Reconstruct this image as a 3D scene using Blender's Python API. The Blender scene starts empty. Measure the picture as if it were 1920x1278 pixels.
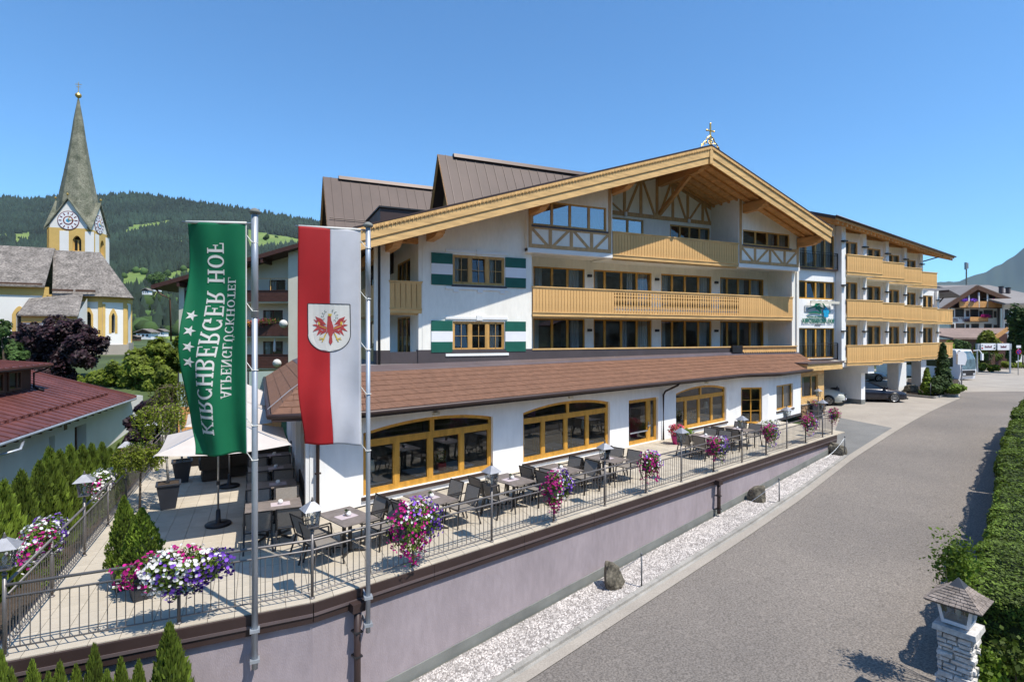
import bpy, math, random, numpy as np
from mathutils import Vector, Matrix, noise as mnoise
random.seed(7); np.random.seed(7)
rad = math.radians
sc = bpy.context.scene
# ---------------------------------------------------------------- camera, sky, sun, exposure
HC = 4.7
CAM_A = math.atan(2240 / 1030.0)
cam = bpy.data.cameras.new("camera"); camo = bpy.data.objects.new("camera", cam)
sc.collection.objects.link(camo); sc.camera = camo
camo.location = (0, 0, HC)
camo.rotation_euler = (rad(90), 0, CAM_A - rad(90))
cam.sensor_width = 36; cam.lens = 1030 / 1920 * 36
cam.shift_y = (629 - 639) / 1920.0
cam.clip_start = .1; cam.clip_end = 30000
SHX, SHY = -0.27, 0.50                      # ground shadow offset per metre of height
sun_dir = Vector((SHX, SHY, -1)).normalized()
sl = bpy.data.lights.new("sun", 'SUN'); so = bpy.data.objects.new("sun", sl); sc.collection.objects.link(so)
sl.energy = 2.8; sl.angle = rad(.53); sl.color = (1, .94, .84)
so.rotation_euler = sun_dir.to_track_quat('-Z', 'Y').to_euler()
w = bpy.data.worlds.new("World"); sc.world = w; w.use_nodes = True
wn = w.node_tree.nodes; wl = w.node_tree.links
sky = wn.new('ShaderNodeTexSky'); sky.sky_type = 'NISHITA'; sky.sun_disc = False
sky.sun_elevation = math.asin(-sun_dir.z)
sky.sun_rotation = math.atan2(-sun_dir.x, -sun_dir.y)
sky.air_density = 1.0; sky.dust_density = .8; sky.ozone_density = 1.5; sky.altitude = 800
tint = wn.new('ShaderNodeMix'); tint.data_type = 'RGBA'; tint.blend_type = 'MULTIPLY'; tint.inputs[0].default_value = 1; tint.inputs[7].default_value = (.31, .535, .68, 1)
wl.new(sky.outputs[0], tint.inputs[6]); wl.new(tint.outputs[2], wn['Background'].inputs[0]); wn['Background'].inputs[1].default_value = .15
sc.view_settings.view_transform = 'Standard'; sc.view_settings.look = 'None'
sc.view_settings.exposure = 1.15; sc.view_settings.gamma = 1
sc.render.engine = 'CYCLES'
sc.cycles.max_bounces = 6; sc.cycles.transparent_max_bounces = 12; sc.cycles.diffuse_bounces = 4; sc.cycles.glossy_bounces = 3
sc.cycles.volume_bounces = 0
sc.cycles.use_denoising = True
# ---------------------------------------------------------------- helpers: rays measured on the photograph (1920 px wide)
CF = (math.cos(CAM_A), math.sin(CAM_A)); CR = (math.sin(CAM_A), -math.cos(CAM_A))
def ray(x, y): return (CF[0]*1030 + CR[0]*(x-960), CF[1]*1030 + CR[1]*(x-960), 629.0 - y)
def at_z(x, y, z=0.0):
    d = ray(x, y); t = (z-HC)/d[2]; return Vector((d[0]*t, d[1]*t, z))
def at_y(x, y, Y):
    d = ray(x, y); t = Y/d[1]; return Vector((d[0]*t, Y, HC+d[2]*t))
def at_x(x, y, X):
    d = ray(x, y); t = X/d[0]; return Vector((X, d[1]*t, HC+d[2]*t))
def at_d(x, y, D):
    d = ray(x, y); t = D/1030.0; return Vector((d[0]*t, d[1]*t, HC+d[2]*t))
def smooth(a, b, x):
    t = min(max((x-a)/(b-a), 0), 1); return t*t*(3-2*t)
def gz(X, Y):
    s = .9603*X + .279*Y
    a = -2.55 + .0635*s; k = .25
    z = -k*math.log(math.exp(min(-a/k, 60))+1) if -a/k < 60 else a
    z = max(z, -6)
    r = smooth(26, 62, Y - .25*max(X, 0))*smooth(60, 10, X)
    return z*(1-r) + r*(1.2 + .012*(Y-40))
def at_g(x, y, off=0.0):
    z = 0.0
    for _ in range(30):
        p = at_z(x, y, z); z = .5*z + .5*(gz(p.x, p.y)+off)
    return p
# ---------------------------------------------------------------- mesh builder
class Fr:
    def __init__(s, ox, oy, ang=0.0):
        s.o = (ox, oy); s.c = math.cos(ang); s.s = math.sin(ang)
    def __call__(s, a, d, z): return (s.o[0]+a*s.c+d*s.s, s.o[1]+a*s.s-d*s.c, z)
    def inv(s, p):
        x = p[0]-s.o[0]; y = p[1]-s.o[1]; return (x*s.c+y*s.s, x*s.s-y*s.c, p[2])
    def px(s, x, y, d=0.0):
        """(along, height) where the photograph's pixel x,y meets this vertical plane, d metres proud of it"""
        o = s(0, d, 0); r = ray(x, y); n = (s.s, -s.c)
        t = (n[0]*o[0]+n[1]*o[1])/(n[0]*r[0]+n[1]*r[1]); q = s.inv((r[0]*t, r[1]*t, HC+r[2]*t)); return q[0], q[2]
W0 = lambda a, b, c: (a, b, c)
class MB:
    def __init__(s, T=None): s.v = []; s.f = []; s.m = []; s.T = T
    def P(s, p):
        s.v.append(s.T(*p) if s.T else tuple(p)); return len(s.v)-1
    def face(s, pts, m=0):
        s.f.append([s.P(p) for p in pts]); s.m.append(m); return s
    def hexa(s, p, m=0):
        i = [s.P(q) for q in p]
        for q in ((0,3,2,1),(4,5,6,7),(0,1,5,4),(1,2,6,5),(2,3,7,6),(3,0,4,7)):
            s.f.append([i[k] for k in q]); s.m.append(m)
        return s
    def box(s, x0, y0, z0, x1, y1, z1, m=0):
        return s.hexa([(x0,y0,z0),(x1,y0,z0),(x1,y1,z0),(x0,y1,z0),(x0,y0,z1),(x1,y0,z1),(x1,y1,z1),(x0,y1,z1)], m)
    def beam(s, p, q, w, h, m=0, up=(0,0,1)):
        p = Vector(p); q = Vector(q); d = (q-p).normalized(); u = Vector(up)
        sd = d.cross(u)
        if sd.length < 1e-4: sd = d.cross(Vector((1, 0, 0)))
        sd = sd.normalized()*w/2; uu = sd.cross(d).normalized()*h/2
        return s.hexa([p-sd-uu, p+sd-uu, q+sd-uu, q-sd-uu, p-sd+uu, p+sd+uu, q+sd+uu, q-sd+uu], m)
    def tube(s, pts, r, n=8, m=0, cap=True):
        pts = [Vector(p) for p in pts]; rs = r if isinstance(r, (list, tuple)) else [r]*len(pts); rings = []
        for i, p in enumerate(pts):
            a = pts[max(i-1, 0)]; b = pts[min(i+1, len(pts)-1)]; d = (b-a).normalized()
            u = d.cross(Vector((0, 0, 1)));
            if u.length < 1e-3: u = d.cross(Vector((1, 0, 0)))
            u.normalize(); v = d.cross(u)
            rings.append([s.P(p+(u*math.cos(2*math.pi*k/n)+v*math.sin(2*math.pi*k/n))*rs[i]) for k in range(n)])
        for a, b in zip(rings, rings[1:]):
            for k in range(n): s.f.append([a[k], a[(k+1)%n], b[(k+1)%n], b[k]]); s.m.append(m)
        if cap: s.f.append(rings[0][::-1]); s.m.append(m); s.f.append(rings[-1][:]); s.m.append(m)
        return s
    def lathe(s, c, prof, n=12, m=0):
        rings = [[s.P((c[0]+r*math.cos(2*math.pi*k/n), c[1]+r*math.sin(2*math.pi*k/n), c[2]+z)) for k in range(n)] for r, z in prof]
        for a, b in zip(rings, rings[1:]):
            for k in range(n): s.f.append([a[k], a[(k+1)%n], b[(k+1)%n], b[k]]); s.m.append(m)
        s.f.append(rings[0][::-1]); s.m.append(m); s.f.append(rings[-1][:]); s.m.append(m)
        return s
    def prism(s, poly, vec, m=0):
        vec = Vector(vec); a = [s.P(p) for p in poly]; b = [s.P(tuple(Vector(p)+vec)) for p in poly]; n = len(a)
        s.f.append(a[::-1]); s.m.append(m); s.f.append(b); s.m.append(m)
        for k in range(n): s.f.append([a[k], a[(k+1)%n], b[(k+1)%n], b[k]]); s.m.append(m)
        return s
    def build(s, name, mats, parent=None, smooth=False, **kw):
        me = bpy.data.meshes.new(name); me.from_pydata(s.v, [], s.f); me.update()
        mats = mats if isinstance(mats, (list, tuple)) else [mats]
        for m in mats: me.materials.append(m)
        if len(mats) > 1: me.polygons.foreach_set('material_index', s.m)
        if smooth: me.polygons.foreach_set('use_smooth', [True]*len(me.polygons))
        return link(name, me, parent, **kw)
def pinv(parent):
    M = Matrix.Identity(4)
    p = parent
    while p is not None:
        M = (Matrix.LocRotScale(p.location, p.rotation_euler, p.scale)) @ M if p.parent is None else p.matrix_parent_inverse @ Matrix.LocRotScale(p.location, p.rotation_euler, p.scale) @ M
        p = p.parent
    return M.inverted()
def link(name, me, parent=None, label=None, cat=None, group=None, kind=None, local=False):
    o = bpy.data.objects.new(name, me); sc.collection.objects.link(o)
    if parent is not None:
        o.parent = parent
        if not local: o.matrix_parent_inverse = pinv(parent)
    tag(o, label, cat, group, kind); return o
def tag(o, label=None, cat=None, group=None, kind=None):
    for k, v in (('label', label), ('category', cat), ('group', group), ('kind', kind)):
        if v: o[k] = v
    return o
def thing(name, label, cat, loc=(0,0,0), rot=0.0, group=None, kind=None):
    o = bpy.data.objects.new(name, None); sc.collection.objects.link(o); o.location = loc; o.rotation_euler = (0, 0, rot)
    o.empty_display_size = .2
    return tag(o, label, cat, group, kind)
def kids(o): return [c for c in bpy.data.objects if c.parent is o]
_kid_cache = {}
def dup(o, loc=None, rot=None, label=None, group=None, scale=None):
    def tree(a, par):
        c = a.copy(); sc.collection.objects.link(c)
        if par is not None: c.parent = par
        for ch in _kid_cache.setdefault(a.name, kids(a)): tree(ch, c)
        return c
    r = tree(o, None)
    if loc is not None: r.location = loc
    if rot is not None: r.rotation_euler = (0, 0, rot)
    if scale is not None: r.scale = scale
    if label: r['label'] = label
    if group: r['group'] = group
    return r
def fastmesh(name, V, F, mats, mi=None, smooth=False):
    me = bpy.data.meshes.new(name); V = np.asarray(V, dtype=np.float32); F = np.asarray(F, dtype=np.int32); k = F.shape[1]
    me.vertices.add(len(V)); me.vertices.foreach_set('co', V.ravel())
    me.loops.add(F.size); me.loops.foreach_set('vertex_index', F.ravel())
    me.polygons.add(len(F)); me.polygons.foreach_set('loop_start', np.arange(0, F.size, k, dtype=np.int32))
    me.polygons.foreach_set('loop_total', np.full(len(F), k, dtype=np.int32))
    for m in mats: me.materials.append(m)
    if mi is not None: me.polygons.foreach_set('material_index', np.asarray(mi, dtype=np.int32))
    if smooth: me.polygons.foreach_set('use_smooth', np.ones(len(F), dtype=bool))
    me.update(calc_edges=True); me.validate(); return me
# ---------------------------------------------------------------- materials
def pmat(name, col, rough=.7, var=.12, scale=2.0, bump=0.0, bscale=40.0, metal=0.0, spec=.4, stretch=(1,1,1), island=0.0, col2=None, fine=0.0, fscale=60.0, transl=0.0):
    m = bpy.data.materials.new(name); m.use_nodes = True; n = m.node_tree.nodes; l = m.node_tree.links
    b = n['Principled BSDF']; b.inputs['Roughness'].default_value = rough; b.inputs['Metallic'].default_value = metal
    b.inputs['Specular IOR Level'].default_value = spec
    tc = n.new('ShaderNodeTexCoord'); mp = n.new('ShaderNodeMapping'); mp.inputs['Scale'].default_value = stretch
    l.new(tc.outputs['Object'], mp.inputs[0])
    nz = n.new('ShaderNodeTexNoise'); nz.inputs['Scale'].default_value = scale; nz.inputs['Detail'].default_value = 6; nz.inputs['Roughness'].default_value = .6
    l.new(mp.outputs[0], nz.inputs[0])
    cr = n.new('ShaderNodeValToRGB'); c2 = col2 or tuple(max(0, c*(1-2*var)) for c in col); c1 = tuple(min(1, c*(1+var)) for c in col)
    cr.color_ramp.elements[0].color = (*c2, 1); cr.color_ramp.elements[1].color = (*c1, 1)
    cr.color_ramp.elements[0].position = .3; cr.color_ramp.elements[1].position = .68
    l.new(nz.outputs[0], cr.inputs[0]); out = cr.outputs[0]
    if fine:
        n2 = n.new('ShaderNodeTexNoise'); n2.inputs['Scale'].default_value = fscale; n2.inputs['Detail'].default_value = 3
        l.new(mp.outputs[0], n2.inputs[0])
        mr = n.new('ShaderNodeMapRange'); mr.inputs[1].default_value = .35; mr.inputs[2].default_value = .65
        mr.inputs[3].default_value = 1-fine; mr.inputs[4].default_value = 1+fine
        l.new(n2.outputs[0], mr.inputs[0])
        mx = n.new('ShaderNodeVectorMath'); mx.operation = 'SCALE'; l.new(out, mx.inputs[0]); l.new(mr.outputs[0], mx.inputs['Scale']); out = mx.outputs[0]
    if island:
        g = n.new('ShaderNodeNewGeometry'); mr = n.new('ShaderNodeMapRange'); mr.inputs[3].default_value = 1-island; mr.inputs[4].default_value = 1+island
        l.new(g.outputs['Random Per Island'], mr.inputs[0])
        oi = n.new('ShaderNodeObjectInfo'); mr2 = n.new('ShaderNodeMapRange'); mr2.inputs[3].default_value = 1-island*.6; mr2.inputs[4].default_value = 1+island*.6
        l.new(oi.outputs['Random'], mr2.inputs[0]); mu = n.new('ShaderNodeMath'); mu.operation = 'MULTIPLY'; l.new(mr.outputs[0], mu.inputs[0]); l.new(mr2.outputs[0], mu.inputs[1])
        mx = n.new('ShaderNodeVectorMath'); mx.operation = 'SCALE'; l.new(out, mx.inputs[0]); l.new(mu.outputs[0], mx.inputs['Scale']); out = mx.outputs[0]
    l.new(out, b.inputs['Base Color'])
    if bump:
        n3 = n.new('ShaderNodeTexNoise'); n3.inputs['Scale'].default_value = bscale; n3.inputs['Detail'].default_value = 4
        l.new(mp.outputs[0], n3.inputs[0]); bp = n.new('ShaderNodeBump'); bp.inputs['Strength'].default_value = bump; bp.inputs['Distance'].default_value = .02
        l.new(n3.outputs[0], bp.inputs['Height']); l.new(bp.outputs[0], b.inputs['Normal'])
    if transl:
        t = n.new('ShaderNodeBsdfTranslucent'); l.new(out, t.inputs[0]); ms = n.new('ShaderNodeMixShader'); ms.inputs[0].default_value = transl
        l.new(b.outputs[0], ms.inputs[1]); l.new(t.outputs[0], ms.inputs[2]); l.new(ms.outputs[0], n['Material Output'].inputs[0])
    return m
def glassmat(name, tint, base=.05, k=1.0):
    m = bpy.data.materials.new(name); m.use_nodes = True; n = m.node_tree.nodes; l = m.node_tree.links; n.remove(n['Principled BSDF'])
    t = n.new('ShaderNodeBsdfTransparent'); t.inputs[0].default_value = (*tint, 1)
    g = n.new('ShaderNodeBsdfGlossy'); g.inputs['Roughness'].default_value = .0; g.inputs[0].default_value = (.95, .97, 1, 1)
    fr = n.new('ShaderNodeFresnel'); fr.inputs[0].default_value = 1.5
    # faint unevenness of float glass
    tc = n.new('ShaderNodeTexCoord'); nz = n.new('ShaderNodeTexNoise'); nz.inputs['Scale'].default_value = 1.3; l.new(tc.outputs['Object'], nz.inputs[0])
    bp = n.new('ShaderNodeBump'); bp.inputs['Strength'].default_value = .08; bp.inputs['Distance'].default_value = .02; l.new(nz.outputs[0], bp.inputs['Height']); l.new(bp.outputs[0], g.inputs['Normal'])
    ma = n.new('ShaderNodeMath'); ma.operation = 'MULTIPLY_ADD'; ma.inputs[1].default_value = k; ma.inputs[2].default_value = base
    l.new(fr.outputs[0], ma.inputs[0]); ms = n.new('ShaderNodeMixShader'); l.new(ma.outputs[0], ms.inputs[0]); l.new(t.outputs[0], ms.inputs[1]); l.new(g.outputs[0], ms.inputs[2])
    l.new(ms.outputs[0], n['Material Output'].inputs[0]); return m
wood = lambda name, col, st, **k: pmat(name, col, rough=k.pop('rough', .6), var=k.pop('var', .14), scale=k.pop('scale', 3), bump=.15, bscale=25, stretch=st, **k)
M = dict(
 plaster=pmat('plaster', (.86,.835,.76), .9, .05, .8, bump=.25, bscale=60, fine=.03, fscale=8, stretch=(1,1,.3)),
 plaster_grey=pmat('plaster_white', (.86,.855,.84), .9, .05, .8, bump=.25, bscale=60, fine=.03, fscale=6, stretch=(1,1,.3)),
 plaster_house=pmat('plaster_house', (.72,.71,.69), .9, .05, .4, bump=.2, bscale=50),
 trim=pmat('white_trim', (.8,.8,.78), .7, .02, 2),
 lilac=pmat('lilac_render', (.33,.28,.295), .9, .10, .7, bump=.3, bscale=70, fine=.05, fscale=9, stretch=(1,1,.35)),
 plinth=pmat('concrete_plinth', (.20,.205,.19), .9, .12, 1.5, bump=.2),
 brownmetal=pmat('brown_sheet_metal', (.055,.035,.032), .45, .1, 1.2, metal=.2),
 brownmetal2=pmat('light_brown_sheet_metal', (.15,.115,.115), .4, .08, 1.0, metal=.25),
 darkplinth=pmat('anthracite_cladding', (.07,.058,.062), .55, .1, 1.0),
 shingle=pmat('bitumen_shingle', (.18,.09,.055), .95, .12, 5, island=.09, fine=.22, fscale=120, bump=.3, bscale=150),
 shingle_base=pmat('shingle_underlay', (.07,.03,.02), .95, .1, 4),
 metalroof=pmat('brown_metal_roof', (.085,.058,.05), .6, .08, .7, metal=.1, island=.05),
 redroof=pmat('red_metal_roof', (.155,.055,.047), .5, .16, .8, metal=.15, fine=.1, fscale=5, island=.08),
 wood=wood('larch_board', (.72,.43,.165), (3,3,.35), island=.07),
 woodh=wood('larch_beam', (.70,.44,.18), (.4,3,3)),
 woodv=wood('timber_frame_paint', (.54,.33,.15), (2,2,.5)),
 wooddark=wood('spruce_soffit', (.66,.36,.13), (2,.4,2), island=.12),
 woodbeam=wood('spruce_beam', (.58,.30,.11), (1.5,.4,1.5)),
 winframe=wood('golden_window_frame', (.56,.285,.045), (2,2,.6), fine=.06, rough=.4),
 winframe2=wood('oiled_window_frame', (.56,.32,.10), (2,2,.6), rough=.45),
 green=pmat('green_paint', (.012,.105,.075), .45, .08, 2), white=pmat('white_paint', (.8,.8,.82), .5, .03, 2),
 railsteel=pmat('grey_powder_coat', (.17,.155,.15), .4, .1, 4, metal=.35), galv=pmat('galvanised_steel', (.42,.45,.49), .42, .12, 1.2, metal=.45, fine=.08, fscale=6, stretch=(1,1,.3)),
 blacksteel=pmat('black_steel', (.02,.021,.024), .45, .1, 3),
 darkplastic=pmat('black_plastic', (.018,.017,.02), .4, .1, 3),
 planter=pmat('anthracite_planter', (.035,.037,.045), .5, .1, 2),
 paver=pmat('beige_paver', (.48,.42,.335), .9, .1, 1.2, island=.06, fine=.1, fscale=90, bump=.15, bscale=80),
 joint=pmat('paver_joint', (.12,.11,.09), .95, .1, 2),
 asphalt=pmat('asphalt', (.19,.165,.143), .92, .13, .16, fine=.34, fscale=26, bump=.5, bscale=60, col2=(.152,.134,.12)),
 asphalt2=pmat('old_asphalt', (.185,.182,.175), .92, .12, .5, fine=.18, fscale=38, bump=.3, bscale=60),
 concrete=pmat('light_concrete', (.345,.305,.26), .9, .08, .5, fine=.12, fscale=30, bump=.2),
 kerb=pmat('granite_kerb', (.33,.31,.28), .85, .14, 1.5, fine=.2, fscale=50), kerbdark=pmat('kerb_joint', (.17,.155,.14), .9, .1, 2),
 gravel_base=pmat('gravel_bed', (.24,.215,.2), .95, .2, 25), pebble=pmat('pebble', (.56,.515,.49), .85, .15, 3, island=.5),
 soil=pmat('soil', (.06,.04,.025), .95, .3, 6, bump=.5), rock=pmat('boulder', (.16,.14,.105), .9, .35, 3.5, bump=.8, bscale=14, fine=.25, fscale=14),
 grass=pmat('meadow_grass', (.07,.10,.03), .95, .3, .05, fine=.2, fscale=3),
 glass=glassmat('window_glass', (.80,.84,.84), .035, .85), glass_dark=glassmat('restaurant_glass', (.78,.80,.78), .05, .9),
 glass_up=glassmat('upper_glass', (.5,.55,.6), .22, 1.4), lampglass=glassmat('lantern_glass', (.9,.92,.92), .05, 1),
 room=pmat('room_wall', (.42,.36,.28), .9, .3, .8), curtain=pmat('curtain', (.78,.77,.74), .9, .25, 14, stretch=(1,1,.02), transl=.3),
 tabletop=pmat('table_laminate', (.20,.165,.145), .5, .12, 6, fine=.06, fscale=30), textil=pmat('chair_mesh', (.26,.23,.20), .85, .08, 30, transl=.15),
 chairframe=pmat('chair_frame', (.045,.042,.042), .4, .1, 3, metal=.4), runner=pmat('pink_runner', (.48,.40,.41), .9, .05, 10), pot=pmat('white_ceramic', (.78,.77,.74), .35, .03, 5),
 wicker=pmat('wicker', (.075,.06,.045), .7, .4, 45, stretch=(1,1,2.5), bump=.9, bscale=70), cushion=pmat('mauve_cushion', (.22,.17,.2), .9, .08, 4),
 parasol=pmat('parasol_cloth', (.66,.59,.54), .9, .05, 2, transl=.25), alu=pmat('brushed_aluminium', (.5,.5,.5), .35, .08, 4, metal=.8),
 stonewall=pmat('slate_stone', (.28,.17,.09), .85, .3, 2.5, island=.45, bump=.4, bscale=20), whitestone=pmat('whitewashed_stone', (.58,.555,.53), .85, .16, 5, bump=.6, bscale=12, fine=.15, fscale=18, island=.06),
 shake=pmat('weathered_shake', (.225,.185,.16), .9, .2, 6, island=.35, fine=.15, fscale=40, stretch=(1,1,1)), capgrey=pmat('grey_metal_cap', (.05,.055,.065), .5, .1, 3),
 churchroof=pmat('church_shingles', (.205,.18,.16), .95, .22, .8, fine=.4, fscale=4.5, bump=.5, bscale=8), churchroof2=pmat('spire_shingles', (.19,.185,.14), .95, .25, .8, fine=.3, fscale=6, bump=.4, bscale=8, col2=(.08,.09,.06)),
 churchwhite=pmat('church_white', (.78,.76,.72), .9, .03, .3), churchyellow=pmat('church_yellow', (.62,.41,.13), .85, .06, .6),
 gold=pmat('gilded_metal', (.62,.40,.12), .35, .1, 3, metal=.6), darkwindow=pmat('dark_window', (.03,.033,.036), .25, .2, 2),
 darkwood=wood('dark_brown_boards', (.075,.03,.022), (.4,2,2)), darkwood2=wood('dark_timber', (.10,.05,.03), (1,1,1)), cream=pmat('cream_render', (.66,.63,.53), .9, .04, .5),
 asphalt_roof=pmat('grey_flat_roof', (.23,.21,.20), .9, .08, .2), browntile=pmat('brown_tiles', (.24,.17,.14), .9, .1, .5, fine=.1, fscale=4), maroon=pmat('maroon_paint', (.16,.012,.03), .5, .05, 2), redpaint=pmat('red_paint', (.5,.02,.02), .5, .05, 2),
 bluepaint=pmat('blue_paint', (.02,.03,.35), .5, .05, 2), signgreen=pmat('sign_green', (.0,.18,.115), .4, .05, 2), signblue=pmat('sign_cyan', (.02,.36,.62), .4, .15, 8), frosted=pmat('frosted_panel', (.45,.47,.47), .3, .05, 2),
 bark=pmat('bark', (.12,.09,.065), .95, .3, 8, bump=.5), birchbark=pmat('birch_bark', (.5,.47,.42), .9, .35, 9, stretch=(1,1,3)),
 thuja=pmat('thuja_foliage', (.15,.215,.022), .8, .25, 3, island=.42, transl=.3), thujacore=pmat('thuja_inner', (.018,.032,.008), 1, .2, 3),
 hedge=pmat('hedge_leaves', (.12,.18,.02), .7, .35, 1.4, island=.45, transl=.28), leaf=pmat('green_leaves', (.155,.24,.025), .7, .25, .8, island=.4, transl=.4),
 leafbright=pmat('bright_yellow_green_leaves', (.24,.31,.03), .7, .25, .6, island=.4, transl=.45), leafdark=pmat('dark_leaves', (.055,.105,.022), .75, .25, 1, island=.4, transl=.3), purple=pmat('purple_leaves', (.034,.012,.018), .6, .3, 1.5, island=.55, transl=.2), birchleaf=pmat('birch_leaves', (.19,.235,.02), .7, .25, 2, island=.4, transl=.4),  # leafbright: the broad tree's own yellow-green leaf colour
 conifer=pmat('spruce_needles', (.015,.029,.019), .95, .3, .004, island=.35), conifer2=pmat('far_broadleaf', (.04,.075,.02), .95, .3, .01, island=.4),
 petwhite=pmat('white_petals', (.8,.78,.76), .7, .05, 3, transl=.25), petmag=pmat('magenta_petals', (.46,.008,.20), .7, .1, 3, island=.3, transl=.25), petpur=pmat('purple_petals', (.26,.10,.58), .7, .1, 3, island=.4, transl=.25), petdark=pmat('dark_violet_petals', (.065,.014,.22), .7, .1, 3, island=.3, transl=.2), petpink=pmat('pink_petals', (.62,.05,.13), .7, .1, 3, island=.3, transl=.25),
)
# ================================================================ SETTING: ground, road, strips
def axis(a, b, near, far, lo, hi):
    out = []; x = a
    while x < b:
        out.append(x); x += near if lo <= x < hi else far
    out.append(b); return out
def heightgrid(xs, ys, fn):
    V = [(x, y, fn(x, y)) for y in ys for x in xs]; n = len(xs)
    F = [(j*n+i, j*n+i+1, (j+1)*n+i+1, (j+1)*n+i) for j in range(len(ys)-1) for i in range(n-1)]
    return V, F
TER = [(-3.6, 10.28), (.86, 10.28)]                      # terrace outer edge (kinked)
TA = math.atan2(17.19-10.35, 24.36-.86)
def ground_fn(x, y):
    z = gz(x, y) - .03
    r = math.hypot(x, y)
    # under the terrace, annex and hotel the soil stays out of the way
    return z - (0.012*max(r-400, 0))*0
V, F = heightgrid(axis(-320, 420, 2, 20, -60, 100), axis(-260, 420, 2, 20, -30, 100), ground_fn)
link('ground', fastmesh('ground', V, F, [M['grass']]), kind='structure')
def ladder(name, left, right, mat, off, step=1.0, kind='structure'):
    """strip between two matched polylines, draped on the ground"""
    def resample(pl, n):
        L = [0]
        for a, b in zip(pl, pl[1:]): L.append(L[-1]+math.dist(a, b))
        out = []
        for k in range(n+1):
            t = L[-1]*k/n; i = 0
            while i < len(L)-2 and L[i+1] < t: i += 1
            u = (t-L[i])/max(L[i+1]-L[i], 1e-6); out.append((pl[i][0]+(pl[i+1][0]-pl[i][0])*u, pl[i][1]+(pl[i+1][1]-pl[i][1])*u))
        return out
    n = max(4, int(math.dist(left[0], left[-1])/step)); l = resample(left, n); r = resample(right, n)
    wd = max(1, int(max(math.dist(a, b) for a, b in zip(l, r))/2.0)); V = []; F = []
    for a, b in zip(l, r):
        for k in range(wd+1):
            u = k/wd; x = a[0]+(b[0]-a[0])*u; y = a[1]+(b[1]-a[1])*u; V.append((x, y, gz(x, y)+off))
    w1 = wd+1
    for j in range(n):
        for k in range(wd): F.append((j*w1+k, j*w1+k+1, (j+1)*w1+k+1, (j+1)*w1+k))
    return link(name, fastmesh(name, V, F, [mat]), kind=kind)
def P2(v): return (v.x, v.y)
def ext(pl, d):   # prolong a polyline backwards by d metres
    a = Vector(pl[0]); b = Vector(pl[1]); e = a+(a-b).normalized()*d; return [tuple(e)]+list(pl)
roadL = ext([P2(at_g(*p)) for p in ((1137,1180),(1400,1007),(1500,937.5),(1600,860),(1717.5,786),(1800,747))], 16)
stripL = ext([P2(at_g(*p)) for p in ((1106,1180),(1400,992),(1500,925),(1585,857),(1671,803.5),(1800,737))], 16)
kerbL = ext([P2(at_g(*p)) for p in ((1080.5,1180),(1400,981),(1500,915),(1583,855))], 16)
road_dir = (Vector(roadL[-1])-Vector(roadL[0])).normalized(); nrm = Vector((road_dir.y, -road_dir.x))
roadR = [tuple(Vector(p)+nrm*(7.5+.3*i)) for i, p in enumerate(roadL)]
eL = Vector(roadL[-1]); 
roadL2 = roadL+[tuple(eL+Vector((3.5, 2.2))), tuple(eL+Vector((9, 3)))]; roadR2 = roadR+[tuple(Vector(roadR[-1])+Vector((7, 2))), tuple(Vector(roadR[-1])+Vector((14, 1)))]
road = ladder('road', roadL2, roadR2, M['asphalt'], 0.0)
ladder('kerb_channel', [tuple(p) for p in kerbL], [tuple(p) for p in stripL[:5]], M['kerb'], .008)
ladder('gutter_strip', [tuple(p) for p in stripL], [tuple(p) for p in roadL], M['concrete'], .012)
kl2 = [tuple(Vector(p)) for p in kerbL]
# kerb stones with a lip beside the gravel
kb = thing('kerb', 'low pale kerb edging the gravel bed', None, (kerbL[1][0], kerbL[1][1], gz(*kerbL[1])), kind='structure'); 
def along(pl, step):
    out = []; 
    for a, b in zip(pl, pl[1:]):
        a = Vector(a); b = Vector(b); n = max(1, round((b-a).length/step))
        for k in range(n): out.append((a+(b-a)*k/n, a+(b-a)*(k+1)/n))
    return out
kp = along(kerbL, 1.0)
for a, b in kp:
    d = (b-a).normalized(); nn = Vector((d.y, -d.x)); a2 = a+d*.006; b2 = b-d*.006; w = .13
    z0 = gz(a.x, a.y); z1 = gz(b.x, b.y)
    q = [(a2.x, a2.y), ((a2+nn*w).x, (a2+nn*w).y), ((b2+nn*w).x, (b2+nn*w).y), (b2.x, b2.y)]; zz = (z0, z0, z1, z1)
    MB().hexa([(p[0], p[1], z-.12) for p, z in zip(q, zz)]+[(p[0], p[1], z+.075) for p, z in zip(q, zz)]).build('kerb_stone', M['kerb'], kb)
# apron paving in front of the hotel wing (pale) and patched darker part
ap_out = [p for p in stripL if p[0] > 20]
apL = [(24.9,17.5),(31.2,23.2),(36,30),(46,44),(62,48)]
ladder('apron_paving', apL, [tuple(Vector(p)) for p in stripL[4:]]+[(stripL[-1][0]+9, stripL[-1][1]+3)], M['concrete'], .004)
dk = [at_g(*p) for p in ((1575,783),(1673,802),(1585,857),(1560,822))]
ladder('patched_asphalt', [P2(dk[0]), P2(dk[3])], [P2(dk[1]), P2(dk[2])], M['asphalt2'], .009, .8)
# crossing at the far end
fx = [at_g(1790, 735), at_g(1925, 727), at_g(1800, 700.0), at_g(1990, 688.0)]
ladder('side_street', [P2(fx[0]), P2(fx[2]), (P2(fx[2])[0]-6, P2(fx[2])[1]+10)], [(P2(fx[1])[0]+30, P2(fx[1])[1]-14), (P2(fx[3])[0]+55, P2(fx[3])[1]-10), (P2(fx[3])[0]+70, P2(fx[3])[1]+10)], M['concrete'], .008, 2.0)
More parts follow.
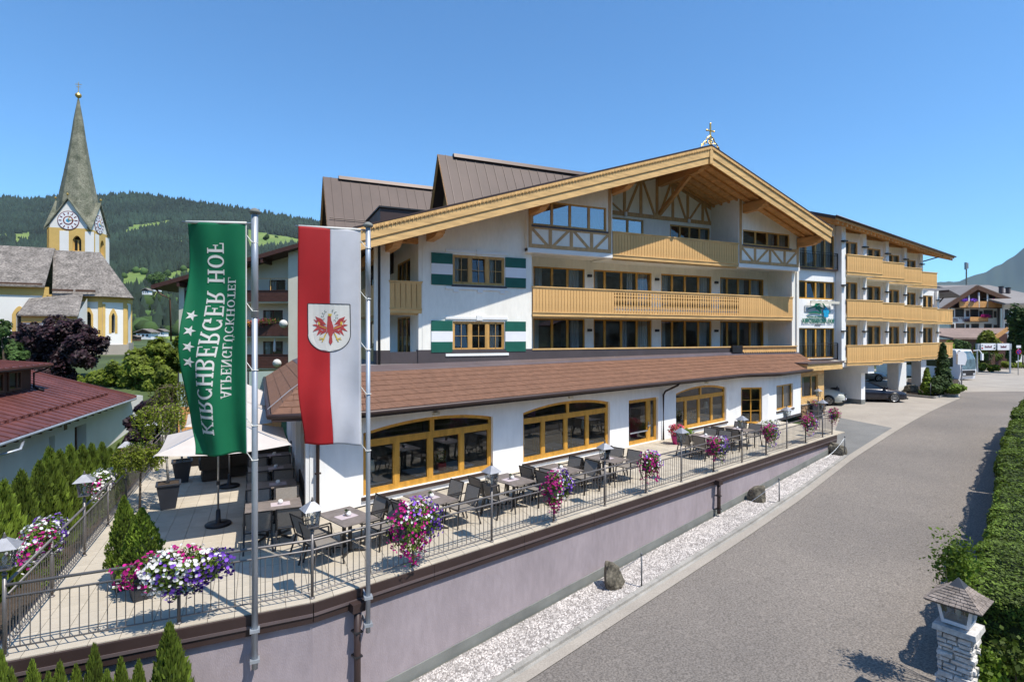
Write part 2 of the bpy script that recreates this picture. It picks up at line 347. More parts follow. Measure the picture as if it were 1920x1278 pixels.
# ================================================================ TERRACE
FT = Fr(.86, 10.28, TA)                                   # terrace front frame, second leg
TL = FT.inv((24.9, 17.35, 0))[0]
END = FT(TL, 0, 0)
ANNEX_A = rad(16.7)
A0 = at_z(600, 965, 0); FA = Fr(A0.x, A0.y, ANNEX_A)
SIDEX = 1.19
def arc(s): return FA(s, 0, 0)
terrace = thing('terrace', 'paved hotel terrace raised on a lilac retaining wall', None, (5, 12, 0), kind='structure')
poly = [(-3.6,10.28),(.86,10.28),END[:2],(25.6,19.0),(26.5,24),(.9,24),(.9,31.5),(-3.6,31.5)]
mb = MB(); mb.prism([(x, y, -.30) for x, y in poly], (0,0,.262)); mb.build('terrace_slab', M['joint'], terrace)
# wall body (two legs + side + end)
def wallseg(name, a, b, th, ztop, zfun, mat, parent, n=12, out=0.0):
    a = Vector(a); b = Vector(b); d = (b-a).normalized(); nn = Vector((d.y, -d.x)); mb = MB()
    for k in range(n):
        p = a+(b-a)*k/n; q = a+(b-a)*(k+1)/n; p0 = p+nn*out; q0 = q+nn*out; p1 = p0-nn*th; q1 = q0-nn*th
        zp, zq = zfun(p.x, p.y), zfun(q.x, q.y)
        zt = ztop if isinstance(ztop, (int, float)) else None
        tp, tq = (zt, zt) if zt is not None else (ztop(p.x, p.y), ztop(q.x, q.y))
        mb.hexa([(p0.x,p0.y,zp),(q0.x,q0.y,zq),(q1.x,q1.y,zq),(p1.x,p1.y,zp),(p0.x,p0.y,tp),(q0.x,q0.y,tq),(q1.x,q1.y,tq),(p1.x,p1.y,tp)])
    return mb.build(name, mat, parent)
rwall = thing('retaining_wall', 'long lilac rendered retaining wall carrying the terrace beside the road', 'wall', (8, 12, -2))
ins = .05
legs = [((-3.55,10.33),(.86,10.33)), ((.86,10.33),(END[0],END[1]+.05))]
base = lambda x, y: gz(x, y)-.3
for a, b in legs: wallseg('wall_face', a, b, .3, -.31, base, M['lilac'], rwall, 14)
wallseg('wall_face', (-3.55,31), (-3.55,10.63), .3, -.31, base, M['lilac'], rwall, 6)
# dark base strip, slightly proud
wallseg('base_strip', (-3.55,10.33), (.86,10.33), .03, lambda x, y: gz(x, y)+.22, base, M['plinth'], rwall, 6, out=.028)
wallseg('base_strip', (.86,10.33), (END[0],END[1]+.05), .03, lambda x, y: gz(x, y)+.22, base, M['plinth'], rwall, 24, out=.028)
# brown metal fascia in two bands + drip
fas = thing('terrace_fascia', 'dark brown sheet metal fascia capping the retaining wall', 'fascia', (8, 12, -.2))
outer = [(-3.62,30.5),(-3.62,10.28),(.86,10.28),(END[0],END[1])]
for (a, b) in zip(outer, outer[1:]):
    av = Vector(a); bv = Vector(b); d = (bv-av).normalized(); nn = Vector((d.y,-d.x)); L = (bv-av).length; k = max(1, round(L/2.4))
    for i in range(k):
        p = av+d*(L*i/k+.004); q = av+d*(L*(i+1)/k-.004)
        for z0, z1, o0, o1, m in ((-.185,-.02,.03,.0,'brownmetal'),(-.235,-.185,.045,.0,'brownmetal2'),(-.36,-.235,.022,.0,'brownmetal')):
            pts = [p+nn*o0, q+nn*o0, q-nn*.05, p-nn*.05]
            MB().hexa([(v.x,v.y,z0) for v in pts]+[(v.x,v.y,z1) for v in pts]).build('metal_sheet', M[m], fas)
# pavers -----------------------------------------------------------------
PS = .40
def inpoly(x, y, pg):
    c = False; n = len(pg)
    for i in range(n):
        x1, y1 = pg[i]; x2, y2 = pg[(i+1)%n]
        if (y1 > y) != (y2 > y) and x < (x2-x1)*(y-y1)/(y2-y1)+x1: c = not c
    return c
def clip_half(pg, n, c):       # keep n.p <= c
    out = []
    for i in range(len(pg)):
        a = pg[i]; b = pg[(i+1)%len(pg)]; da = n[0]*a[0]+n[1]*a[1]-c; db = n[0]*b[0]+n[1]*b[1]-c
        if da <= 0: out.append(a)
        if (da < 0) != (db < 0) and da != db: t = da/(da-db); out.append((a[0]+(b[0]-a[0])*t, a[1]+(b[1]-a[1])*t))
    return out
cells = []
nF = (FT.s, -FT.c); cF = nF[0]*.86+nF[1]*10.28
iy = 0; y = 10.30
while y < 31:
    x = -3.58 + 0.0
    while x < 26:
        q = [(x+.004, y+.004), (x+PS-.004, y+.004), (x+PS-.004, y+PS-.004), (x+.004, y+PS-.004)]
        q = clip_half(q, nF, cF-.012)
        cx, cy = x+PS/2, y+PS/2; s_, d_, _ = FA.inv((cx, cy, 0))
        if len(q) >= 3 and not (cx > SIDEX+.3 and (cy > 15.4) and d_ < -.35) and not (cx > SIDEX and cy > 20 and d_ < -.2) and not (s_ > 26 and d_ < -2.5) and inpoly(cx, min(cy, 30), [(-3.7,10),(27,10),(27,25),(.9,24),(.9,32),(-3.7,32)]): cells.append((math.hypot(cx, cy), q))
        x += PS
    y += PS; iy += 1
cells.sort(key=lambda c: c[0])
rest = MB(); pavmesh = None
for k, (r, q) in enumerate(cells):
    h = random.uniform(-.0012, .0012)
    if k < 300:
        full = len(q) == 4 and abs(q[1][0]-q[0][0]-PS+.008) < 1e-6 and abs(q[3][1]-q[0][1]-PS+.008) < 1e-6 and abs(q[0][1]-q[1][1]) < 1e-6
        if full:
            if pavmesh is None:
                s_ = PS-.008; o = MB().prism([(0,0,-.04),(s_,0,-.04),(s_,s_,-.04),(0,s_,-.04)], (0,0,.04)).build('paving_slab', M['paver'], terrace); pavmesh = o.data
                o.location = (q[0][0], q[0][1], h)
            else:
                o = link('paving_slab', pavmesh, terrace); o.location = (q[0][0], q[0][1], h)
        else: MB().prism([(a, b, -.04) for a, b in q], (0,0,.04+h)).build('paving_slab', M['paver'], terrace)
    else: rest.prism([(a, b, -.04) for a, b in q], (0,0,.04+h))
o = rest.build('paving', M['paver'], terrace); o['kind'] = 'stuff'
# downpipes on the retaining wall
for px_, lab in (((660,1100), 'dark brown downpipe on the retaining wall between the two flagpoles'), ((1356,890), 'dark brown downpipe in the middle of the retaining wall, above the gravel')):
    p = at_z(*px_, 0); s_ = FT.inv(p)[0]; q = FT(s_, .13, 0); zb = gz(q[0], q[1])+(.02 if px_[0] < 1000 else .1)
    t = thing('downpipe', lab, 'downpipe', (q[0], q[1], zb), group='downpipes on the retaining wall')
    mb = MB(); mb.tube([(q[0],q[1],-.30),(q[0],q[1],zb)], .062, 10); mb.build('pipe', M['brownmetal'], t, True)
    mb = MB(FT); mb.box(s_-.12, .05, -.36, s_+.12, .21, -.20); mb.build('outlet_box', M['brownmetal'], t)
    mb = MB(FT)
    for z in (-.75, -1.2): mb.box(s_-.075, .02, z, s_+.075, .20, z+.03)
    mb.build('bracket', M['blacksteel'], t)
# ---------------------------------------------------------------- terrace railing
RH, RM, RB = 1.04, .86, .11
def railing(name, label, pts, posts, bal=.12, parent_loc=None, first_bal=.06, postr=.024, cats='railing', curls=False):
    t = thing(name, label, cats, (pts[0][0], pts[0][1], 0))
    P = [Vector((x, y, 0)) for x, y in pts]
    for z, r, nm in ((RH, .024, 'top_rail'), (RM, .018, 'middle_rail'), (RB, .014, 'bottom_rail')):
        MB().tube([p+Vector((0,0,z)) for p in P], r, 8).build(nm, M['railsteel'], t, True)
    bm = None
    for a, b in zip(P, P[1:]):
        L = (b-a).length; n = int(round(L/bal))
        for k in range(n):
            q = a+(b-a)*((k+.5)/n)
            if bm is None:
                mb = MB(); mb.tube([(0,0,RB),(0,0,RM)], .0075, 6, cap=False); o = mb.build('baluster', M['railsteel'], t); bm = o.data; o.location = q
            else: o = link('baluster', bm, t); o.location = q
    for q, hh in posts:
        mb = MB(); mb.tube([(q[0],q[1],0),(q[0],q[1],hh)], .027, 10); mb.lathe((q[0],q[1],0), [(.05,0),(.05,.012),(.028,.03)], 10); mb.build('post', M['railsteel'], t, True)
    return t
LAN_PX = [(584,1118),(911,1010),(1127,946),(1277,903),(1390,867),(1477,841),(1545,820)]
FLO_PX = [(332,1180),(769,1058),(1029,975),(1208,923),(1338,884),(1437,853),(1513,830)]
railY = 10.44
FRl = Fr(.86, railY, TA)
def on_rail(px_):
    p = at_z(*px_, 0)
    if p.x < .95: return (p.x, railY)
    s_ = FRl.inv(p)[0]; q = FRl(s_, 0, 0); return (q[0], q[1])
k0 = (.86, railY); e0 = FRl(TL-.15, 0, 0)[:2]
lanp = [on_rail(p) for p in LAN_PX]; lanp[0] = k0; flop = [on_rail(p) for p in FLO_PX]
posts = [((-3.40, railY), RH+.12)]+[(p, RH+.14) for p in lanp]+[(p, RH) for p in flop]+[(e0, RH)]
railing('terrace_railing', 'grey steel railing along the road side of the terrace', [(-3.40, railY), k0, e0], posts)
sidep = [10.44+4.05*k for k in range(6)]; sideq = [10.44+2.02+4.05*k for k in range(4)]
railing('side_railing', 'grey steel railing along the hedge side of the terrace', [(-3.40, railY+.02), (-3.40, 29.0)], [((-3.40, y), RH+.14) for y in sidep[1:5]]+[((-3.40, y), RH) for y in sideq+[29.0]], bal=.115)
# short cross railing at the far end of the terrace
endr = FRl(TL-.15, -1.1, 0)[:2]
railing('end_railing', 'short grey railing closing the far right end of the terrace', [e0, endr], [(endr, RH)], bal=.12)
# ---------------------------------------------------------------- lanterns on the posts
def lantern_proto():
    t = thing('lantern', 'grey pyramid-roofed lantern on the terrace railing', 'lantern', (0,0,0))
    mb = MB(); mb.tube([(0,0,0),(0,0,.11)], .017, 8); mb.lathe((0,0,.02), [(.03,0),(.04,.02),(.02,.05)], 10); mb.lathe((0,0,.09), [(.02,0),(.035,.02),(.05,.035)], 10)
    mb.build('stem', M['railsteel'], t, True)
    b, h, s0, s1 = .13, .30, .085, .115
    mb = MB(); mb.box(-s0-.012,-s0-.012,b-.008,s0+.012,s0+.012,b+.012)
    c0 = [(-s0,-s0),(s0,-s0),(s0,s0),(-s0,s0)]; c1 = [(-s1,-s1),(s1,-s1),(s1,s1),(-s1,s1)]
    for k in range(4): mb.beam((*c0[k],b),(*c1[k],b+h),.012,.012); mb.beam((*c1[k],b+h),(*c1[(k+1)%4],b+h),.012,.012)
    for k in range(4):      # X bars on each pane
        a, d = c0[k], c0[(k+1)%4]; e, f = c1[k], c1[(k+1)%4]
        mb.beam((*a,b+.01),(*f,b+h),.006,.006); mb.beam((*d,b+.01),(*e,b+h),.006,.006)
    mb.build('cage', M['railsteel'], t)
    for k in range(4):
        a, d = c0[k], c0[(k+1)%4]; e, f = c1[k], c1[(k+1)%4]; u = .93
        MB().face([(a[0]*u,a[1]*u,b+.012),(d[0]*u,d[1]*u,b+.012),(f[0]*u,f[1]*u,b+h),(e[0]*u,e[1]*u,b+h)]).build('pane', M['lampglass'], t)
    mb = MB(); r = .18; z = b+h+.004
    cc = [(-r,-r),(r,-r),(r,r),(-r,r)]; cu = [(-.03,-.03),(.03,-.03),(.03,.03),(-.03,.03)]
    for k in range(4): mb.face([(*cc[k],z),(*cc[(k+1)%4],z),(*cu[(k+1)%4],z+.14),(*cu[k],z+.14)])
    mb.face([(*c,z) for c in cc][::-1]); mb.face([(*c,z+.14) for c in cu]); mb.build('roof', M['galvroof'], t)
    MB().lathe((0,0,z+.14), [(.018,0),(.028,.02),(.012,.045),(.017,.055),(.004,.085)], 8).build('finial', M['railsteel'], t, True)
    MB().lathe((0,0,b+.02), [(.025,0),(.02,.05),(.035,.09),(.03,.14),(.01,.17)], 8).build('bulb', M['pot'], t, True)
    return t
M['galvroof'] = pmat('lantern_zinc_roof', (.33,.33,.35), .5, .12, 6, metal=.3)
words = ['first','second','third','fourth','fifth','sixth','seventh','eighth','ninth','tenth','eleventh','twelfth','thirteenth','fourteenth','fifteenth','sixteenth']
L0 = lantern_proto(); first = True
spots = [((-3.40, railY), 'on the left corner post of the terrace railing')]+[(p, '%s lantern from the corner by the flagpoles along the road railing' % words[i]) for i, p in enumerate(lanp)]+[((-3.40, y), '%s lantern from the front along the hedge side railing' % words[i]) for i, y in enumerate(sidep[1:5])]
for i, (p, lab) in enumerate(spots):
    o = L0 if i == 0 else dup(L0)
    o.location = (p[0], p[1], RH+.12); o.rotation_euler = (0,0,[rad(4), rad(12), rad(16)][i%3] if i < 8 else rad(3)); o['group'] = 'lanterns on the terrace railing'
    o['label'] = 'zinc pyramid roof lantern, ' + lab
# ---------------------------------------------------------------- petunia boxes
def petunia(seed, w, d, h, droop, mix, n=150, nl=1200):
    rng = np.random.default_rng(seed); V = []; F = []; mi = []
    def place(n):
        u = rng.uniform(-1, 1, n); th = rng.uniform(0, 2*np.pi, n)
        rr = np.sqrt(1-u*u)*rng.uniform(.82, 1.05, n)
        lump = 1+.18*np.sin(5*th+seed)+.12*np.sin(9*u+seed)
        x = w*np.cos(th)*rr*lump; y = d*np.sin(th)*rr*lump; z = h*u*lump
        z = z - droop*.8*(.5-.5*np.sin(x*3/w+seed))*np.clip(.3-z/h, 0, 1.3)
        nx = np.stack([np.cos(th)*rr/w, np.sin(th)*rr/d, u/h], 1); nx /= np.linalg.norm(nx, axis=1)[:, None]
        return np.stack([x, y, z], 1), nx
    n = int(n*1.75); P, N = place(n); cl = mix
    for i in range(n):
        r = rng.uniform(.024, .037); nn = N[i]+rng.normal(0, .35, 3); nn[1] -= .25; nn /= np.linalg.norm(nn)
        a = np.cross(nn, (0, 0, 1.01)); a /= np.linalg.norm(a); b = np.cross(nn, a); k0_ = len(V); V.append(P[i]-nn*.014)
        for k in range(6): t = k*math.pi/3; V.append(P[i]+(a*math.cos(t)+b*math.sin(t))*r*(1 if k%2 else .9))
        q = P[i]; f = mnoise.noise(Vector((q[0]*2.6+seed*3.1, q[2]*2.6, q[1]*2+seed)))*.9+rng.normal(0, .22)+q[0]/w*mix[4]-q[2]/h*mix[5]
        m = 0 if f < mix[0] else 1 if f < mix[1] else 2 if f < mix[2] else 3
        for k in range(6): F.append((k0_, k0_+1+k, k0_+1+(k+1)%6)); mi.append(m)
    fl = fastmesh('blossoms', V, F, [M['petmag'], M['petwhite'], M['petpur'], M['petdark']], mi)
    P, N = place(nl); P *= rng.uniform(.55, .98, nl)[:, None]
    A = rng.normal(0, 1, (nl, 3)); A /= np.linalg.norm(A, axis=1)[:, None]; B = np.cross(A, N); B /= np.linalg.norm(B, axis=1)[:, None]
    s_ = rng.uniform(.02, .038, nl)[:, None]
    V = np.concatenate([P-A*s_*1.4, P+B*s_*.6, P+A*s_*1.4, P-B*s_*.6], 1).reshape(-1, 3); F = np.arange(nl*4).reshape(-1, 4)
    lf = fastmesh('foliage', V, F, [M['leaf']])
    return fl, lf
pet_specs = [  # index into flop, label bit, size
 (0, 'large white, purple and magenta petunia box on the railing left of the flagpoles', .76,.30,.30,.12, (-.55,.1,.36,0,.7,.35), 520),
 (1, 'magenta and white petunia box cascading just right of the second flagpole', .56,.30,.42,.45, (.0,.18,.5,0,.8,-.2), 330),
 (2, 'third petunia box from the left, magenta left and white-violet right', .44,.26,.34,.35, (-.08,.25,.5,0,1.1,0), 260),
 (3, 'petunia box in front of the glass terrace door, magenta below and violet above', .42,.26,.32,.4, (.05,.22,.7,0,.5,-.5), 240),
 (4, 'petunia box beyond the pink potted flower, magenta left and violet right', .50,.28,.30,.45, (-.1,.15,.7,0,1.,0), 260),
 (5, 'petunia box second from the far right end, mostly magenta with violet tips', .48,.28,.30,.3, (.1,.2,.8,0,.7,0), 220),
 (6, 'petunia box last along the straight road railing before its far end', .50,.28,.30,.3, (.0,.2,.8,0,.6,0), 220)]
def petbox(loc, rot, spec, seed, hang=True):
    lab, w, d, h, dr, mix, n = spec
    t = thing('petunia_box', lab, 'flower box', loc, rot, group='petunia boxes on the terrace railing')
    fl, lf = petunia(seed, w, d, h, dr, mix, n, int(n*3.5))
    for nm, me in (('blossoms', fl), ('foliage', lf)):
        o = link(nm, me, t, local=True); o.location = (0, -.12, .06); o['kind'] = 'stuff'
    mb = MB(); mb.box(-w*.75, -.2, -.16, w*.75, -.04, .02); mb.build('trough', M['planter'], t, local=True)
for k, (i, lab, w_, d_, h_, dr, mix, n) in enumerate(pet_specs):
    p = flop[i]; petbox((p[0], p[1]-.06, RH-.14), 0 if i == 0 else TA, (lab, w_, d_, h_, dr, mix, n), 11+i)
petbox((e0[0]+.1, e0[1]+.1, RH-.12), TA, ('small magenta petunia box on the far right corner of the terrace railing', .36,.26,.24,.3,(.3,.4,.7,0,.2,0),140), 31)
petbox((-3.5, 12.7, RH-.1), rad(-90), ('long white, violet and magenta petunia box near the front of the hedge side railing', .85,.3,.28,.25,(-.4,.3,.5,0,-.5,.2),420), 32)
petbox((-3.5, 16.9, RH-.05), rad(-90), ('white petunia box further back on the hedge side railing', .62,.26,.24,.2,(-.7,.55,.6,0,-.6,.2),260), 33)
# ================================================================ building helpers
def wall_open(name, T, s0, s1, z0, z1, ops, mat, parent, d=0.0, rev=.22, ztop=None, label=None, back=True):
    """rendered wall with real openings; ops: (a,b,lo,hi[,archfn]) ; ztop(s) optional sloping top"""
    mb = MB(T); ss = sorted({s0, s1}|{o[0] for o in ops}|{o[1] for o in ops}); zs = sorted({z0, z1}|{o[2] for o in ops}|{o[3] for o in ops})
    if ztop:
        n = max(1, int((s1-s0)/.8)); ss = sorted(set(ss)|{s0+(s1-s0)*k/n for k in range(n+1)})
    for a, b in zip(ss, ss[1:]):
        for c, e in zip(zs, zs[1:]):
            m = ((a+b)/2, (c+e)/2)
            if any(o[0] < m[0] < o[1] and o[2] < m[1] < o[3] for o in ops): continue
            ta = tb = e
            if ztop and e == zs[-1]: ta, tb = ztop(a), ztop(b)
            mb.face([(a,d,c),(b,d,c),(b,d,tb),(a,d,ta)])
    for o in ops:
        a, b, c, e = o[:4]; i = d-rev
        mb.face([(a,d,c),(a,i,c),(a,i,e),(a,d,e)]); mb.face([(b,d,c),(b,d,e),(b,i,e),(b,i,c)]); mb.face([(a,d,c),(b,d,c),(b,i,c),(a,i,c)])
        if len(o) > 4:
            f = o[4]; n = 16
            for k in range(n):
                p = a+(b-a)*k/n; q = a+(b-a)*(k+1)/n
                mb.face([(p,d,f(p)),(q,d,f(q)),(q,d,e),(p,d,e)]); mb.face([(p,d,f(p)),(p,i,f(p)),(q,i,f(q)),(q,d,f(q))])
        else: mb.face([(a,d,e),(a,i,e),(b,i,e),(b,d,e)])
    if back:      # rear leaf so that the wall has real thickness at its outline
        t = .3; zt0 = ztop(s0) if ztop else z1; zt1 = ztop(s1) if ztop else z1
        mb.face([(s0,d,z0),(s0,d,zt0),(s0,d-t,zt0),(s0,d-t,z0)]); mb.face([(s1,d,z0),(s1,d-t,z0),(s1,d-t,zt1),(s1,d,zt1)])
    return mb.build(name, mat, parent, label=label)
def window(parent, T, s0, s1, z0, z1, d, fw=.07, mull=(), trans=(), glass='glass', frame='winframe', curt=(), arch=None, muntin=None, sill=None, name='window', depth=.08, mw=.07, room=2.2, tilt=(), label=None, cz=0.0, sw=0.0):
    """window with its frame and mullions; panes, curtains, sill and room are pieces of it. trans: list of z of transoms; mull: s of mullions"""
    zt = (lambda s: arch(s)) if arch else (lambda s: z1)
    mb = MB(T); i = d-depth
    mb.box(s0, i, z0, s1, d, z0+fw*1.15); mb.box(s0, i, z0+fw*1.15, s0+fw, d, zt(s0)-(0 if arch else fw)); mb.box(s1-fw, i, z0+fw*1.15, s1, d, zt(s1)-(0 if arch else fw))
    if arch:
        n = 16
        for k in range(n):
            a = s0+(s1-s0)*k/n; b = s0+(s1-s0)*(k+1)/n
            mb.hexa([(a,i,arch(a)-fw),(b,i,arch(b)-fw),(b,d,arch(b)-fw),(a,d,arch(a)-fw),(a,i,arch(a)),(b,i,arch(b)),(b,d,arch(b)),(a,d,arch(a))])
    else: mb.box(s0, i, z1-fw, s1, d, z1)
    cells = []; lv = [z0+fw*1.15]+[t for t in trans]
    tw = fw*1.3 if not arch else .17
    for t in trans: mb.box(s0+fw, i+.002, t-tw/2, s1-fw, d-.004, t+tw/2)
    low = (z0+fw*1.15, (trans[0]-tw/2) if trans else None)
    xs = [s0+fw]+[m for m in mull]+[s1-fw]
    for m in mull:
        top = (trans[0]-tw/2) if trans else zt(m)-fw
        mb.box(m-mw/2, i+.004, low[0], m+mw/2, d-.006, top)
        if trans and not arch: mb.box(m-mw/2, i+.004, trans[0]+tw/2, m+mw/2, d-.006, zt(m)-fw)
    for k in range(len(xs)-1):
        a = xs[k]+(mw/2 if k else 0); b = xs[k+1]-(mw/2 if k < len(xs)-2 else 0)
        hi = (trans[0]-tw/2) if trans else z1-fw
        cells.append((a, b, low[0], hi))
        if trans and not arch: cells.append((a, b, trans[0]+tw/2, z1-fw))
        # casement sash
        if sw:
            for (p, q, r_, s_) in ((a, low[0], b, low[0]+sw), (a, hi-sw, b, hi), (a, low[0]+sw, a+sw, hi-sw), (b-sw, low[0]+sw, b, hi-sw)):
                mb.box(p, i+.01, q, r_, d-.018, s_)
    if arch and trans:
        mid = sum((s0, s1))/2; mb.box(mid-mw/2, i+.004, trans[0]+tw/2, mid+mw/2, d-.006, arch(mid)-fw)
    if muntin:
        for (a, b, lo, hi) in list(cells):
            for k in range(1, muntin[0]): x = a+(b-a)*k/muntin[0]; mb.box(x-.012, d-.035, lo, x+.012, d-.018, hi)
            for k in range(1, muntin[1]): z = lo+(hi-lo)*k/muntin[1]; mb.box(a, d-.034, z-.012, b, d-.019, z+.012)
    w = mb.build(name, M[frame], parent, label=label)
    for j, (a, b, lo, hi) in enumerate(cells):
        g = d-.045
        if j in tilt:   # tilted open sash
            off = .13; MB(T).face([(a+.02,g,lo),(b-.02,g,lo),(b-.02,g-off,hi-.02),(a+.02,g-off,hi-.02)]).build('pane', M[glass], w)
            q = MB(T); 
            for x in (a+.02, b-.05): q.hexa([(x,g-.02,lo),(x+.03,g-.02,lo),(x+.03,g+.01,lo),(x,g+.01,lo),(x,g-off-.02,hi-.02),(x+.03,g-off-.02,hi-.02),(x+.03,g-off+.01,hi-.02),(x,g-off+.01,hi-.02)])
            q.build('sash', M[frame], w)
        else: MB(T).face([(a,g,lo),(b,g,lo),(b,g,hi),(a,g,hi)]).build('pane', M[glass], w)
    if arch and trans:
        for a, b in ((s0+fw, (s0+s1)/2-mw/2), ((s0+s1)/2+mw/2, s1-fw)):
            n = 8; q = MB(T); lo = trans[0]+tw/2
            for k in range(n):
                p = a+(b-a)*k/n; r_ = a+(b-a)*(k+1)/n; q.face([(p,d-.045,lo),(r_,d-.045,lo),(r_,d-.045,max(arch(r_)-fw, lo)),(p,d-.045,max(arch(p)-fw, lo))])
            q.build('pane', M[glass], w)
    for (a, b) in curt:
        q = MB(T); n = max(8, int((b-a)/.025)); pr = None
        for k in range(n+1):
            x = a+(b-a)*k/n; dd = d-.22+.028*math.sin(x*46)+.012*math.sin(x*17+1)
            cur = (x, dd)
            if pr: q.face([(pr[0],pr[1],z0+.03+cz),(x,dd,z0+.03+cz),(x,dd,z1-.02),(pr[0],pr[1],z1-.02)])
            pr = cur
        q.build('curtain', M['curtain'], w, True)
    if room:
        q = MB(T); i = d-depth-.01; r = i-room; a, b, lo, hi = s0-.02, s1+.02, z0-.02, (z1 if not arch else max(arch(s0+(s1-s0)*k/8) for k in range(9)))+.02
        q.face([(a,r,lo),(b,r,lo),(b,r,hi),(a,r,hi)]); q.face([(a,i,lo),(a,r,lo),(a,r,hi),(a,i,hi)]); q.face([(b,i,lo),(b,i,hi),(b,r,hi),(b,r,lo)])
        q.face([(a,i,lo),(b,i,lo),(b,r,lo),(a,r,lo)]); q.face([(a,i,hi),(a,r,hi),(b,r,hi),(b,i,hi)]); q.build('room', M['room'], w)
    if sill:
        MB(T).box(s0-.06, d-.02, z0-.10, s1+.1, sill[0], z0-.012).build('sill', M[sill[1]], w)
    return w
board_me = {}
def board_mesh(h, wd, mat, orn=False):
    k = (round(h, 3), round(wd, 3), mat, orn)
    if k not in board_me:
        mb = MB()
        if orn:
            q = [(1,0),(1,.16),(.35,.17),(.35,.21),(1,.22),(.9,.30),(.45,.42),(.6,.52),(.95,.62),(.95,.70),(.4,.72),(.4,.76),(1,.77),(1,.86),(.35,.87),(.35,.9),(1,.91),(1,1)]
            a = wd/2*.98; mb.prism([(x*a,0,z*h) for x, z in q]+[(-x*a,0,z*h) for x, z in q[::-1]], (0,.028,0))
        else: mb.box(-wd/2, 0, 0, wd/2, .024, h)
        me = bpy.data.meshes.new('balcony_board'); me.from_pydata(mb.v, [], mb.f); me.materials.append(M[mat]); board_me[k] = me
    return board_me[k]
def balcony(parent, T, s0, s1, d, zt, zb, pitch=.18, orn=None, name='balcony', fringe=True, slab=1.4, mat='wood', stuff=False, ends=(), belly=True):
    """board-clad balcony front: cap rail, boards one by one, lower band and scalloped fringe"""
    mb = MB(T); mb.box(s0-.03, d-.07, zt-.06, s1+.03, d+.06, zt); mb.box(s0, d-.05, zt-.13, s1, d+.03, zt-.06)
    mb.box(s0, d-.05, zb+.20, s1, d+.045, zb+.26); mb.box(s0, d-.06, zb+.26, s1, d-.03, zb+.36)
    b = mb.build(name, M['woodh'], parent)
    n = max(1, int(round((s1-s0)/pitch))); pw = (s1-s0)/n; h = zt-.10-(zb+.24); bulk = MB(T)
    for k in range(n):
        s = s0+(k+.5)*pw; og = orn and orn[0] < s < orn[1]; wd = pw*(.80 if og else .885)
        if stuff: bulk.box(s-wd/2, d-.002, zb+.24, s+wd/2, d+.022, zb+.24+h)
        else:
            o = link('board', board_mesh(h, wd, mat, bool(og)), b); x, y, z = T(s, d+.022, zb+.24); o.location = (x, y, z); o.rotation_euler = (0, 0, math.atan2(T.s, T.c))
    if stuff: o = bulk.build('boards', M[mat], b); o['kind'] = 'stuff'
    if not orn: MB(T).box(s0, d-.05, zb+.36, s1, d-.036, zt-.13).build('backing', M['wooddark'], b)
    else: 
        MB(T).box(s0, d-.05, zb+.36, orn[0]-.02, d-.036, zt-.13).build('backing', M['wooddark'], b); MB(T).box(orn[1]+.02, d-.05, zb+.36, s1, d-.036, zt-.13).build('backing', M['wooddark'], b)
    if fringe:
        q = MB(T); nn = int((s1-s0)/.09)
        for k in range(nn):
            a = s0+(s1-s0)*k/nn; c = s0+(s1-s0)*(k+1)/nn; m = (a+c)/2
            q.prism([(a,d-.012,zb+.20),(a,d-.012,zb+.06),(m-.02,d-.012,zb+.02),(m+.02,d-.012,zb+.02),(c,d-.012,zb+.06),(c,d-.012,zb+.20)], T_vec(T, 0, .022, 0))
            if belly: q.prism([(a,d-.10,zb+.12),(a,d-.10,zb-.03),(m,d-.10,zb-.07),(c,d-.10,zb-.03),(c,d-.10,zb+.12)], T_vec(T, 0, .02, 0))
        q.build('fringe', M['woodh'], b)
    if slab: MB(T).box(s0, d-slab, zb+.08, s1, d-.11, zb+.24).build('floor_slab', M['plaster'], b)
    for e in ends:      # boarded end panel returning to the wall
        x = s0 if e == 0 else s1
        q = MB(T); q.box(x-.02, d-slab+.1, zb+.2, x+.02, d-.06, zt-.02); q.build('end_panel', M['wood'], b)
    return b
class VecT:
    pass
def T_vec(T, a, d, z):
    o = T(0,0,0); p = T(a,d,z); return (p[0]-o[0], p[1]-o[1], p[2]-o[2])
_pr = MB.prism
def prism2(s, poly, vec, m=0):
    if s.T is not None and poly:
        T = s.T; s.T = None; r = _pr(s, [T(*p) for p in poly], vec, m); s.T = T; return r
    return _pr(s, poly, vec, m)
MB.prism = prism2
# ================================================================ ANNEX (restaurant)
annex = thing('restaurant_building', 'single storey white restaurant with shingled roof and golden arched windows', 'building', (12, 19, 0))
def archf(a, b, zs, zp):
    m = (a+b)/2; r = (b-a)/2
    return lambda s: zs+(zp-zs)*math.sqrt(max(0, 1-((s-m)/r)**2*.985))-(0)
def archp(a, b, zs, zp):
    m = (a+b)/2; r = (b-a)/2
    return lambda s: zp-(zp-zs)*(abs(s-m)/r)**2.1
W = [(FA.px(681,880)[0],FA.px(924.5,860)[0]),(FA.px(981,840)[0],FA.px(1143.5,820)[0]),(FA.px(1267.5,780)[0],FA.px(1362,770)[0])]; DOOR = (FA.px(1179,800)[0], FA.px(1234,800)[0])
ops = [(a, b, .24, 2.26, archp(a, b, 2.0, 2.235)) for a, b in W]
ops.append((DOOR[0], DOOR[1], .02, 1.96))
W1s = FA.inv(at_y(1376,720,21.24))[0]
S1 = W1s
wall_open('wall', FA, 0, S1, -.02, 2.82, ops, M['plaster_grey'], annex, rev=.24)
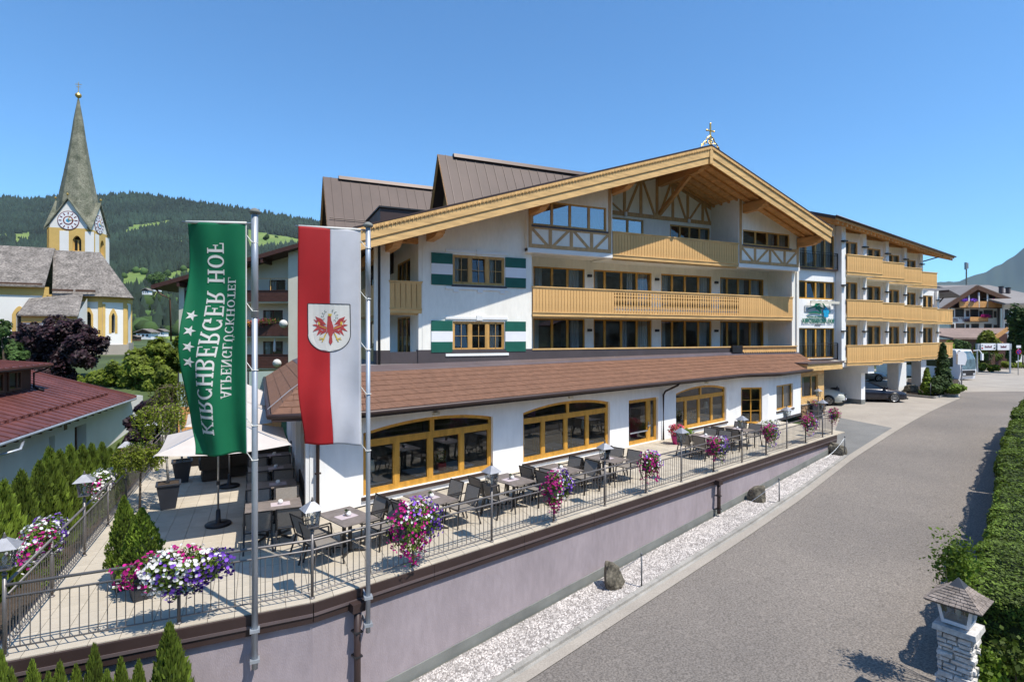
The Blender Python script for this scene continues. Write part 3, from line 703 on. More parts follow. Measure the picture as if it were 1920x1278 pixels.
for i, (a, b) in enumerate(W):
    pitchs = [k*(b-a) for k in [(.236,.486,.74),(.226,.478,.735),(.214,.466,.727)][i]]
    f = archp(a, b, 2.0, 2.235)
    w_ = window(annex, FA, a, b, .24, 2.0, -.10, fw=.11, mull=[a+p for p in pitchs], trans=(1.69,), glass='glass_dark', arch=f, mw=.15, depth=.1, room=4.2, sill=(.06, 'brownmetal'), sw=.035, label='wide arched golden window with four lower panes')
# terrace door
wd = window(annex, FA, DOOR[0], DOOR[1], .02, 1.96, -.10, fw=.10, mull=(DOOR[0]+(DOOR[1]-DOOR[0])*.73,), glass='glass_dark', name='glass_door', mw=.22, depth=.12, room=3.5, sw=.05)
D0_ = DOOR[0]; mb = MB(FA); mb.box(D0_+.2,-.10,.50,D0_+1.45,-.07,.55); mb.build('push_bar', M['galv'], wd)
mb = MB(FA); mb.box(D0_+1.50,-.09,.72,D0_+1.58,.0,.76); mb.box(D0_+1.37,-.02,.72,D0_+1.55,.01,.76); mb.box(D0_+1.52,-.09,.60,D0_+1.57,-.07,.9); mb.build('handle', M['galv'], wd)
# left facet and side wall
FS = Fr(SIDEX, 15.19, 0)
wall_open('wall', FS, 0, A0.x-SIDEX, -.02, 2.82, [], M['plaster_grey'], annex)
FW = Fr(SIDEX, 28.5, -math.pi/2)          # side wall: s runs from the back to the front, outward = -X
L_ = 28.5-15.19
def sideY(px_): return at_x(px_, 800, SIDEX).y
y1, y0 = sideY(563.5), sideY(577.5); y3, y2 = sideY(547), sideY(554)
so1 = (28.5-y1, 28.5-y0); so2 = (28.5-y3, 28.5-y2)
wall_open('wall', FW, 0, L_, -.02, 2.82, [(so1[0], so1[1], .45, 2.2), (so2[0], so2[1], .45, 2.2)], M['plaster_grey'], annex, back=False)
for a, b in (so1, so2): window(annex, FW, a, b, .45, 2.2, -.1, fw=.1, mull=[a+(b-a)*k/3 for k in (1, 2)], glass='glass_dark', mw=.1, room=.2, sill=(.05, 'brownmetal'))
MB(FW).box(so1[0]-.2, .0, 0, so1[1]+.1, .035, .42).build('wainscot', M['darkplinth'], annex); MB(FW).box(so2[0]-.2, .0, 0, so2[1]+.1, .035, .42).build('wainscot', M['darkplinth'], annex)
MB(FW).box(so1[1]+.12, .0, 0, L_-.02, .10, 2.6).build('pilaster', M['plaster_grey'], annex)
MB(FW).box(so2[1]+.15, .0, 0, so1[0]-.25, .12, 2.6).build('pilaster', M['plaster_grey'], annex)
# right end: facet with the green-glazed door, then last piece
w1 = FA(S1, 0, 0); F2 = Fr(w1[0], w1[1], rad(-13)); s2 = F2.px(1441, 720)[0]
a2 = F2.px(1389.5, 760)[0]; b2 = F2.px(1429, 760)[0]
wall_open('wall', F2, 0, s2, -.02, 2.82, [(a2, b2, .02, 1.95)], M['plaster_grey'], annex, rev=.2)
window(annex, F2, a2, b2, .02, 1.95, -.06, fw=.09, mull=((a2+b2)/2,), glass='glass_dark', name='glass_door', mw=.05, muntin=(1, 3), room=2)
w2 = F2(s2, 0, 0); F3 = Fr(w2[0], w2[1], rad(19)); s3 = F3.px(1501.5, 720)[0]; a3 = F3.px(1456, 740)[0]; b3 = F3.px(1487, 740)[0]
wall_open('wall', F3, 0, s3, -.02, 2.82, [(a3, b3, .55, 1.95)], M['plaster_grey'], annex, rev=.2)
window(annex, F3, a3, b3, .55, 1.95, -.08, fw=.09, mull=((a3+b3)/2,), glass='glass_dark', mw=.08, curt=((a3+.1, b3-.1),), room=2, sill=(.05, 'brownmetal'))
w3 = F3(s3, 0, 0); F4 = Fr(w3[0], w3[1], rad(90)); wall_open('wall', F4, 0, 1.2, -.02, 2.82, [], M['plaster_grey'], annex)
# plinth skirting at the foot of the annex
mb = MB(F3); mb.box(0, .0, 0, s3, .02, .12); mb.build('skirting', M['darkplinth'], annex)
# ---- annex roof
EZ = 2.74; ez_ = lambda p: (p[0], p[1], EZ); EL = ez_(at_z(510,786,2.63)); EK = ez_(FA(.9,.88,0)); E1 = ez_(FA(22.0,.88,0)); E2 = ez_(at_z(1465,702,2.63)); E3 = ez_(at_z(1539,692,2.63)); EB = (EL[0],28.8,EZ)
RL = (1.45,18.25,3.5); RK = (2.95,18.35,3.5); RM_ = (19.11,22.85,3.5); R1 = (24.6,23.86,3.54); R2 = (26.2,23.86,3.56); R3 = (30.9,23.86,3.56); RBk = (1.45,28.8,3.5)
def lerp(a, b, t): return tuple(a[i]+(b[i]-a[i])*t for i in range(3))
roof = MB(); 
faces = [(EB,EL,RL,RBk),(EL,EK,RK,RL),(EK,E1,R1,RK),(E1,E2,R2,R1),(E2,E3,R3,R2)]
def bil(f, u, v): a = lerp(f[0], f[1], u); b = lerp(f[3], f[2], u); return lerp(a, b, v)
for f in faces:
    for i in range(16):
        for j in range(8): roof.face([(lambda p: (p[0],p[1],p[2]-.03))(bil(f, uu/16, vv/8)) for uu, vv in ((i,j),(i+1,j),(i+1,j+1),(i,j+1))])
    roof.face([(p[0],p[1],p[2]-.16) for p in f][::-1])
rf = roof.build('roof', M['shingle_base'], annex)
tiles = []
def tile_face(e0, e1, r1, r0, wd=.44, ex=.5):
    Le = math.dist(e0, e1); Ls = math.dist(lerp(e0, e1, .5), lerp(r0, r1, .5)); nr = max(1, round(Ls/ex))
    e0v, e1v = Vector(e0), Vector(e1); ud = (e1v-e0v).normalized()
    for r in range(nr):
        v0 = r/nr; v1 = min(1, (r+1)/nr); a = Vector(lerp(e0, r0, v0)); b = Vector(lerp(e1, r1, v0)); c = Vector(lerp(e0, r0, v1)); d_ = Vector(lerp(e1, r1, v1))
        # columns run along the eave direction
        smin = min((a-e0v).dot(ud), (c-e0v).dot(ud)); smax = max((b-e0v).dot(ud), (d_-e0v).dot(ud))
        s = (math.floor(smin/wd)-(.5 if r % 2 else 0))*wd
        def at(sv, top):
            p, q = (c, d_) if top else (a, b); sa = (p-e0v).dot(ud); sb = (q-e0v).dot(ud)
            t = min(max((sv-sa)/max(sb-sa, 1e-6), 0), 1); return p+(q-p)*t
        while s < smax:
            g = .004; p0, p1, p2, p3 = at(s+g, 0), at(s+wd-g, 0), at(s+wd-g, 1), at(s+g, 1)
            if (p1-p0).length > .03 or (p2-p3).length > .03:
                n = (p1-p0).cross(p3-p0) if (p1-p0).length > .03 else (p2-p3).cross(p3-p0)
                n = n.normalized(); n = n if n.z > 0 else -n
                tiles.append(((p0+p2).xy.length, [p0+n*.004, p1+n*.004, p2-n*.006, p3-n*.006, p0+n*(.018+random.uniform(0,.003)), p1+n*(.018+random.uniform(0,.003)), p2+n*.004, p3+n*.004]))
            s += wd
tile_face(EL, EK, RK, RL); tile_face(EK, E1, R1, RK); tile_face(E1, E2, R2, R1); tile_face(E2, E3, R3, R2); tile_face(EB, EL, RL, RBk)
tiles.sort(key=lambda t: t[0]); rest = MB()
for k, (_, q) in enumerate(tiles):
    if k < 300: MB().hexa([tuple(p) for p in q]).build('shingle', M['shingle'], rf)
    else: rest.hexa([tuple(p) for p in q])
o = rest.build('shingles', M['shingle'], rf); o['kind'] = 'stuff'
# gutters, fascia, soffit
def off_line(pts, d, dz):
    out = []
    for i, p in enumerate(pts):
        a = Vector(pts[max(i-1, 0)]); b = Vector(pts[min(i+1, len(pts)-1)]); t = (b-a).normalized(); n = Vector((t.y, -t.x, 0)).normalized()
        out.append((p[0]+n.x*d, p[1]+n.y*d, p[2]+dz))
    return out
eav = [EB, EL, EK, E1, E2, E3]
MB().tube(off_line(eav, .07, -.05), .065, 8).build('gutter', M['brownmetal'], annex, True)
q = MB(); ol = off_line(eav, .0, 0)
for a, b in zip(ol, ol[1:]): q.beam((a[0],a[1],a[2]-.10), (b[0],b[1],b[2]-.10), .03, .16)
q.build('fascia', M['brownmetal'], annex)
q = MB(); inner = [(SIDEX,28.8),(SIDEX,15.19),(A0.x,A0.y),w1[:2],w2[:2],w3[:2]]
for (a, b, c, e) in zip(eav, eav[1:], inner, inner[1:]): q.face([(a[0],a[1],2.62),(b[0],b[1],2.62),(e[0],e[1],2.66),(c[0],c[1],2.66)])
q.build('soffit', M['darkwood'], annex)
# flashing band at the top, flat roof behind
def up(p, dz): return (p[0], p[1], p[2]+dz)
rid = [RBk, RL, RK, R1, R2, R3]; rin = [(1.95,28.8,3.70),(1.95,18.75,3.70),(3.1,18.85,3.70),(24.5,23.93,3.72),(26.3,23.93,3.72),(30.9,23.93,3.72)]
q = MB()
for i in range(len(rid)-1): q.hexa([up(rid[i],-.05), up(rid[i+1],-.05), up(rin[i+1],-.25), up(rin[i],-.25), up(rid[i],.02), up(rid[i+1],.02), rin[i+1], rin[i]])
q.build('flashing', M['brownmetal2'], annex)
q = MB(); q.face([(1.95,18.75,3.46),(3.1,18.85,3.46),(24.5,23.98,3.46),(24.5,30,3.46),(1.95,30,3.46)]); q.build('flat_roof', M['asphalt_roof'], annex)
# seams of the flashing and the lightning conductor wire
q = MB(); p0 = at_z(1152,670,3.56); p1 = at_z(1189,721,2.72); q.tube([p0+Vector((0,0,.06)), p0*.5+p1*.5+Vector((0,0,.06)), p1+Vector((0,0,.05)), p1+Vector((0,-.05,-.12))], .009, 6); q.tube([p0*.5+p1*.5+Vector((-.03,0,.02)), p0*.5+p1*.5+Vector((.03,0,.10))], .03, 6)
q.build('lightning_wire', M['galv'], annex)
q = MB(); a = Vector((1.3,17.6,3.44)); b = Vector((.2,15.9,2.76)); q.tube([a, a*.5+b*.5+Vector((0,0,.03)), b, b+Vector((-.02,-.02,-.15))], .009, 6); q.build('lightning_wire', M['galv'], annex)
q = MB(); q.box(1.05,15.0,2.80,1.13,15.1,2.98); q.tube([(1.09,15.05,2.92),(1.09,14.85,2.90)], .05, 8); q.build('floodlight', M['galv'], annex)
for px_, py_ in ((816,775),(1068,744),(1323,717)):
    s_, z_ = FA.px(px_, py_); MB(FA).box(s_-.1, .0, z_-.04, s_+.1, .1, z_+.05).build('wall_lamp', M['cream'], annex)
# downpipes on the annex
q = MB(FA); P_ = lambda s, d, z: FA(s, d, z)
qq = MB(); sp_ = FA.px(1244,760,.09)[0]; st_ = FA.px(1274,717,.9)[0]; qq.tube([P_(st_,.93,2.64), P_(st_-.1,.88,2.52), P_(sp_+.1,.14,2.2), P_(sp_,.09,2.05), P_(sp_,.09,.02)], .045, 8); qq.build('downpipe', M['brownmetal'], annex, True)
qq = MB(); qq.tube([(1.32,14.75,2.6),(1.38,15.05,2.4),(1.38,15.09,2.2),(1.38,15.09,.02)], .048, 8); qq.box(1.30,15.06,1.1,1.46,15.12,1.14); qq.build('downpipe', M['brownmetal'], annex, True)
# things inside the restaurant seen through the glass: table lamps, tables and chairs
def lamp(s, d, z=.42):
    x, y, _ = FA(s, d, 0); t = thing('table_lamp', LAMPL.pop(0), 'lamp', (x, y, z), group='lamps behind the restaurant windows')
    MB().lathe((0,0,0), [(.07,0),(.07,.015),(.012,.03),(.01,.34)], 10).build('stand', M['galv'], t, local=True)
    MB().lathe((0,0,.30), [(.115,0),(.08,.32)], 14).build('lamp_shade', M['lampshade'], t, local=True)
M['lampshade'] = pmat('pale_lamp_shade', (.80,.86,.78), .8, .03, 3, transl=.4)
LAMPL = ['pale green table lamp behind the leftmost pane of the first arched window', 'pale table lamp behind the rightmost pane of the first arched window', 'pale table lamp in the left pane of the middle arched window', 'pale table lamp in the right pane of the middle arched window', 'pale table lamp in the left corner of the third arched window', 'pale table lamp in the right pane of the third arched window']
for a, b in W: lamp(a+.62, -.75); lamp(b-.75, -.75, .62)
tb = 0
for a, b in W:
    for k, s in enumerate((a+.75, (a+b)/2+.1, b-.8)):
        x, y, _ = FA(s, -.95, 0); t = thing('dining_table', 'white-clothed dining table inside the %s arched window, %s' % (['first','middle','third'][tb], ['at its left','at its centre','at its right'][k]), 'table', (x, y, 0), ANNEX_A, group='dining tables inside the restaurant')
        MB().box(-.42,-.42,.36,.42,.42,.40).build('table_top', M['white'], t, local=True); MB().box(-.05,-.05,0,.05,.05,.36).build('leg', M['wooddark'], t, local=True)
        for sx in (-1, 1):
            x, y, _ = FA(s+sx*.66, -1.0, 0); c = thing('dining_chair', 'wooden chair on the %s of the %s indoor table of the %s arched window' % (['left','right'][sx > 0], ['left','centre','right'][k], ['first','middle','third'][tb]), 'chair', (x, y, 0), ANNEX_A, group='wooden chairs inside the restaurant')
            MB().box(-.2,-.2,.22,.2,.2,.27).build('seat', M['winframe2'], c, local=True)
            q = MB(); q.box(sx*.2-.02,-.2,.2,sx*.2+.02,.2,.3); 
            for yy in (-.18, -.06, .06, .18): q.box(sx*.2-.015, yy-.025, .3, sx*.2+.015, yy+.025, .85)
            q.box(sx*.2-.02,-.2,.85,sx*.2+.02,.2,.95); q.build('backrest', M['winframe2'], c, local=True)
    tb += 1
x, y, _ = FA(W[0][1]-1.65, -.62, 0); t = thing('flower_pot', 'square red flower pot with leafy plant behind the first arched window', 'flower pot', (x, y, .40))
MB().box(-.13,-.13,0,.13,.13,.22).build('pot', M['redpaint'], t, local=True)
_, lf = petunia(5, .22,.22,.28,0,(-9,-9,-9,0,0,0),1,160); o = link('plant', lf, t, local=True); o.location = (0,0,.42)
# ================================================================ HOTEL main block
hotel = thing('hotel_building', 'large white alpine hotel with broad timber gable, green shutters and long carved balconies', 'building', (18, 26, 0))
HY = 24.0; FH = Fr(0, HY, 0)
AX, AZ, SLL, SLR = 21.53, 14.70, .3187, .371
def zroof(x): return AZ-(AX-x)*SLL if x < AX else AZ-(x-AX)*SLR
def zun(x): return zroof(x)-.42
# --- left wall with shuttered windows
XL, XR0 = 6.62, 12.1
sh = [(7.02, 5.37, 3.93), (7.02, 8.46, 7.0)]
u0, u1 = FH.px(849,500)[0], FH.px(946,500)[0]
wzs = [(4.0, 5.36), (7.06, 8.42)]
wall_open('wall', FH, XL, XR0, 4.06, 13, [(u0, u1, a, b) for a, b in wzs], M['plaster'], hotel, ztop=zun, rev=.16)
MB(FH).box(XL-.2, -.3, 3.4, XR0, .02, 4.06).build('plinth_cladding', M['darkplinth'], hotel)
MB(FH).box(XR0, -.3, 3.4, 30.39, .0, 4.0).build('plinth_cladding', M['darkplinth'], hotel)
for i, (a, b) in enumerate(wzs):
    th = (u1-u0)/3
    window(hotel, FH, u0, u1, a, b, -.05, fw=.07, mull=(u0+th, u0+2*th), glass='glass', frame='winframe2', muntin=(2, 2), mw=.12, sw=.05, curt=((u0+.1, u0+.38), (u0+2*th+.12, u0+2*th+.42)) if i else ((u1-.65, u1-.2),), tilt=(1,) if i else (0,), sill=(.06, 'darkplinth'))
    q = MB(FH); q.box(u0-.35, .0, b+.10, u1+.15, .045, b+.22); q.box((u0+u1)/2-.15, .0, b+.06, (u0+u1)/2+.15, .07, b+.28)
    q.box(u0-.35, .0, a-.24, u1+.2, .06, a-.12)
    if i:
        for xx in (u0+.02, (u0+u1)/2-.1, u1-.25): q.box(xx, .0, a-.36, xx+.26, .055, a-.24)
    q.build('window_surround', M['trim'], hotel)
    z0, z1 = a-.06, b+.02; t3 = (z1-z0)/3
    for x0, x1 in ((7.03, u0-.02), (u1+.03, 11.76)):
        q = MB(FH)
        q.box(x0, .0, z0, x1, .045, z0+t3, 0); q.box(x0, .0, z0+t3, x1, .044, z0+2*t3, 1); q.box(x0, .0, z0+2*t3, x1, .045, z1, 0)
        q.build('shutter', [M['green'], M['white']], hotel)
# --- loggia storeys
RY = -1.8                                    # recess depth
ops = []; wins = [(13.10,16.28),(16.85,20.87),(21.56,25.5),(26.2,30.02)]
panes = [(.36,.66),(.19,.47,.74),(.22,.47,.74),(.17,.42,.69)]
z_lv = [(3.6,5.62),(6.35,8.36)]
wall_open('wall', FH, 12.1, 30.39, 3.4, 8.86, [(a, b, lo, hi) for a, b in wins for lo, hi in z_lv], M['plaster'], hotel, d=RY, rev=.12, back=False)
cur = {(0,0):((.08,.2),(.70,.93)),(0,1):((.02,.1),(.60,.70),(.78,.97)),(0,2):((.02,.18),(.78,.97)),(0,3):((.04,.14),(.45,.6),(.73,.95)),(1,0):((.02,.14),(.76,.92)),(1,1):((.50,.60),(.78,.97)),(1,2):((.02,.14),(.80,.96)),(1,3):((.03,.14),(.73,.93))}
for lv, (lo, hi) in enumerate(z_lv):
    for i, (a, b) in enumerate(wins):
        L = b-a; cc = cur[(1-lv, i)]
        window(hotel, FH, a, b, lo, hi, RY-.04, fw=.08, mull=[a+L*p for p in panes[i]], glass='glass', frame='winframe', mw=.14, curt=[(a+L*p, a+L*q) for p, q in cc], tilt=(len(panes[i]),) if i in (1, 3) else (), room=2.6)
MB(FH).face([(12.1,0,3.4),(12.1,RY,3.4),(12.1,RY,8.9),(12.1,0,8.9)]).build('return_wall', M['plaster'], hotel)
q = MB(FH); q.box(30.39, RY, 3.4, 30.75, 0, 8.83); q.build('return_wall', M['plaster'], hotel)
q = MB(FH); q.box(12.1, RY, 5.80, 30.39, -.1, 6.06); q.box(12.1, RY-.1, 8.84, 30.76, -.03, 9.0); q.build('floor_slab', M['plaster'], hotel)
q = MB(FH); q.box(12.12, -.06, 4.0, 25.9, .03, 4.07); q.build('sill_board', M['woodh'], hotel)
for lv in (5.0, 8.0):
    for x in (16.56, 21.22, 25.84): MB(FH).box(x-.12, RY, lv-.07, x+.12, RY+.12, lv+.07).build('wall_lamp', M['blacksteel'], hotel)
oa, ob = FH.px(1152,560,.0)[0], FH.px(1382,560,.0)[0]
balcony(hotel, FH, 12.12, 30.38, .05, 7.12, 5.62, pitch=.178, orn=(oa, ob), slab=0)
# --- upper boxes (bay rooms) with painted timber frame
def framewall(parent, T, s0, s1, z0, z1, d, n, flip=0, w=.16, post=None):
    q = MB(T)
    q.box(s0, d, z0, s1, d+.035, z0+w); q.box(s0, d, z1-w, s1, d+.036, z1)
    q.box(s0, d, z0+w, s0+w, d+.034, z1-w); q.box(s1-w, d, z0+w, s1, d+.034, z1-w)
    for k in range(1, n): x = s0+(s1-s0)*k/n; q.box(x-w/2, d, z0+w, x+w/2, d+.034, z1-w)
    for k in range(n):
        a = s0+(s1-s0)*k/n+w/2; b = s0+(s1-s0)*(k+1)/n-w/2; p, r = (a, b) if (k+flip) % 2 == 0 else (b, a)
        q.beam((p,d+.014,z1-w-.02),(r,d+.014,z0+w+.02),.03,w*.72,up=(0,0,1)) if False else q.prism([(p,d+.002,z1-w),(p+(.2 if p < r else -.2),d+.002,z1-w),(r,d+.002,z0+w),(r-(.2 if p < r else -.2),d+.002,z0+w)], T_vec(T,0,.026,0))
    return q.build('timber_frame', M['woodv'], parent)
BD = .30
bx = [(11.72, 16.62), (25.52, 30.68)]
bw = [(FH.px(998,400,BD)[0], FH.px(1137,400,BD)[0], 10.06, 11.28), (FH.px(1393,440,BD)[0], FH.px(1481,450,BD)[0], 10.08, 11.0)]
for i, (a, b) in enumerate(bx):
    p, r, lo, hi = bw[i]
    zt = (lambda x: zun(x)) 
    hi2 = [hi, 10.95][i]
    wall_open('wall', FH, a, b, 8.78, 14, [(p, r, lo, hi2)] , M['plaster'], hotel, d=BD, ztop=zt, rev=.14, back=False)
    MB(FH).box(a, -.02, 8.72, b, BD+.03, 8.93).build('slab_edge', M['trim'], hotel)
    q = MB(FH); x = b if i == 0 else a
    q.face([(a,0,8.8),(a,BD,8.8),(a,BD,zun(a)),(a,0,zun(a))]) if i == 0 else None; q.face([(b,0,8.8),(b,BD,8.8),(b,BD,zun(b)),(b,0,zun(b))]); q.build('side_wall', M['plaster'], hotel)
    framewall(hotel, FH, a+.05, b-.08, 8.96, 10.05, BD, 4, w=.17)
    q = MB(FH); q.box(a+.05, BD, 10.05, a+.22, BD+.035, zun(a)-.1); q.box(b-.25, BD, 10.05, b-.08, BD+.035, zun(b)-(.1 if i == 0 else .1)); q.build('timber_frame', M['woodv'], hotel)
    L = r-p
    window(hotel, FH, p, r, lo, hi2, BD-.04, fw=.08, mull=[p+L*k for k in ((.26,.5,.76) if i == 0 else (.27,.52,.76))], glass='glass_up' if i == 0 else 'glass', frame='winframe2', mw=.13, curt=((p+L*.05, p+L*.22), (p+L*.82, p+L*.95)) if i == 0 else ((p+.1, p+.3), (p+L*.6, p+L*.72), (p+L*.78, r-.1)), room=2.2, sill=(BD+.05, 'darkplinth'))
# recess between the boxes
UR = -1.9
ops = [(18.0, 20.35, 9.3, 11.42), (22.3, 25.45, 9.3, 11.36)]
wall_open('wall', FH, 16.62, 25.52, 8.9, 14, ops, M['plaster'], hotel, d=UR, rev=.12, back=False, ztop=zun) if False else None
def ridge_wall(): # wall with its peak at the ridge
    for a, b, oo in ((16.62, AX, [ops[0]]), (AX, 25.52, [ops[1]])): wall_open('wall', FH, a, b, 8.9, 12, oo, M['plaster'], hotel, d=UR, rev=.12, back=False, ztop=zun)
ridge_wall()
window(hotel, FH, 18.0, 20.35, 9.3, 11.42, UR-.03, fw=.09, mull=(19.25,), glass='glass_up', frame='winframe2', mw=.14, curt=(), room=2.2)
window(hotel, FH, 22.3, 25.45, 9.3, 11.36, UR-.03, fw=.09, mull=(23.1,23.85,24.65), glass='glass', frame='winframe2', mw=.12, curt=((22.4,22.6),(24.75,25.3)), room=2.2)
q = MB(FH); q.box(25.52, UR, 8.9, 25.62, BD-.01, zun(25.6)); q.box(16.5, UR, 8.9, 16.60, BD-.01, zun(16.5)); q.build('return_wall', M['plaster'], hotel)
# truss drawing on the gable wall
q = MB(FH); d = UR; tz0 = 11.56
q.box(16.62, d, tz0, 25.52, d+.05, tz0+.22)
for x in (17.85, 18.99, 20.15, 21.32, 22.5, 23.66, 24.85): q.box(x-.09, d, tz0+.22, x+.09, d+.045, zun(x)-.14)
def diag(x0, z0, x1, z1): q.prism([(x0-.08,d,z0),(x0+.08,d,z0),(x1+.08,d,z1),(x1-.08,d,z1)], T_vec(FH,0,.04,0))
for x0, x1 in ((18.8,17.0),(19.2,20.0),(21.1,20.3),(21.5,22.3),(23.5,22.7),(23.9,24.7),(21.1,20.3)): pass
for xb, xt in ((18.8,17.3),(19.15,20.0),(21.15,20.3),(21.5,22.35),(23.5,22.65),(23.8,24.7),(25.4,24.98)): diag(xb, tz0+.22, xt, zun(xt)-.2)
q.build('timber_frame', M['woodv'], hotel)
q = MB(FH)
for s in (-1, 1):
    a = (AX+s*.2, d, zun(AX)-.1); b = (AX-5.2 if s < 0 else AX+4.1, d, zun(AX-5.2 if s < 0 else AX+4.1)-.1)
    q.prism([(a[0],d,a[2]),(b[0],d,b[2]),(b[0],d,b[2]-.2),(a[0],d,a[2]-.2)], T_vec(FH,0,.05,0))
q.build('timber_frame', M['woodv'], hotel)
for x in (18.99, 23.66): MB(FH).lathe((x, UR+.14, tz0-.05), [(.08,0),(.08,.24)], 10).build('wall_lamp', M['white'], hotel)
balcony(hotel, FH, 16.66, 25.48, BD-.02, 10.12, 8.68, pitch=.185, slab=2.2)
# --- left walkway balcony, column and far left wing
q = MB(FH); q.box(4.57, -.5, 3.4, 5.17, 0, 9.2); q.build('column', M['plaster'], hotel)
MB(FH).box(4.55, -.5, 3.4, 5.18, .015, 4.06).build('plinth_cladding', M['darkplinth'], hotel)
MB(FH).box(5.17, -.12, 3.4, 6.62, -.03, 3.98).build('plinth_cladding', M['darkplinth'], hotel)
MB(FH).box(5.0, -.25, 8.80, 6.6, -.05, 9.05).build('tie_beam', M['woodbeam'], hotel)
balcony(hotel, FH, 5.15, 6.60, -.02, 7.12, 5.66, pitch=.24, slab=1.2)
FSd = Fr(6.45, 44, -math.pi/2)
so_ = lambda y: 44-y
wall_open('wall', FSd, 0, so_(24.02), 3.4, 9.6, [(so_(28.2), so_(25.5), z0, z1) for z0, z1 in z_lv]+[(so_(36), so_(31), z0, z1) for z0, z1 in z_lv], M['plaster'], hotel, rev=.12)
for z0, z1 in z_lv:
    for ya, yb in ((28.2, 25.5), (36, 31)): window(hotel, FSd, so_(ya), so_(yb), z0, z1, -.03, fw=.08, mull=(so_(ya)+(ya-yb)/3, so_(ya)+(ya-yb)*2/3), mw=.12, room=2, frame='winframe2', curt=((so_(ya)+.2, so_(ya)+.8),))
q = MB(); q.box(5.0, 24.5, 5.80, 6.4, 43, 6.04); q.box(5.0, 24.5, 3.4, 6.4, 43, 3.5); q.build('floor_slab', M['plaster'], hotel)
FB = Fr(5.0, 43.5, -math.pi/2)
balcony(hotel, FB, 0, 43.5-24.55, .0, 7.12, 5.66, pitch=.24, slab=0, stuff=True)
balcony(hotel, FB, 0, 43.5-24.55, .0, 4.1, 3.0, pitch=.24, slab=0, stuff=True, fringe=False)
for y in (30.5, 37): MB().box(4.6, y, 3.4, 5.0, y+.5, 9.3).build('column', M['plaster'], hotel)
# --- great roof
VY = 21.87; BY = 38.0; XE0, XE1 = 3.30, 31.05
def roofz(x, off): return zroof(x)-off
q = MB()
for a, b in ((XE0, AX), (AX, XE1)):
    q.hexa([(a,VY+.05,roofz(a,.42)),(b,VY+.05,roofz(b,.42)),(b,BY,roofz(b,.42)),(a,BY,roofz(a,.42)),(a,VY+.05,roofz(a,.02)),(b,VY+.05,roofz(b,.02)),(b,BY,roofz(b,.02)),(a,BY,roofz(a,.02))], 0)
rf = q.build('roof', M['metalroof'], hotel)
q = MB()                       # standing seams running down the slope
y = VY+.5
while y < BY-.2:
    for a, b in ((XE0, AX), (AX, XE1)): q.hexa([(a,y,roofz(a,.02)),(b,y,roofz(b,.02)),(b,y+.03,roofz(b,.02)),(a,y+.03,roofz(a,.02)),(a,y,roofz(a,-.03)),(b,y,roofz(b,-.03)),(b,y+.03,roofz(b,-.03)),(a,y+.03,roofz(a,-.03))])
    y += .55
o = q.build('standing_seams', M['metalroof'], rf); o['kind'] = 'stuff'
# soffit: planks and rafters
q = MB(); 
for a, b, m in ((XE0, AX, 0), (AX, XE1, 0)): q.hexa([(a,VY+.06,roofz(a,.46)),(b,VY+.06,roofz(b,.46)),(b,BY,roofz(b,.46)),(a,BY,roofz(a,.46)),(a,VY+.06,roofz(a,.43)),(b,VY+.06,roofz(b,.43)),(b,BY,roofz(b,.43)),(a,BY,roofz(a,.43))])
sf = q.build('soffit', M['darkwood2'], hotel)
x = XE0+.02; q = MB(); pl = 0
while x < XE1-.1:
    b = min(x+.145, AX if x < AX-.01 else XE1)
    if b-x > .03:
        mb = MB(); mb.hexa([(x,VY+.08,roofz(x,.485)),(b-.008,VY+.08,roofz(b-.008,.485)),(b-.008,26.4,roofz(b-.008,.485)),(x,26.4,roofz(x,.485)),(x,VY+.08,roofz(x,.46)),(b-.008,VY+.08,roofz(b-.008,.46)),(b-.008,26.4,roofz(b-.008,.46)),(x,26.4,roofz(x,.46))]); mb.build('soffit_plank', M['wooddark'], sf)
    x = b+.001 if b != AX else AX+.001
for y in (22.55, 23.15, 23.75, 24.35, 24.95, 25.55):
    for a, b in ((XE0+.05, AX-.05), (AX+.05, XE1-.05)):
        mb = MB(); mb.hexa([(a,y,roofz(a,.62)),(b,y,roofz(b,.62)),(b,y+.11,roofz(b,.62)),(a,y+.11,roofz(a,.62)),(a,y,roofz(a,.487)),(b,y,roofz(b,.487)),(b,y+.11,roofz(b,.487)),(a,y+.11,roofz(a,.487))]); mb.build('rafter', M['woodbeam'], hotel)
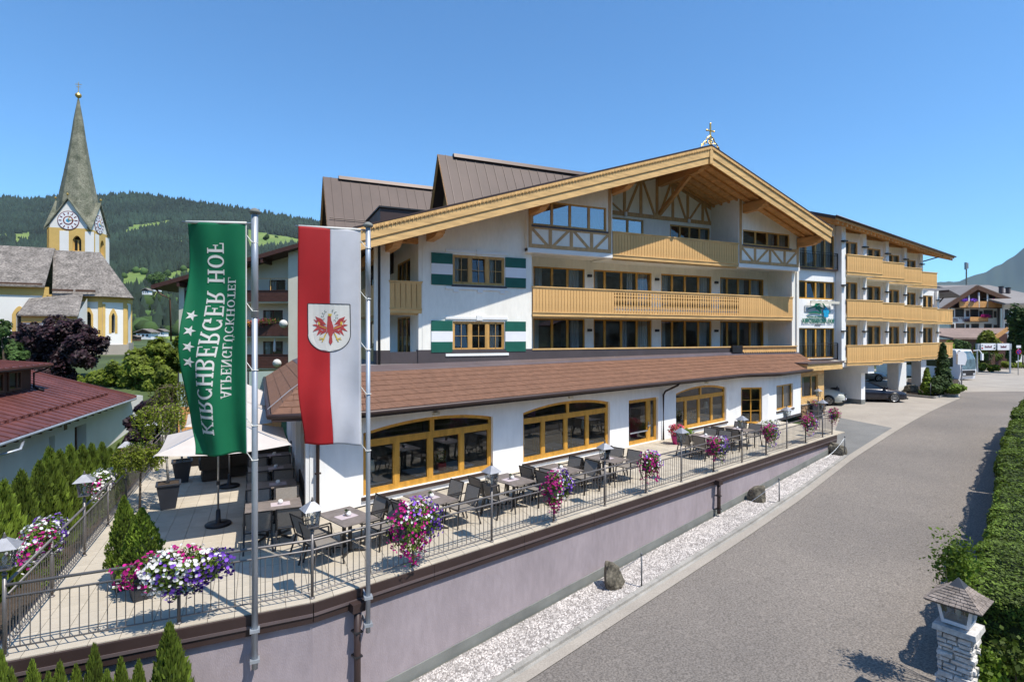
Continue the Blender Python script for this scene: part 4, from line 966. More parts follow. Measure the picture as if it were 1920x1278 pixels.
# barge boards: two stepped boards, carved strip and metal edge
for a, b, nm in ((XE0, AX-.02, 'L'), (AX+.02, XE1, 'R')):
    for o0, o1, y0, y1, mt in ((.95,.58,VY-.0,VY+.06,'woodh'),(.60,.22,VY-.05,VY+.02,'woodh'),(.20,.10,VY-.075,VY-.0,'woodh')):
        MB().hexa([(a,y0,roofz(a,o0)),(b,y0,roofz(b,o0)),(b,y1,roofz(b,o0)),(a,y1,roofz(a,o0)),(a,y0,roofz(a,o1)),(b,y0,roofz(b,o1)),(b,y1,roofz(b,o1)),(a,y1,roofz(a,o1))]).build('barge_board', M[mt], hotel)
    y0, y1 = VY-.11, VY+.3
    MB().hexa([(a,y0,roofz(a,.07)),(b,y0,roofz(b,.07)),(b,y1,roofz(b,.03)),(a,y1,roofz(a,.03)),(a,y0,roofz(a,0)),(b,y0,roofz(b,0)),(b,y1,roofz(b,-.02)),(a,y1,roofz(a,-.02))]).build('roof_edge', M['brownmetal'], hotel)
    q = MB(); n = int((b-a)/.17)
    for k in range(n):
        u = a+(b-a)*k/n; v = a+(b-a)*(k+1)/n; m = (u+v)/2
        q.prism([(u,VY-.085,roofz(u,.09)),(v,VY-.085,roofz(v,.09)),(v,VY-.085,roofz(v,.17)),(m+.05,VY-.085,roofz(m,.27)),(m,VY-.085,roofz(m,.19)),(u+.02,VY-.085,roofz(u,.24))], (0,-.022,0))
    q.build('carved_trim', M['wood'], hotel)
q = MB(); q.box(AX-.10, VY-.09, AZ-1.25+.25, AX+.10, VY-.065+.10, AZ-.12); q.build('gable_pendant', M['woodh'], hotel)
# purlins with carved ends
def purlin(x, z, yb, w=.34, h=.52, taper=True):
    y0 = VY+.12; q = MB()
    pr = [(y0,z+.0),(yb,z+.0),(yb,z-h),(y0+.95,z-h),(y0+.62,z-h+.02),(y0+.50,z-h+.10),(y0+.36,z-h+.10),(y0+.30,z-h+.2),(y0+.16,z-h+.22),(y0+.10,z-h+.32),(y0,z-h+.34)]
    q.prism([(x-w/2,a,b) for a, b in pr], (w,0,0)); q.build('purlin', M['woodbeam'], hotel)
for x, yb in ((5.14,38),(6.97,24.2),(11.95,23.8),(16.75,25.9),(AX,25.9),(26.0,25.9),(30.6,23.9)): purlin(x, zun(x)-(.2 if abs(x-AX) > .5 else .26), yb)
q = MB(); q.beam((AX,UR*-1+HY-.0,11.9),(AX,VY+1.5,zun(AX)-.75),.2,.22); q.build('brace', M['woodbeam'], hotel)
for x, y1 in ((6.97, 24.0),): pass
# gilded cross with scrollwork on the apex
cr = thing('gable_cross', 'small gilded cross with scrollwork on the tip of the hotel gable', 'cross', (AX, VY, AZ))
q = MB(); z = AZ-.02; q.box(AX-.035,VY-.03,z,AX+.035,VY+.03,z+1.12); q.box(AX-.24,VY-.03,z+.74,AX+.24,VY+.03,z+.80)
for dx, dz in ((-.25,.77),(.25,.77),(0,1.15)): q.lathe((AX+dx,VY,z+dz-.05), [(.02,0),(.06,.04),(.02,.1)], 8)
q.build('cross', M['gold'], cr)
for s in (-1, 1):
    q = MB()
    def spiral(cx, cz, r0, r1, a0, a1, n=18): return [(cx+math.cos(a0+(a1-a0)*k/n)*(r0+(r1-r0)*k/n), VY, cz+math.sin(a0+(a1-a0)*k/n)*(r0+(r1-r0)*k/n)) for k in range(n+1)]
    sl_ = SLL if s < 0 else SLR
    for cx, cz, r, a0, a1 in ((.22,.34,.2,-1.2,4.8),(.5,.16,.15,-.9,4.4),(.74,.02,.12,-.6,4.2),(.14,.18,.1,2,7)):
        q.tube([(AX+s*(p[0]-AX), p[1], p[2]) for p in spiral(AX+cx*.72, z+cz*.78-cx*sl_*.3, r*.75, r*.2, a0, a1)], .024, 6)
    q.tube([(AX+s*.0,VY,z+.55),(AX+s*.09,VY,z+.45),(AX+s*.22,VY,z+.38),(AX+s*.30,VY,z+.2),(AX+s*.44,VY,z+.12),(AX+s*.55,VY,z-.04),(AX+s*.64,VY,z-.14)], .03, 6)
    q.build('scrollwork', M['gold'], cr)
# --- rear cross gables with steep metal roofs
def crossgable(x0, x1, yr, zr, halfw, drop, back=1):
    q = MB(); mx = (zr-drop)
    # ridge along X from x0 (gable end, facing -X) to x1 ; slopes fall towards -Y and +Y
    th = .12
    for s in (-1, 1):
        ye = yr+s*halfw
        q.hexa([(x0,yr,zr-th),(x1,yr,zr-th),(x1,ye,mx-th),(x0,ye,mx-th),(x0,yr,zr),(x1,yr,zr),(x1,ye,mx),(x0,ye,mx)] if s > 0 else [(x0,ye,mx-th),(x1,ye,mx-th),(x1,yr,zr-th),(x0,yr,zr-th),(x0,ye,mx),(x1,ye,mx),(x1,yr,zr),(x0,yr,zr)])
    r = q.build('roof', M['metalroof'], hotel)
    q = MB(); x = x0+.5
    while x < x1:
        ye = yr-halfw; q.hexa([(x,ye,mx),(x+.03,ye,mx),(x+.03,yr,zr),(x,yr,zr),(x,ye-.02,mx+.035),(x+.03,ye-.02,mx+.035),(x+.03,yr-.02,zr+.035),(x,yr-.02,zr+.035)]); x += .62
    q.build('standing_seams', M['brownmetal'], r)
    MB().hexa([(x0+1.0,yr-.22,zr-.08),(x1,yr-.22,zr-.08),(x1,yr+.22,zr-.08),(x0+1.0,yr+.22,zr-.08),(x0+1.0,yr-.12,zr+.16),(x1,yr-.12,zr+.16),(x1,yr+.12,zr+.16),(x0+1.0,yr+.12,zr+.16)]).build('ridge_cap', M['brownmetal'], r)
    for s in (-1, 1):
        ye = yr+s*halfw; q = MB()
        for k, (o, w) in enumerate(((.0,.10),(.10,.12),(.22,.14))):
            q.prism([(x0+.03*k,yr,zr-o),(x0+.03*k,ye,mx-o),(x0+.03*k,ye,mx-o-w*1.6),(x0+.03*k,yr,zr-o-w*1.6)], (.05,0,0))
        q.build('barge_board', M['woodbeam'], r)
    MB().prism([(x0+.75,yr,zr-.3),(x0+.75,yr-halfw+.2,mx),(x0+.75,yr-halfw+.2,mx-2.5),(x0+.75,yr+halfw-.2,mx-2.5),(x0+.75,yr+halfw-.2,mx)], (.1,0,0)).build('gable_boards', M['woodbeam'], r)
    return r
g1 = at_y(820, 289, 32); crossgable(g1.x, 26, 32, g1.z, 2.1, 3.9)
g2 = at_y(605, 331, 38); r = crossgable(g2.x, 16, 38, g2.z, 3.2, 4.9)
q = MB(); 
for f in (.66, .80, .93):
    y = 38-3.2*f; z = g2.z-4.9*f; q.tube([(g2.x+.2,y-.06,z+.12),(12,y-.06,z+.12)], .028, 6); 
q.build('snow_guard', M['brownmetal'], r)
# metal clad dormer box
c = at_y(713,389,29); e = at_y(800,388,29); zb = 8.0
q = MB(); q.box(c.x, 29, zb, e.x+1.5, 33, c.z); q.build('dormer', M['brownmetal'], hotel)
q = MB(); q.box(c.x-.08, 28.9, c.z, e.x+1.6, 33, c.z+.08); q.build('dormer_cap', M['blacksteel'], hotel)
# downpipe beside the left column
q = MB(); q.tube([(4.2,23.8,9.0),(4.5,23.7,8.75),(4.66,23.75,8.5),(4.66,23.75,3.4)], .06, 8); q.build('downpipe', M['blacksteel'], hotel, True)
# ================================================================ HOTEL WING
wing = thing('hotel_wing', 'long hotel wing with stepped timber balconies over an open car park', 'building', (45, 28, 0))
FG = Fr(0, 24.35, 0)
gx0, gx1 = 30.95, 35.3
g = lambda x, y, d=0: FG.px(x, y, d)
wl0, wl1 = 31.2, g(1565,560)[0]
zA = [(3.22, 5.20), (7.08, 8.26), (9.1, 11.35)]
wall_open('wall', FG, gx0, wl1+.05, 3.05, 12.4, [(wl0, wl1, a, b) for a, b in zA], M['plaster_grey'], wing, rev=.18)
for i, (a, b) in enumerate(zA):
    L = wl1-wl0
    window(wing, FG, wl0, wl1, a, b, -.05, fw=.08, mull=[wl0+L*k for k in (.27,.52,.76)], mw=.13, frame='winframe' if i < 2 else 'winframe2', glass='glass', curt=((wl0+.1, wl0+L*.25),(wl0+L*.3, wl0+L*.5),(wl0+L*.55, wl0+L*.74),(wl0+L*.79, wl1-.1)) if i != 1 else ((wl0+L*.55, wl0+L*.7),(wl0+L*.8, wl1-.1)), tilt=(1,) if i else (), room=2)
for z, hh in ((3.2, 1.0), (9.12, 1.02)):     # french balcony rails
    q = MB(FG); a, b = wl0-.05, wl1+.06
    for zz in (z+.1, z+hh-.13, z+hh): q.tube([(a,.16,zz),(b,.16,zz)], .018, 6)
    n = 26
    for k in range(n+1): x = a+(b-a)*k/n; q.box(x-.008,.152,z+.1,x+.008,.168,z+hh-.13)
    for x in (a, b): q.box(x-.025,.135,z-.05,x+.025,.185,z+hh); q.tube([(x,.16,z+hh),(x,.0,z+hh)],.018,6)
    q.build('french_balcony_rail', M['blacksteel'], wing)
    MB(FG).box(a,.0,z-.12,b,.2,z-.02).build('balcony_ledge', M['brownmetal'], wing)
q = MB(); q.box(35.03, 23.93, 3.05, 35.45, 26.2, 12.0); q.build('pier', M['plaster_grey'], wing)
q = MB(); q.tube([(30.95,24.15,11.8),(30.95,24.15,3.1)], .075, 8); q.build('downpipe', M['blacksteel'], wing, True)
q = MB(); q.box(30.72, 23.90, 3.4, 30.9, 24.4, 8.74); q.build('pier', M['plaster'], wing)
# bays: front-left corner of bay i, width and step
bayx = [35.45, 39.25, 43.85, 48.45, 53.05]; bayw = [3.75, 4.6, 4.6, 4.6, 5.2]
bayy = [23.85, 25.1, 26.42, 27.72, 29.15]
tot = 0
for i in range(5):
    X0, wdt, Y = bayx[i], bayw[i], bayy[i]; T = Fr(X0, Y, 0); X1 = X0+wdt
    RD = -1.31
    ops = []; zs = [(3.2,5.45),(6.25,8.45)]+([(9.3,11.3)] if i < 4 else [])
    wa = wdt-2.25; wb = wdt-.62
    wall_open('wall', T, -.3, wdt, 2.9, (11.9 if i < 4 else 8.9), [(wa, wb, a, b) for a, b in zs], M['plaster_grey'], wing, d=RD, rev=.12)
    for j, (a, b) in enumerate(zs):
        window(wing, T, wa, wb, a, b, RD-.04, fw=.09, mull=((wa+wb)/2,), mw=.22, frame='winframe2', curt=((wa+.1, wa+.55),(wb-.55, wb-.1)), room=2)
    lv = [4.07, 7.12]+([10.12] if i < 4 else [])
    for j, zt in enumerate(lv):
        n = int(round(wdt/.19)); st = tot+n > 300; tot += 0 if st else n
        balcony(wing, T, .0 if i == 0 else -.18, wdt, .0, zt, zt-1.40, pitch=.19, slab=1.6, stuff=st, belly=False, ends=(1,) if True else ())
    # fin wall between bays with a fair-faced front edge
    q = MB(T); zt = 11.9 if i < 4 else 8.9; q.box(wdt-.36, RD-.1, 2.9, wdt-.0, RD+.22, zt); q.build('fin_wall', M['plaster_grey'], wing)
    for zz in (4.95, 7.98)+((10.9,) if i < 4 else ()): MB(T).box(wdt-.5, RD+.2, zz, wdt-.05, RD+.42, zz+.09).build('wall_lamp', M['blacksteel'], wing)
    MB(T).box(-.3, -1.6, 2.62, wdt, -.15, 2.88).build('soffit_beam', M['plaster_grey'], wing)
MB().box(35.44, 22.9, 10.7, 35.5, 22.95, 10.75)
for zz in (4.95, 7.98, 10.9): MB().box(34.95, 23.7, zz, 35.35, 23.93, zz+.09).build('wall_lamp', M['blacksteel'], wing)
# wing interior mass so that nothing shows through, and underside of the first floor
q = MB(); q.face([(31,24.7,3.0),(36,24.7,3.0),(59,31.2,3.0),(59,44,3.0),(31,44,3.0)]); q.build('car_park_ceiling', M['plaster_grey'], wing)
# wing roof
ev0 = Vector((32.3,22.45,12.02)); ev1 = Vector((58.9,29.35,12.02)); dE = (ev1-ev0).normalized(); nE = Vector((-dE.y, dE.x, 0))
LE = (ev1-ev0).length; FE = Fr(ev0.x, ev0.y, math.atan2(dE.y, dE.x))
q = MB(FE); slw = .36; q.hexa([(0,0,11.92),(LE,0,11.92),(LE,-7,11.92+7*slw),(0,-7,11.92+7*slw),(0,0,12.10),(LE,0,12.10),(LE,-7,12.10+7*slw),(0,-7,12.10+7*slw)]); q.build('roof', M['metalroof'], wing)
q = MB(FE); q.hexa([(0.1,.0-.02,11.86),(LE-.05,-.02,11.86),(LE-.05,-3,11.86+3*slw),(.1,-3,11.86+3*slw),(0.1,-.02,11.905),(LE-.05,-.02,11.905),(LE-.05,-3,11.905+3*slw),(.1,-3,11.905+3*slw)]); q.build('soffit', M['wooddark'], wing)
k = .5
rm = None
while k < LE:
    mb = MB(FE); mb.hexa([(k,-.05,11.66),(k+.13,-.05,11.66),(k+.13,-3,11.66+3*slw),(k,-3,11.66+3*slw),(k,-.05,11.85),(k+.13,-.05,11.85),(k+.13,-3,11.85+3*slw),(k,-3,11.85+3*slw)]); mb.build('rafter', M['wooddark'], wing); k += .72
q = MB(FE); q.box(0,.0,11.86,LE,.03,12.08); q.build('fascia', M['woodbeam'], wing)
q = MB(FE); q.tube([(-.1,.09,12.05),(LE+.15,.09,12.05)], .075, 8); q.build('gutter', M['brownmetal'], wing, True)
q = MB(FE); q.box(1.2,-2.35,11.35,LE-1.5,-2.1,12.6); q.build('wall_plate', M['woodbeam'], wing)
q = MB(FE); q.tube([(LE-3.2,.0,11.95),(LE-3.3,-.3,11.8),(LE-5.0,-1.6,11.2),(LE-5.0,-1.75,10.8)], .05, 8); q.build('downpipe', M['blacksteel'], wing, True)
# dark upper roof piece and ridge behind
q = MB(); a = at_y(1516,393,26.5); b = at_y(1578,402,26.5); q.prism([(30.2,26.5,11.2),(30.2,26.5,a.z-.05),(36,26.5,a.z-.35),(38,26.5,12.2)], (0,6,0)); q.build('upper_roof', M['metalroof'], wing)
q = MB(FE); q.hexa([(LE-.3,0,8.9),(LE+3.0,-1.0,8.75),(LE+3,-5,8.9),(LE-.3,-5,9.3),(LE-.3,0,9.0),(LE+3.0,-1,8.85),(LE+3,-5,9.0),(LE-.3,-5,9.4)]) if False else None
# small side roof at the far end
q = MB(); q.hexa([(58.2,29.4,8.75),(62.5,30.6,8.45),(62.5,36,8.45),(58.2,36,8.75),(58.2,29.4,8.95),(62.5,30.6,8.6),(62.5,36,8.6),(58.2,36,8.95)]); q.tube([(60.8,31.2,8.4),(60.6,31.4,8.0),(58.7,31.6,7.2)], .06, 8); q.build('side_roof', M['brownmetal'], wing)
# car park columns, beams, back wall, timber corner by the annex
def colm(px_, py_, w, dpt, ztop=2.9):
    p = at_g(px_, py_); z0 = gz(p.x, p.y)-.05
    q = MB(); q.box(p.x-w, p.y, z0, p.x, p.y+dpt, ztop); o = q.build('column', M['plaster_grey'], wing); return p
c1 = colm(1622,757,.42,2.9)
q = MB(); q.box(c1.x-.43, c1.y-.01, c1.z-.02, c1.x+.01, c1.y+2.91, c1.z+.32); q.build('column_foot', M['plinth'], wing)
q = MB(); q.box(c1.x-.55, c1.y-.55, 2.1, c1.x+.12, c1.y+3.1, 2.9); q.build('beam', M['plaster_grey'], wing)
c2 = at_g(1700,735); q = MB(); q.box(c2.x-1.1, c2.y, -.2, c2.x-.05, c2.y+.9, 2.9); q.build('column', M['plaster_grey'], wing)
c3 = at_g(1760,728); q = MB(); q.box(c3.x-.8, c3.y+1, -.2, c3.x, c3.y+1.8, 2.9); q.build('column', M['plaster_grey'], wing)
q = MB(); q.box(31.5, 36.5, -.3, 46, 36.8, 3.0); q.build('back_wall', M['room'], wing)
q = MB(); q.box(31.0, 25.5, -.3, 31.3, 36.5, 3.0); q.build('side_wall', M['room'], wing)
# timber corner between annex and car park with slate base
tc0 = at_z(1504,780,0); FT2 = Fr(w3[0], w3[1]+.02, rad(10)); tL = FT2.px(1545,700)[0]
wall_open('wall', FT2, .02, tL, .55, 2.6, [(.15, tL-.75, .95, 2.3)], M['woodh'], wing, rev=.12)
window(wing, FT2, .15, tL-.75, .95, 2.3, -.05, fw=.08, mull=((tL-.6)*.62,), mw=.1, curt=((.25, .95),), room=1.5, frame='winframe2')
slate = MB(FT2); rng = random.Random(4); z = -.25
sw = thing('slate_wall', 'low wall of rough brown slate stones under the timber corner window', 'wall', FT2(tL/2, 0, 0))
while z < .54:
    h = rng.uniform(.05,.1); s = .02-rng.uniform(0,.2)
    while s < tL:
        w_ = rng.uniform(.18,.45); o = rng.uniform(.0,.06)
        a = max(s,.02); b = min(s+w_-.01, tL)
        if b-a > .04: MB(FT2).box(a, -.2, z, b, .03+o, min(z+h-.008, .55)).build('stone', M['stonewall'], sw)
        s += w_
    z += h
MB(FT2).box(.0,-.25,.555,tL+.03,.10,.60).build('coping', M['concrete'], sw)
q = MB(FT2); q.box(-.3, -2.5, 2.62, tL+1.2, .55, 3.02); q.build('canopy_fascia', M['woodh'], wing); MB(FT2).box(-.35, -2.5, 3.02, tL+1.3, .62, 3.10).build('canopy_cap', M['brownmetal2'], wing)
# little carved rail on the annex roof end, dark box beside it
q = MB(); q.box(25.95,23.86,3.74,30.6,23.92,4.02); q.build('roof_rail', M['wood'], hotel); q = MB(); q.box(25.2,23.84,3.7,26.0,23.95,4.12); q.build('roof_vent', M['blacksteel'], hotel)
q = MB()
for k in range(24): x = 26.05+k*.19; q.prism([(x,23.85,3.74),(x+.09,23.85,3.66),(x+.18,23.85,3.74)], (0,-.02,0))
q.box(25.95,23.78,4.02,30.65,23.95,4.07); q.build('roof_rail', M['woodh'], hotel)
# ================================================================ slab-serif lettering made of strokes
def _R(a, b, c, d): return [(a,b),(c,b),(c,d),(a,d)]
def _D(x0, y0, x1, y1, t): return [(x0-t/2,y0),(x0+t/2,y0),(x1+t/2,y1),(x1-t/2,y1)]
def _A(cx, cy, rx, ry, t, a0, a1, n=10, tv=.09):
    out = []
    for k in range(n):
        p, q = rad(a0+(a1-a0)*k/n), rad(a0+(a1-a0)*(k+1)/n)
        f = lambda a: ((rx-t), (ry-tv))
        out.append([(cx+rx*math.cos(p),cy+ry*math.sin(p)),(cx+rx*math.cos(q),cy+ry*math.sin(q)),(cx+(rx-t)*math.cos(q),cy+(ry-tv)*math.sin(q)),(cx+(rx-t)*math.cos(p),cy+(ry-tv)*math.sin(p))])
    return out
def _stem(x, t=.18, s=.09): return [_R(x,0,x+t,1), _R(x-s,0,x,.07), _R(x+t,0,x+t+s,.07), _R(x-s,.93,x,1), _R(x+t,.93,x+t+s,1)]
def glyph(c):
    if c == 'I': return .42, _stem(.12)
    if c == 'K': return .92, _stem(.12)+[_D(.32,.42,.72,.96,.11), _D(.42,.52,.78,.0,.19), _R(.60,.93,.88,1), _R(.62,0,.92,.07)]
    if c == 'R': return .88, _stem(.12)+_A(.42,.735,.36,.265,.17,-90,90)+[_R(.30,.91,.43,1), _R(.30,.47,.43,.56), _D(.50,.5,.76,.0,.18), _R(.64,0,.9,.07)]
    if c == 'P': return .82, _stem(.12)+_A(.42,.72,.36,.28,.17,-90,90)+[_R(.30,.91,.43,1), _R(.30,.44,.43,.53)]
    if c == 'B': return .88, _stem(.12)+_A(.42,.755,.33,.245,.16,-90,90)+_A(.42,.265,.40,.265,.18,-90,90)+[_R(.30,.91,.43,1), _R(.30,.46,.43,.56), _R(.30,0,.43,.09)]
    if c == 'H': return .98, _stem(.12)+_stem(.68)+[_R(.3,.45,.68,.55)]
    if c == 'N': return .98, [_R(.12,0,.22,1), _R(.03,0,.32,.07), _R(.03,.93,.3,1), _R(.74,0,.84,1), _R(.64,.93,.95,1), _D(.2,1,.76,0,.2)]
    if c == 'E': return .80, _stem(.12)+[_R(.30,.91,.72,1), _R(.66,.74,.72,.91), _R(.3,.46,.56,.55), _R(.53,.36,.59,.66), _R(.3,0,.74,.09), _R(.68,.09,.74,.28)]
    if c == 'F': return .76, _stem(.12)+[_R(.30,.91,.72,1), _R(.66,.74,.72,.91), _R(.3,.46,.56,.55), _R(.53,.36,.59,.66)]
    if c == 'L': return .76, _stem(.12)+[_R(.3,0,.70,.09), _R(.64,.09,.70,.3)]
    if c == 'T': return .82, [_R(.32,0,.50,1), _R(.22,0,.6,.07), _R(.04,.91,.32,1), _R(.5,.91,.78,1), _R(.04,.74,.1,.91), _R(.72,.74,.78,.91)]
    if c == 'A': return .92, [_D(.14,0,.45,1,.10), _D(.78,0,.46,1,.19), _R(.26,.28,.66,.37), _R(.02,0,.3,.07), _R(.6,0,.94,.07)]
    if c == 'O': return .94, _A(.47,.5,.42,.5,.18,0,360,20)
    if c == 'C': return .86, _A(.46,.5,.41,.5,.18,45,315,16)+[_R(.70,.66,.77,.98)]
    if c == 'G': return .94, _A(.46,.5,.41,.5,.18,45,300,16)+[_R(.70,.68,.77,.98), _R(.62,.05,.8,.42), _R(.54,.36,.88,.43)]
    if c == 'U': return .94, [_R(.14,.35,.32,1), _R(.05,.93,.41,1), _R(.7,.35,.8,1), _R(.6,.93,.9,1)]+_A(.47,.38,.33,.38,.16,180,360,12)
    if c == 'Ü': w_, p = glyph('U'); return w_, p+[_R(.28,1.08,.40,1.2), _R(.56,1.08,.68,1.2)]
    if c == 'S': return .72, _A(.36,.74,.28,.26,.13,20,250,10)+_A(.36,.26,.28,.26,.13,-160,90,10)
    if c == '*': 
        o = []; 
        for k in range(5):
            a = math.pi/2+k*2*math.pi/5; b = .5*.38
            o.append([(.5+.5*math.cos(a), .5+.5*math.sin(a)), (.5+b*math.cos(a+math.pi/5), .5+b*math.sin(a+math.pi/5)), (.5,.5), (.5+b*math.cos(a-math.pi/5), .5+b*math.sin(a-math.pi/5))])
        return 1.0, o
    return .45, []
def text_polys(s, track=.04):
    out = []; x = 0
    for c in s:
        w_, ps = glyph(c)
        out += [[(p[0]+x, p[1]) for p in q] for q in ps]; x += w_+track
    return x-track, out
def poly_area(q): return sum(q[i][0]*q[(i+1)%len(q)][1]-q[(i+1)%len(q)][0]*q[i][1] for i in range(len(q)))/2
# wall sign on the wing -------------------------------------------------
sign = thing('wall_sign', 'green and blue hotel emblem with lettering on the white wing wall', 'sign', FG(33.1, .05, 6.3))
def put_text(parent, T, s, x0, z0, h, width, d, mat, name='lettering', slant=0.0, depth=.03):
    w_, ps = text_polys(s); k = width/w_; q = MB(T)
    for i, p in enumerate(ps):
        if poly_area(p) < 0: p = p[::-1]
        dd = d+.0008*(i % 7)
        q.prism([(x0+(a+slant*b)*k, dd, z0+b*h) for a, b in p], T_vec(T, 0, depth, 0))
    return q.build(name, mat, parent)
def sgx(cx, cy): return g(1490+cx/14.2, 550+cy/14.2)
a = sgx(180, 780); b = sgx(1035, 680); put_text(sign, FG, 'KIRCHBERGER HOF', a[0], a[1], (sgx(180,665)[1]-a[1]), b[0]-a[0], .05, M['signgreen'])
a = sgx(305, 640); b = sgx(735, 640); put_text(sign, FG, 'ALPENGLÜCKHOTEL', a[0], a[1], sgx(305,600)[1]-a[1], b[0]-a[0], .05, M['signgreen'], slant=.15)
a = sgx(530, 850); b = sgx(690, 850); put_text(sign, FG, '****', a[0], a[1], sgx(530,815)[1]-a[1], b[0]-a[0], .03, M['blacksteel'], name='star')
a = sgx(250, 485); b = sgx(940, 335); MB(FG).box(a[0], .03, a[1], b[0], .045, b[1]).build('frosted_panel', M['frosted'], sign)
q = MB(FG); a = sgx(320, 262); b = sgx(1070, 225); q.box(a[0], .25, a[1], b[0], .33, b[1]); 
for k in range(4): x = a[0]+(b[0]-a[0])*(.15+.22*k); q.box(x, .0, b[1], x+.04, .3, b[1]+.05)
q.build('light_bar', M['cream'], sign)
def curve(pts, wds, T, d, mat, name):
    q = MB(T); P = [Vector((*sgx(*p), 0)).xy for p in pts]
    for i in range(len(P)-1):
        t = (P[i+1]-P[i]).normalized(); n = Vector((-t.y, t.x)); w0, w1 = wds[i]/2, wds[i+1]/2
        q.prism([(P[i].x-n.x*w0,d,P[i].y-n.y*w0),(P[i+1].x-n.x*w1,d,P[i+1].y-n.y*w1),(P[i+1].x+n.x*w1,d,P[i+1].y+n.y*w1),(P[i].x+n.x*w0,d,P[i].y+n.y*w0)], T_vec(T,0,.03,0))
    q.build(name, mat, sign)
GM = M['signgreen']
for j, (pts, wd_) in enumerate([([(315,435),(380,390),(450,365),(520,345),(560,290),(600,255),(690,250)], [.01,.05,.09,.12,.2,.25,.05]), ([(690,250),(740,290),(790,360),(830,430),(900,490),(930,480)], [.04,.07,.09,.1,.08,.02]),
                   ([(540,380),(600,390),(640,440),(670,490),(690,490)], [.22,.18,.14,.1,.02]), ([(610,330),(660,380),(730,400)], [.12,.14,.06]), ([(315,540),(400,510),(520,495),(640,520),(720,540)], [.01,.07,.1,.07,.02]), ([(860,545),(920,545)], [.05,.01])]): curve(pts, wd_, FG, .05+.002*j, GM, 'mountain_line')
c = sgx(795, 510); q = MB(FG)
for k in range(5):
    a = math.pi/2+k*2*math.pi/5; cx, cz = c[0]+.15*math.cos(a), c[1]+.2*math.sin(a)
    q.prism([(cx+.15*math.cos(t*math.pi/4), .10+.002*k, cz+.17*math.sin(t*math.pi/4)) for t in range(8)], T_vec(FG,0,.02,0))
q.build('flower_emblem', M['signblue'], sign)
# ================================================================ flagpoles and flags
def flagpole(lab, x, y, z0, z1):
    t = thing('flagpole', lab, 'flagpole', (x, y, z0), group='flagpoles in front of the retaining wall')
    MB().tube([(x,y,z0),(x,y,5.9)], [.050,.046] if x < 0 else [.042,.040], 16).build('pole', M['galv'], t, True)
    MB().tube([(x,y,5.0 if x < 0 else 5.4),(x,y,z1-.06)], [.056,.052] if x < 0 else [.048,.045], 16).build('sleeve', M['galv'], t, True)
    MB().lathe((x,y,z1-.06), [(.06,0),(.09,.02),(.095,.045),(.06,.08),(.02,.10)], 16).build('cap', M['plinth'], t, True)
    for zz in (z0+.12, z0+.62):
        q = MB(); q.box(x-.075,y-.07,zz,x+.075,y+.07,zz+.05); q.box(x-.05,y+.06,zz-.02,x-.03,10.5 if x < 1 else 10.62,zz+.07); q.box(x+.03,y+.06,zz-.02,x+.05,10.5 if x < 1 else 10.62,zz+.07); q.build('bracket', M['galv'], t)
    return t
flagpole('tall grey flagpole carrying the green hotel flag', -.07, 10.1, -.84, 6.78)
flagpole('tall grey flagpole carrying the red and white flag', 1.81, 10.25, -.73, 6.74)
def clothmat(name, col, tr=.25, tp=.13):
    m = pmat(name, col, .65, .05, 1.5, bump=.08, bscale=9, transl=tr); n = m.node_tree.nodes; l = m.node_tree.links
    out = n['Material Output']; src = out.inputs[0].links[0].from_socket
    t = n.new('ShaderNodeBsdfTransparent'); t.inputs[0].default_value = (*[min(1, c*.9+.35) for c in col], 1); ms = n.new('ShaderNodeMixShader'); ms.inputs[0].default_value = tp
    l.new(src, ms.inputs[1]); l.new(t.outputs[0], ms.inputs[2]); l.new(ms.outputs[0], out.inputs[0]); return m
M['cl_green'] = clothmat('green_flag_cloth', (.008,.20,.085), .3, .10); M['cl_red'] = clothmat('red_flag_cloth', (.52,.025,.03), .3, .14); M['cl_white'] = clothmat('white_flag_cloth', (.64,.64,.68), .25, .05)
M['print_white'] = pmat('flag_print_white', (.72,.70,.66), .7, .03, 3, transl=.15); M['print_black'] = pmat('flag_print_black', (.02,.02,.03), .7, .03, 3)
M['print_red'] = pmat('flag_print_red', (.40,.05,.05), .7, .1, 6); M['print_gold'] = pmat('flag_print_gold', (.62,.42,.06), .7, .05, 6); M['print_leaf'] = pmat('flag_print_dark_green', (.02,.07,.06), .7, .05, 6)
M['rope'] = pmat('white_rope', (.7,.68,.62), .8, .1, 20)
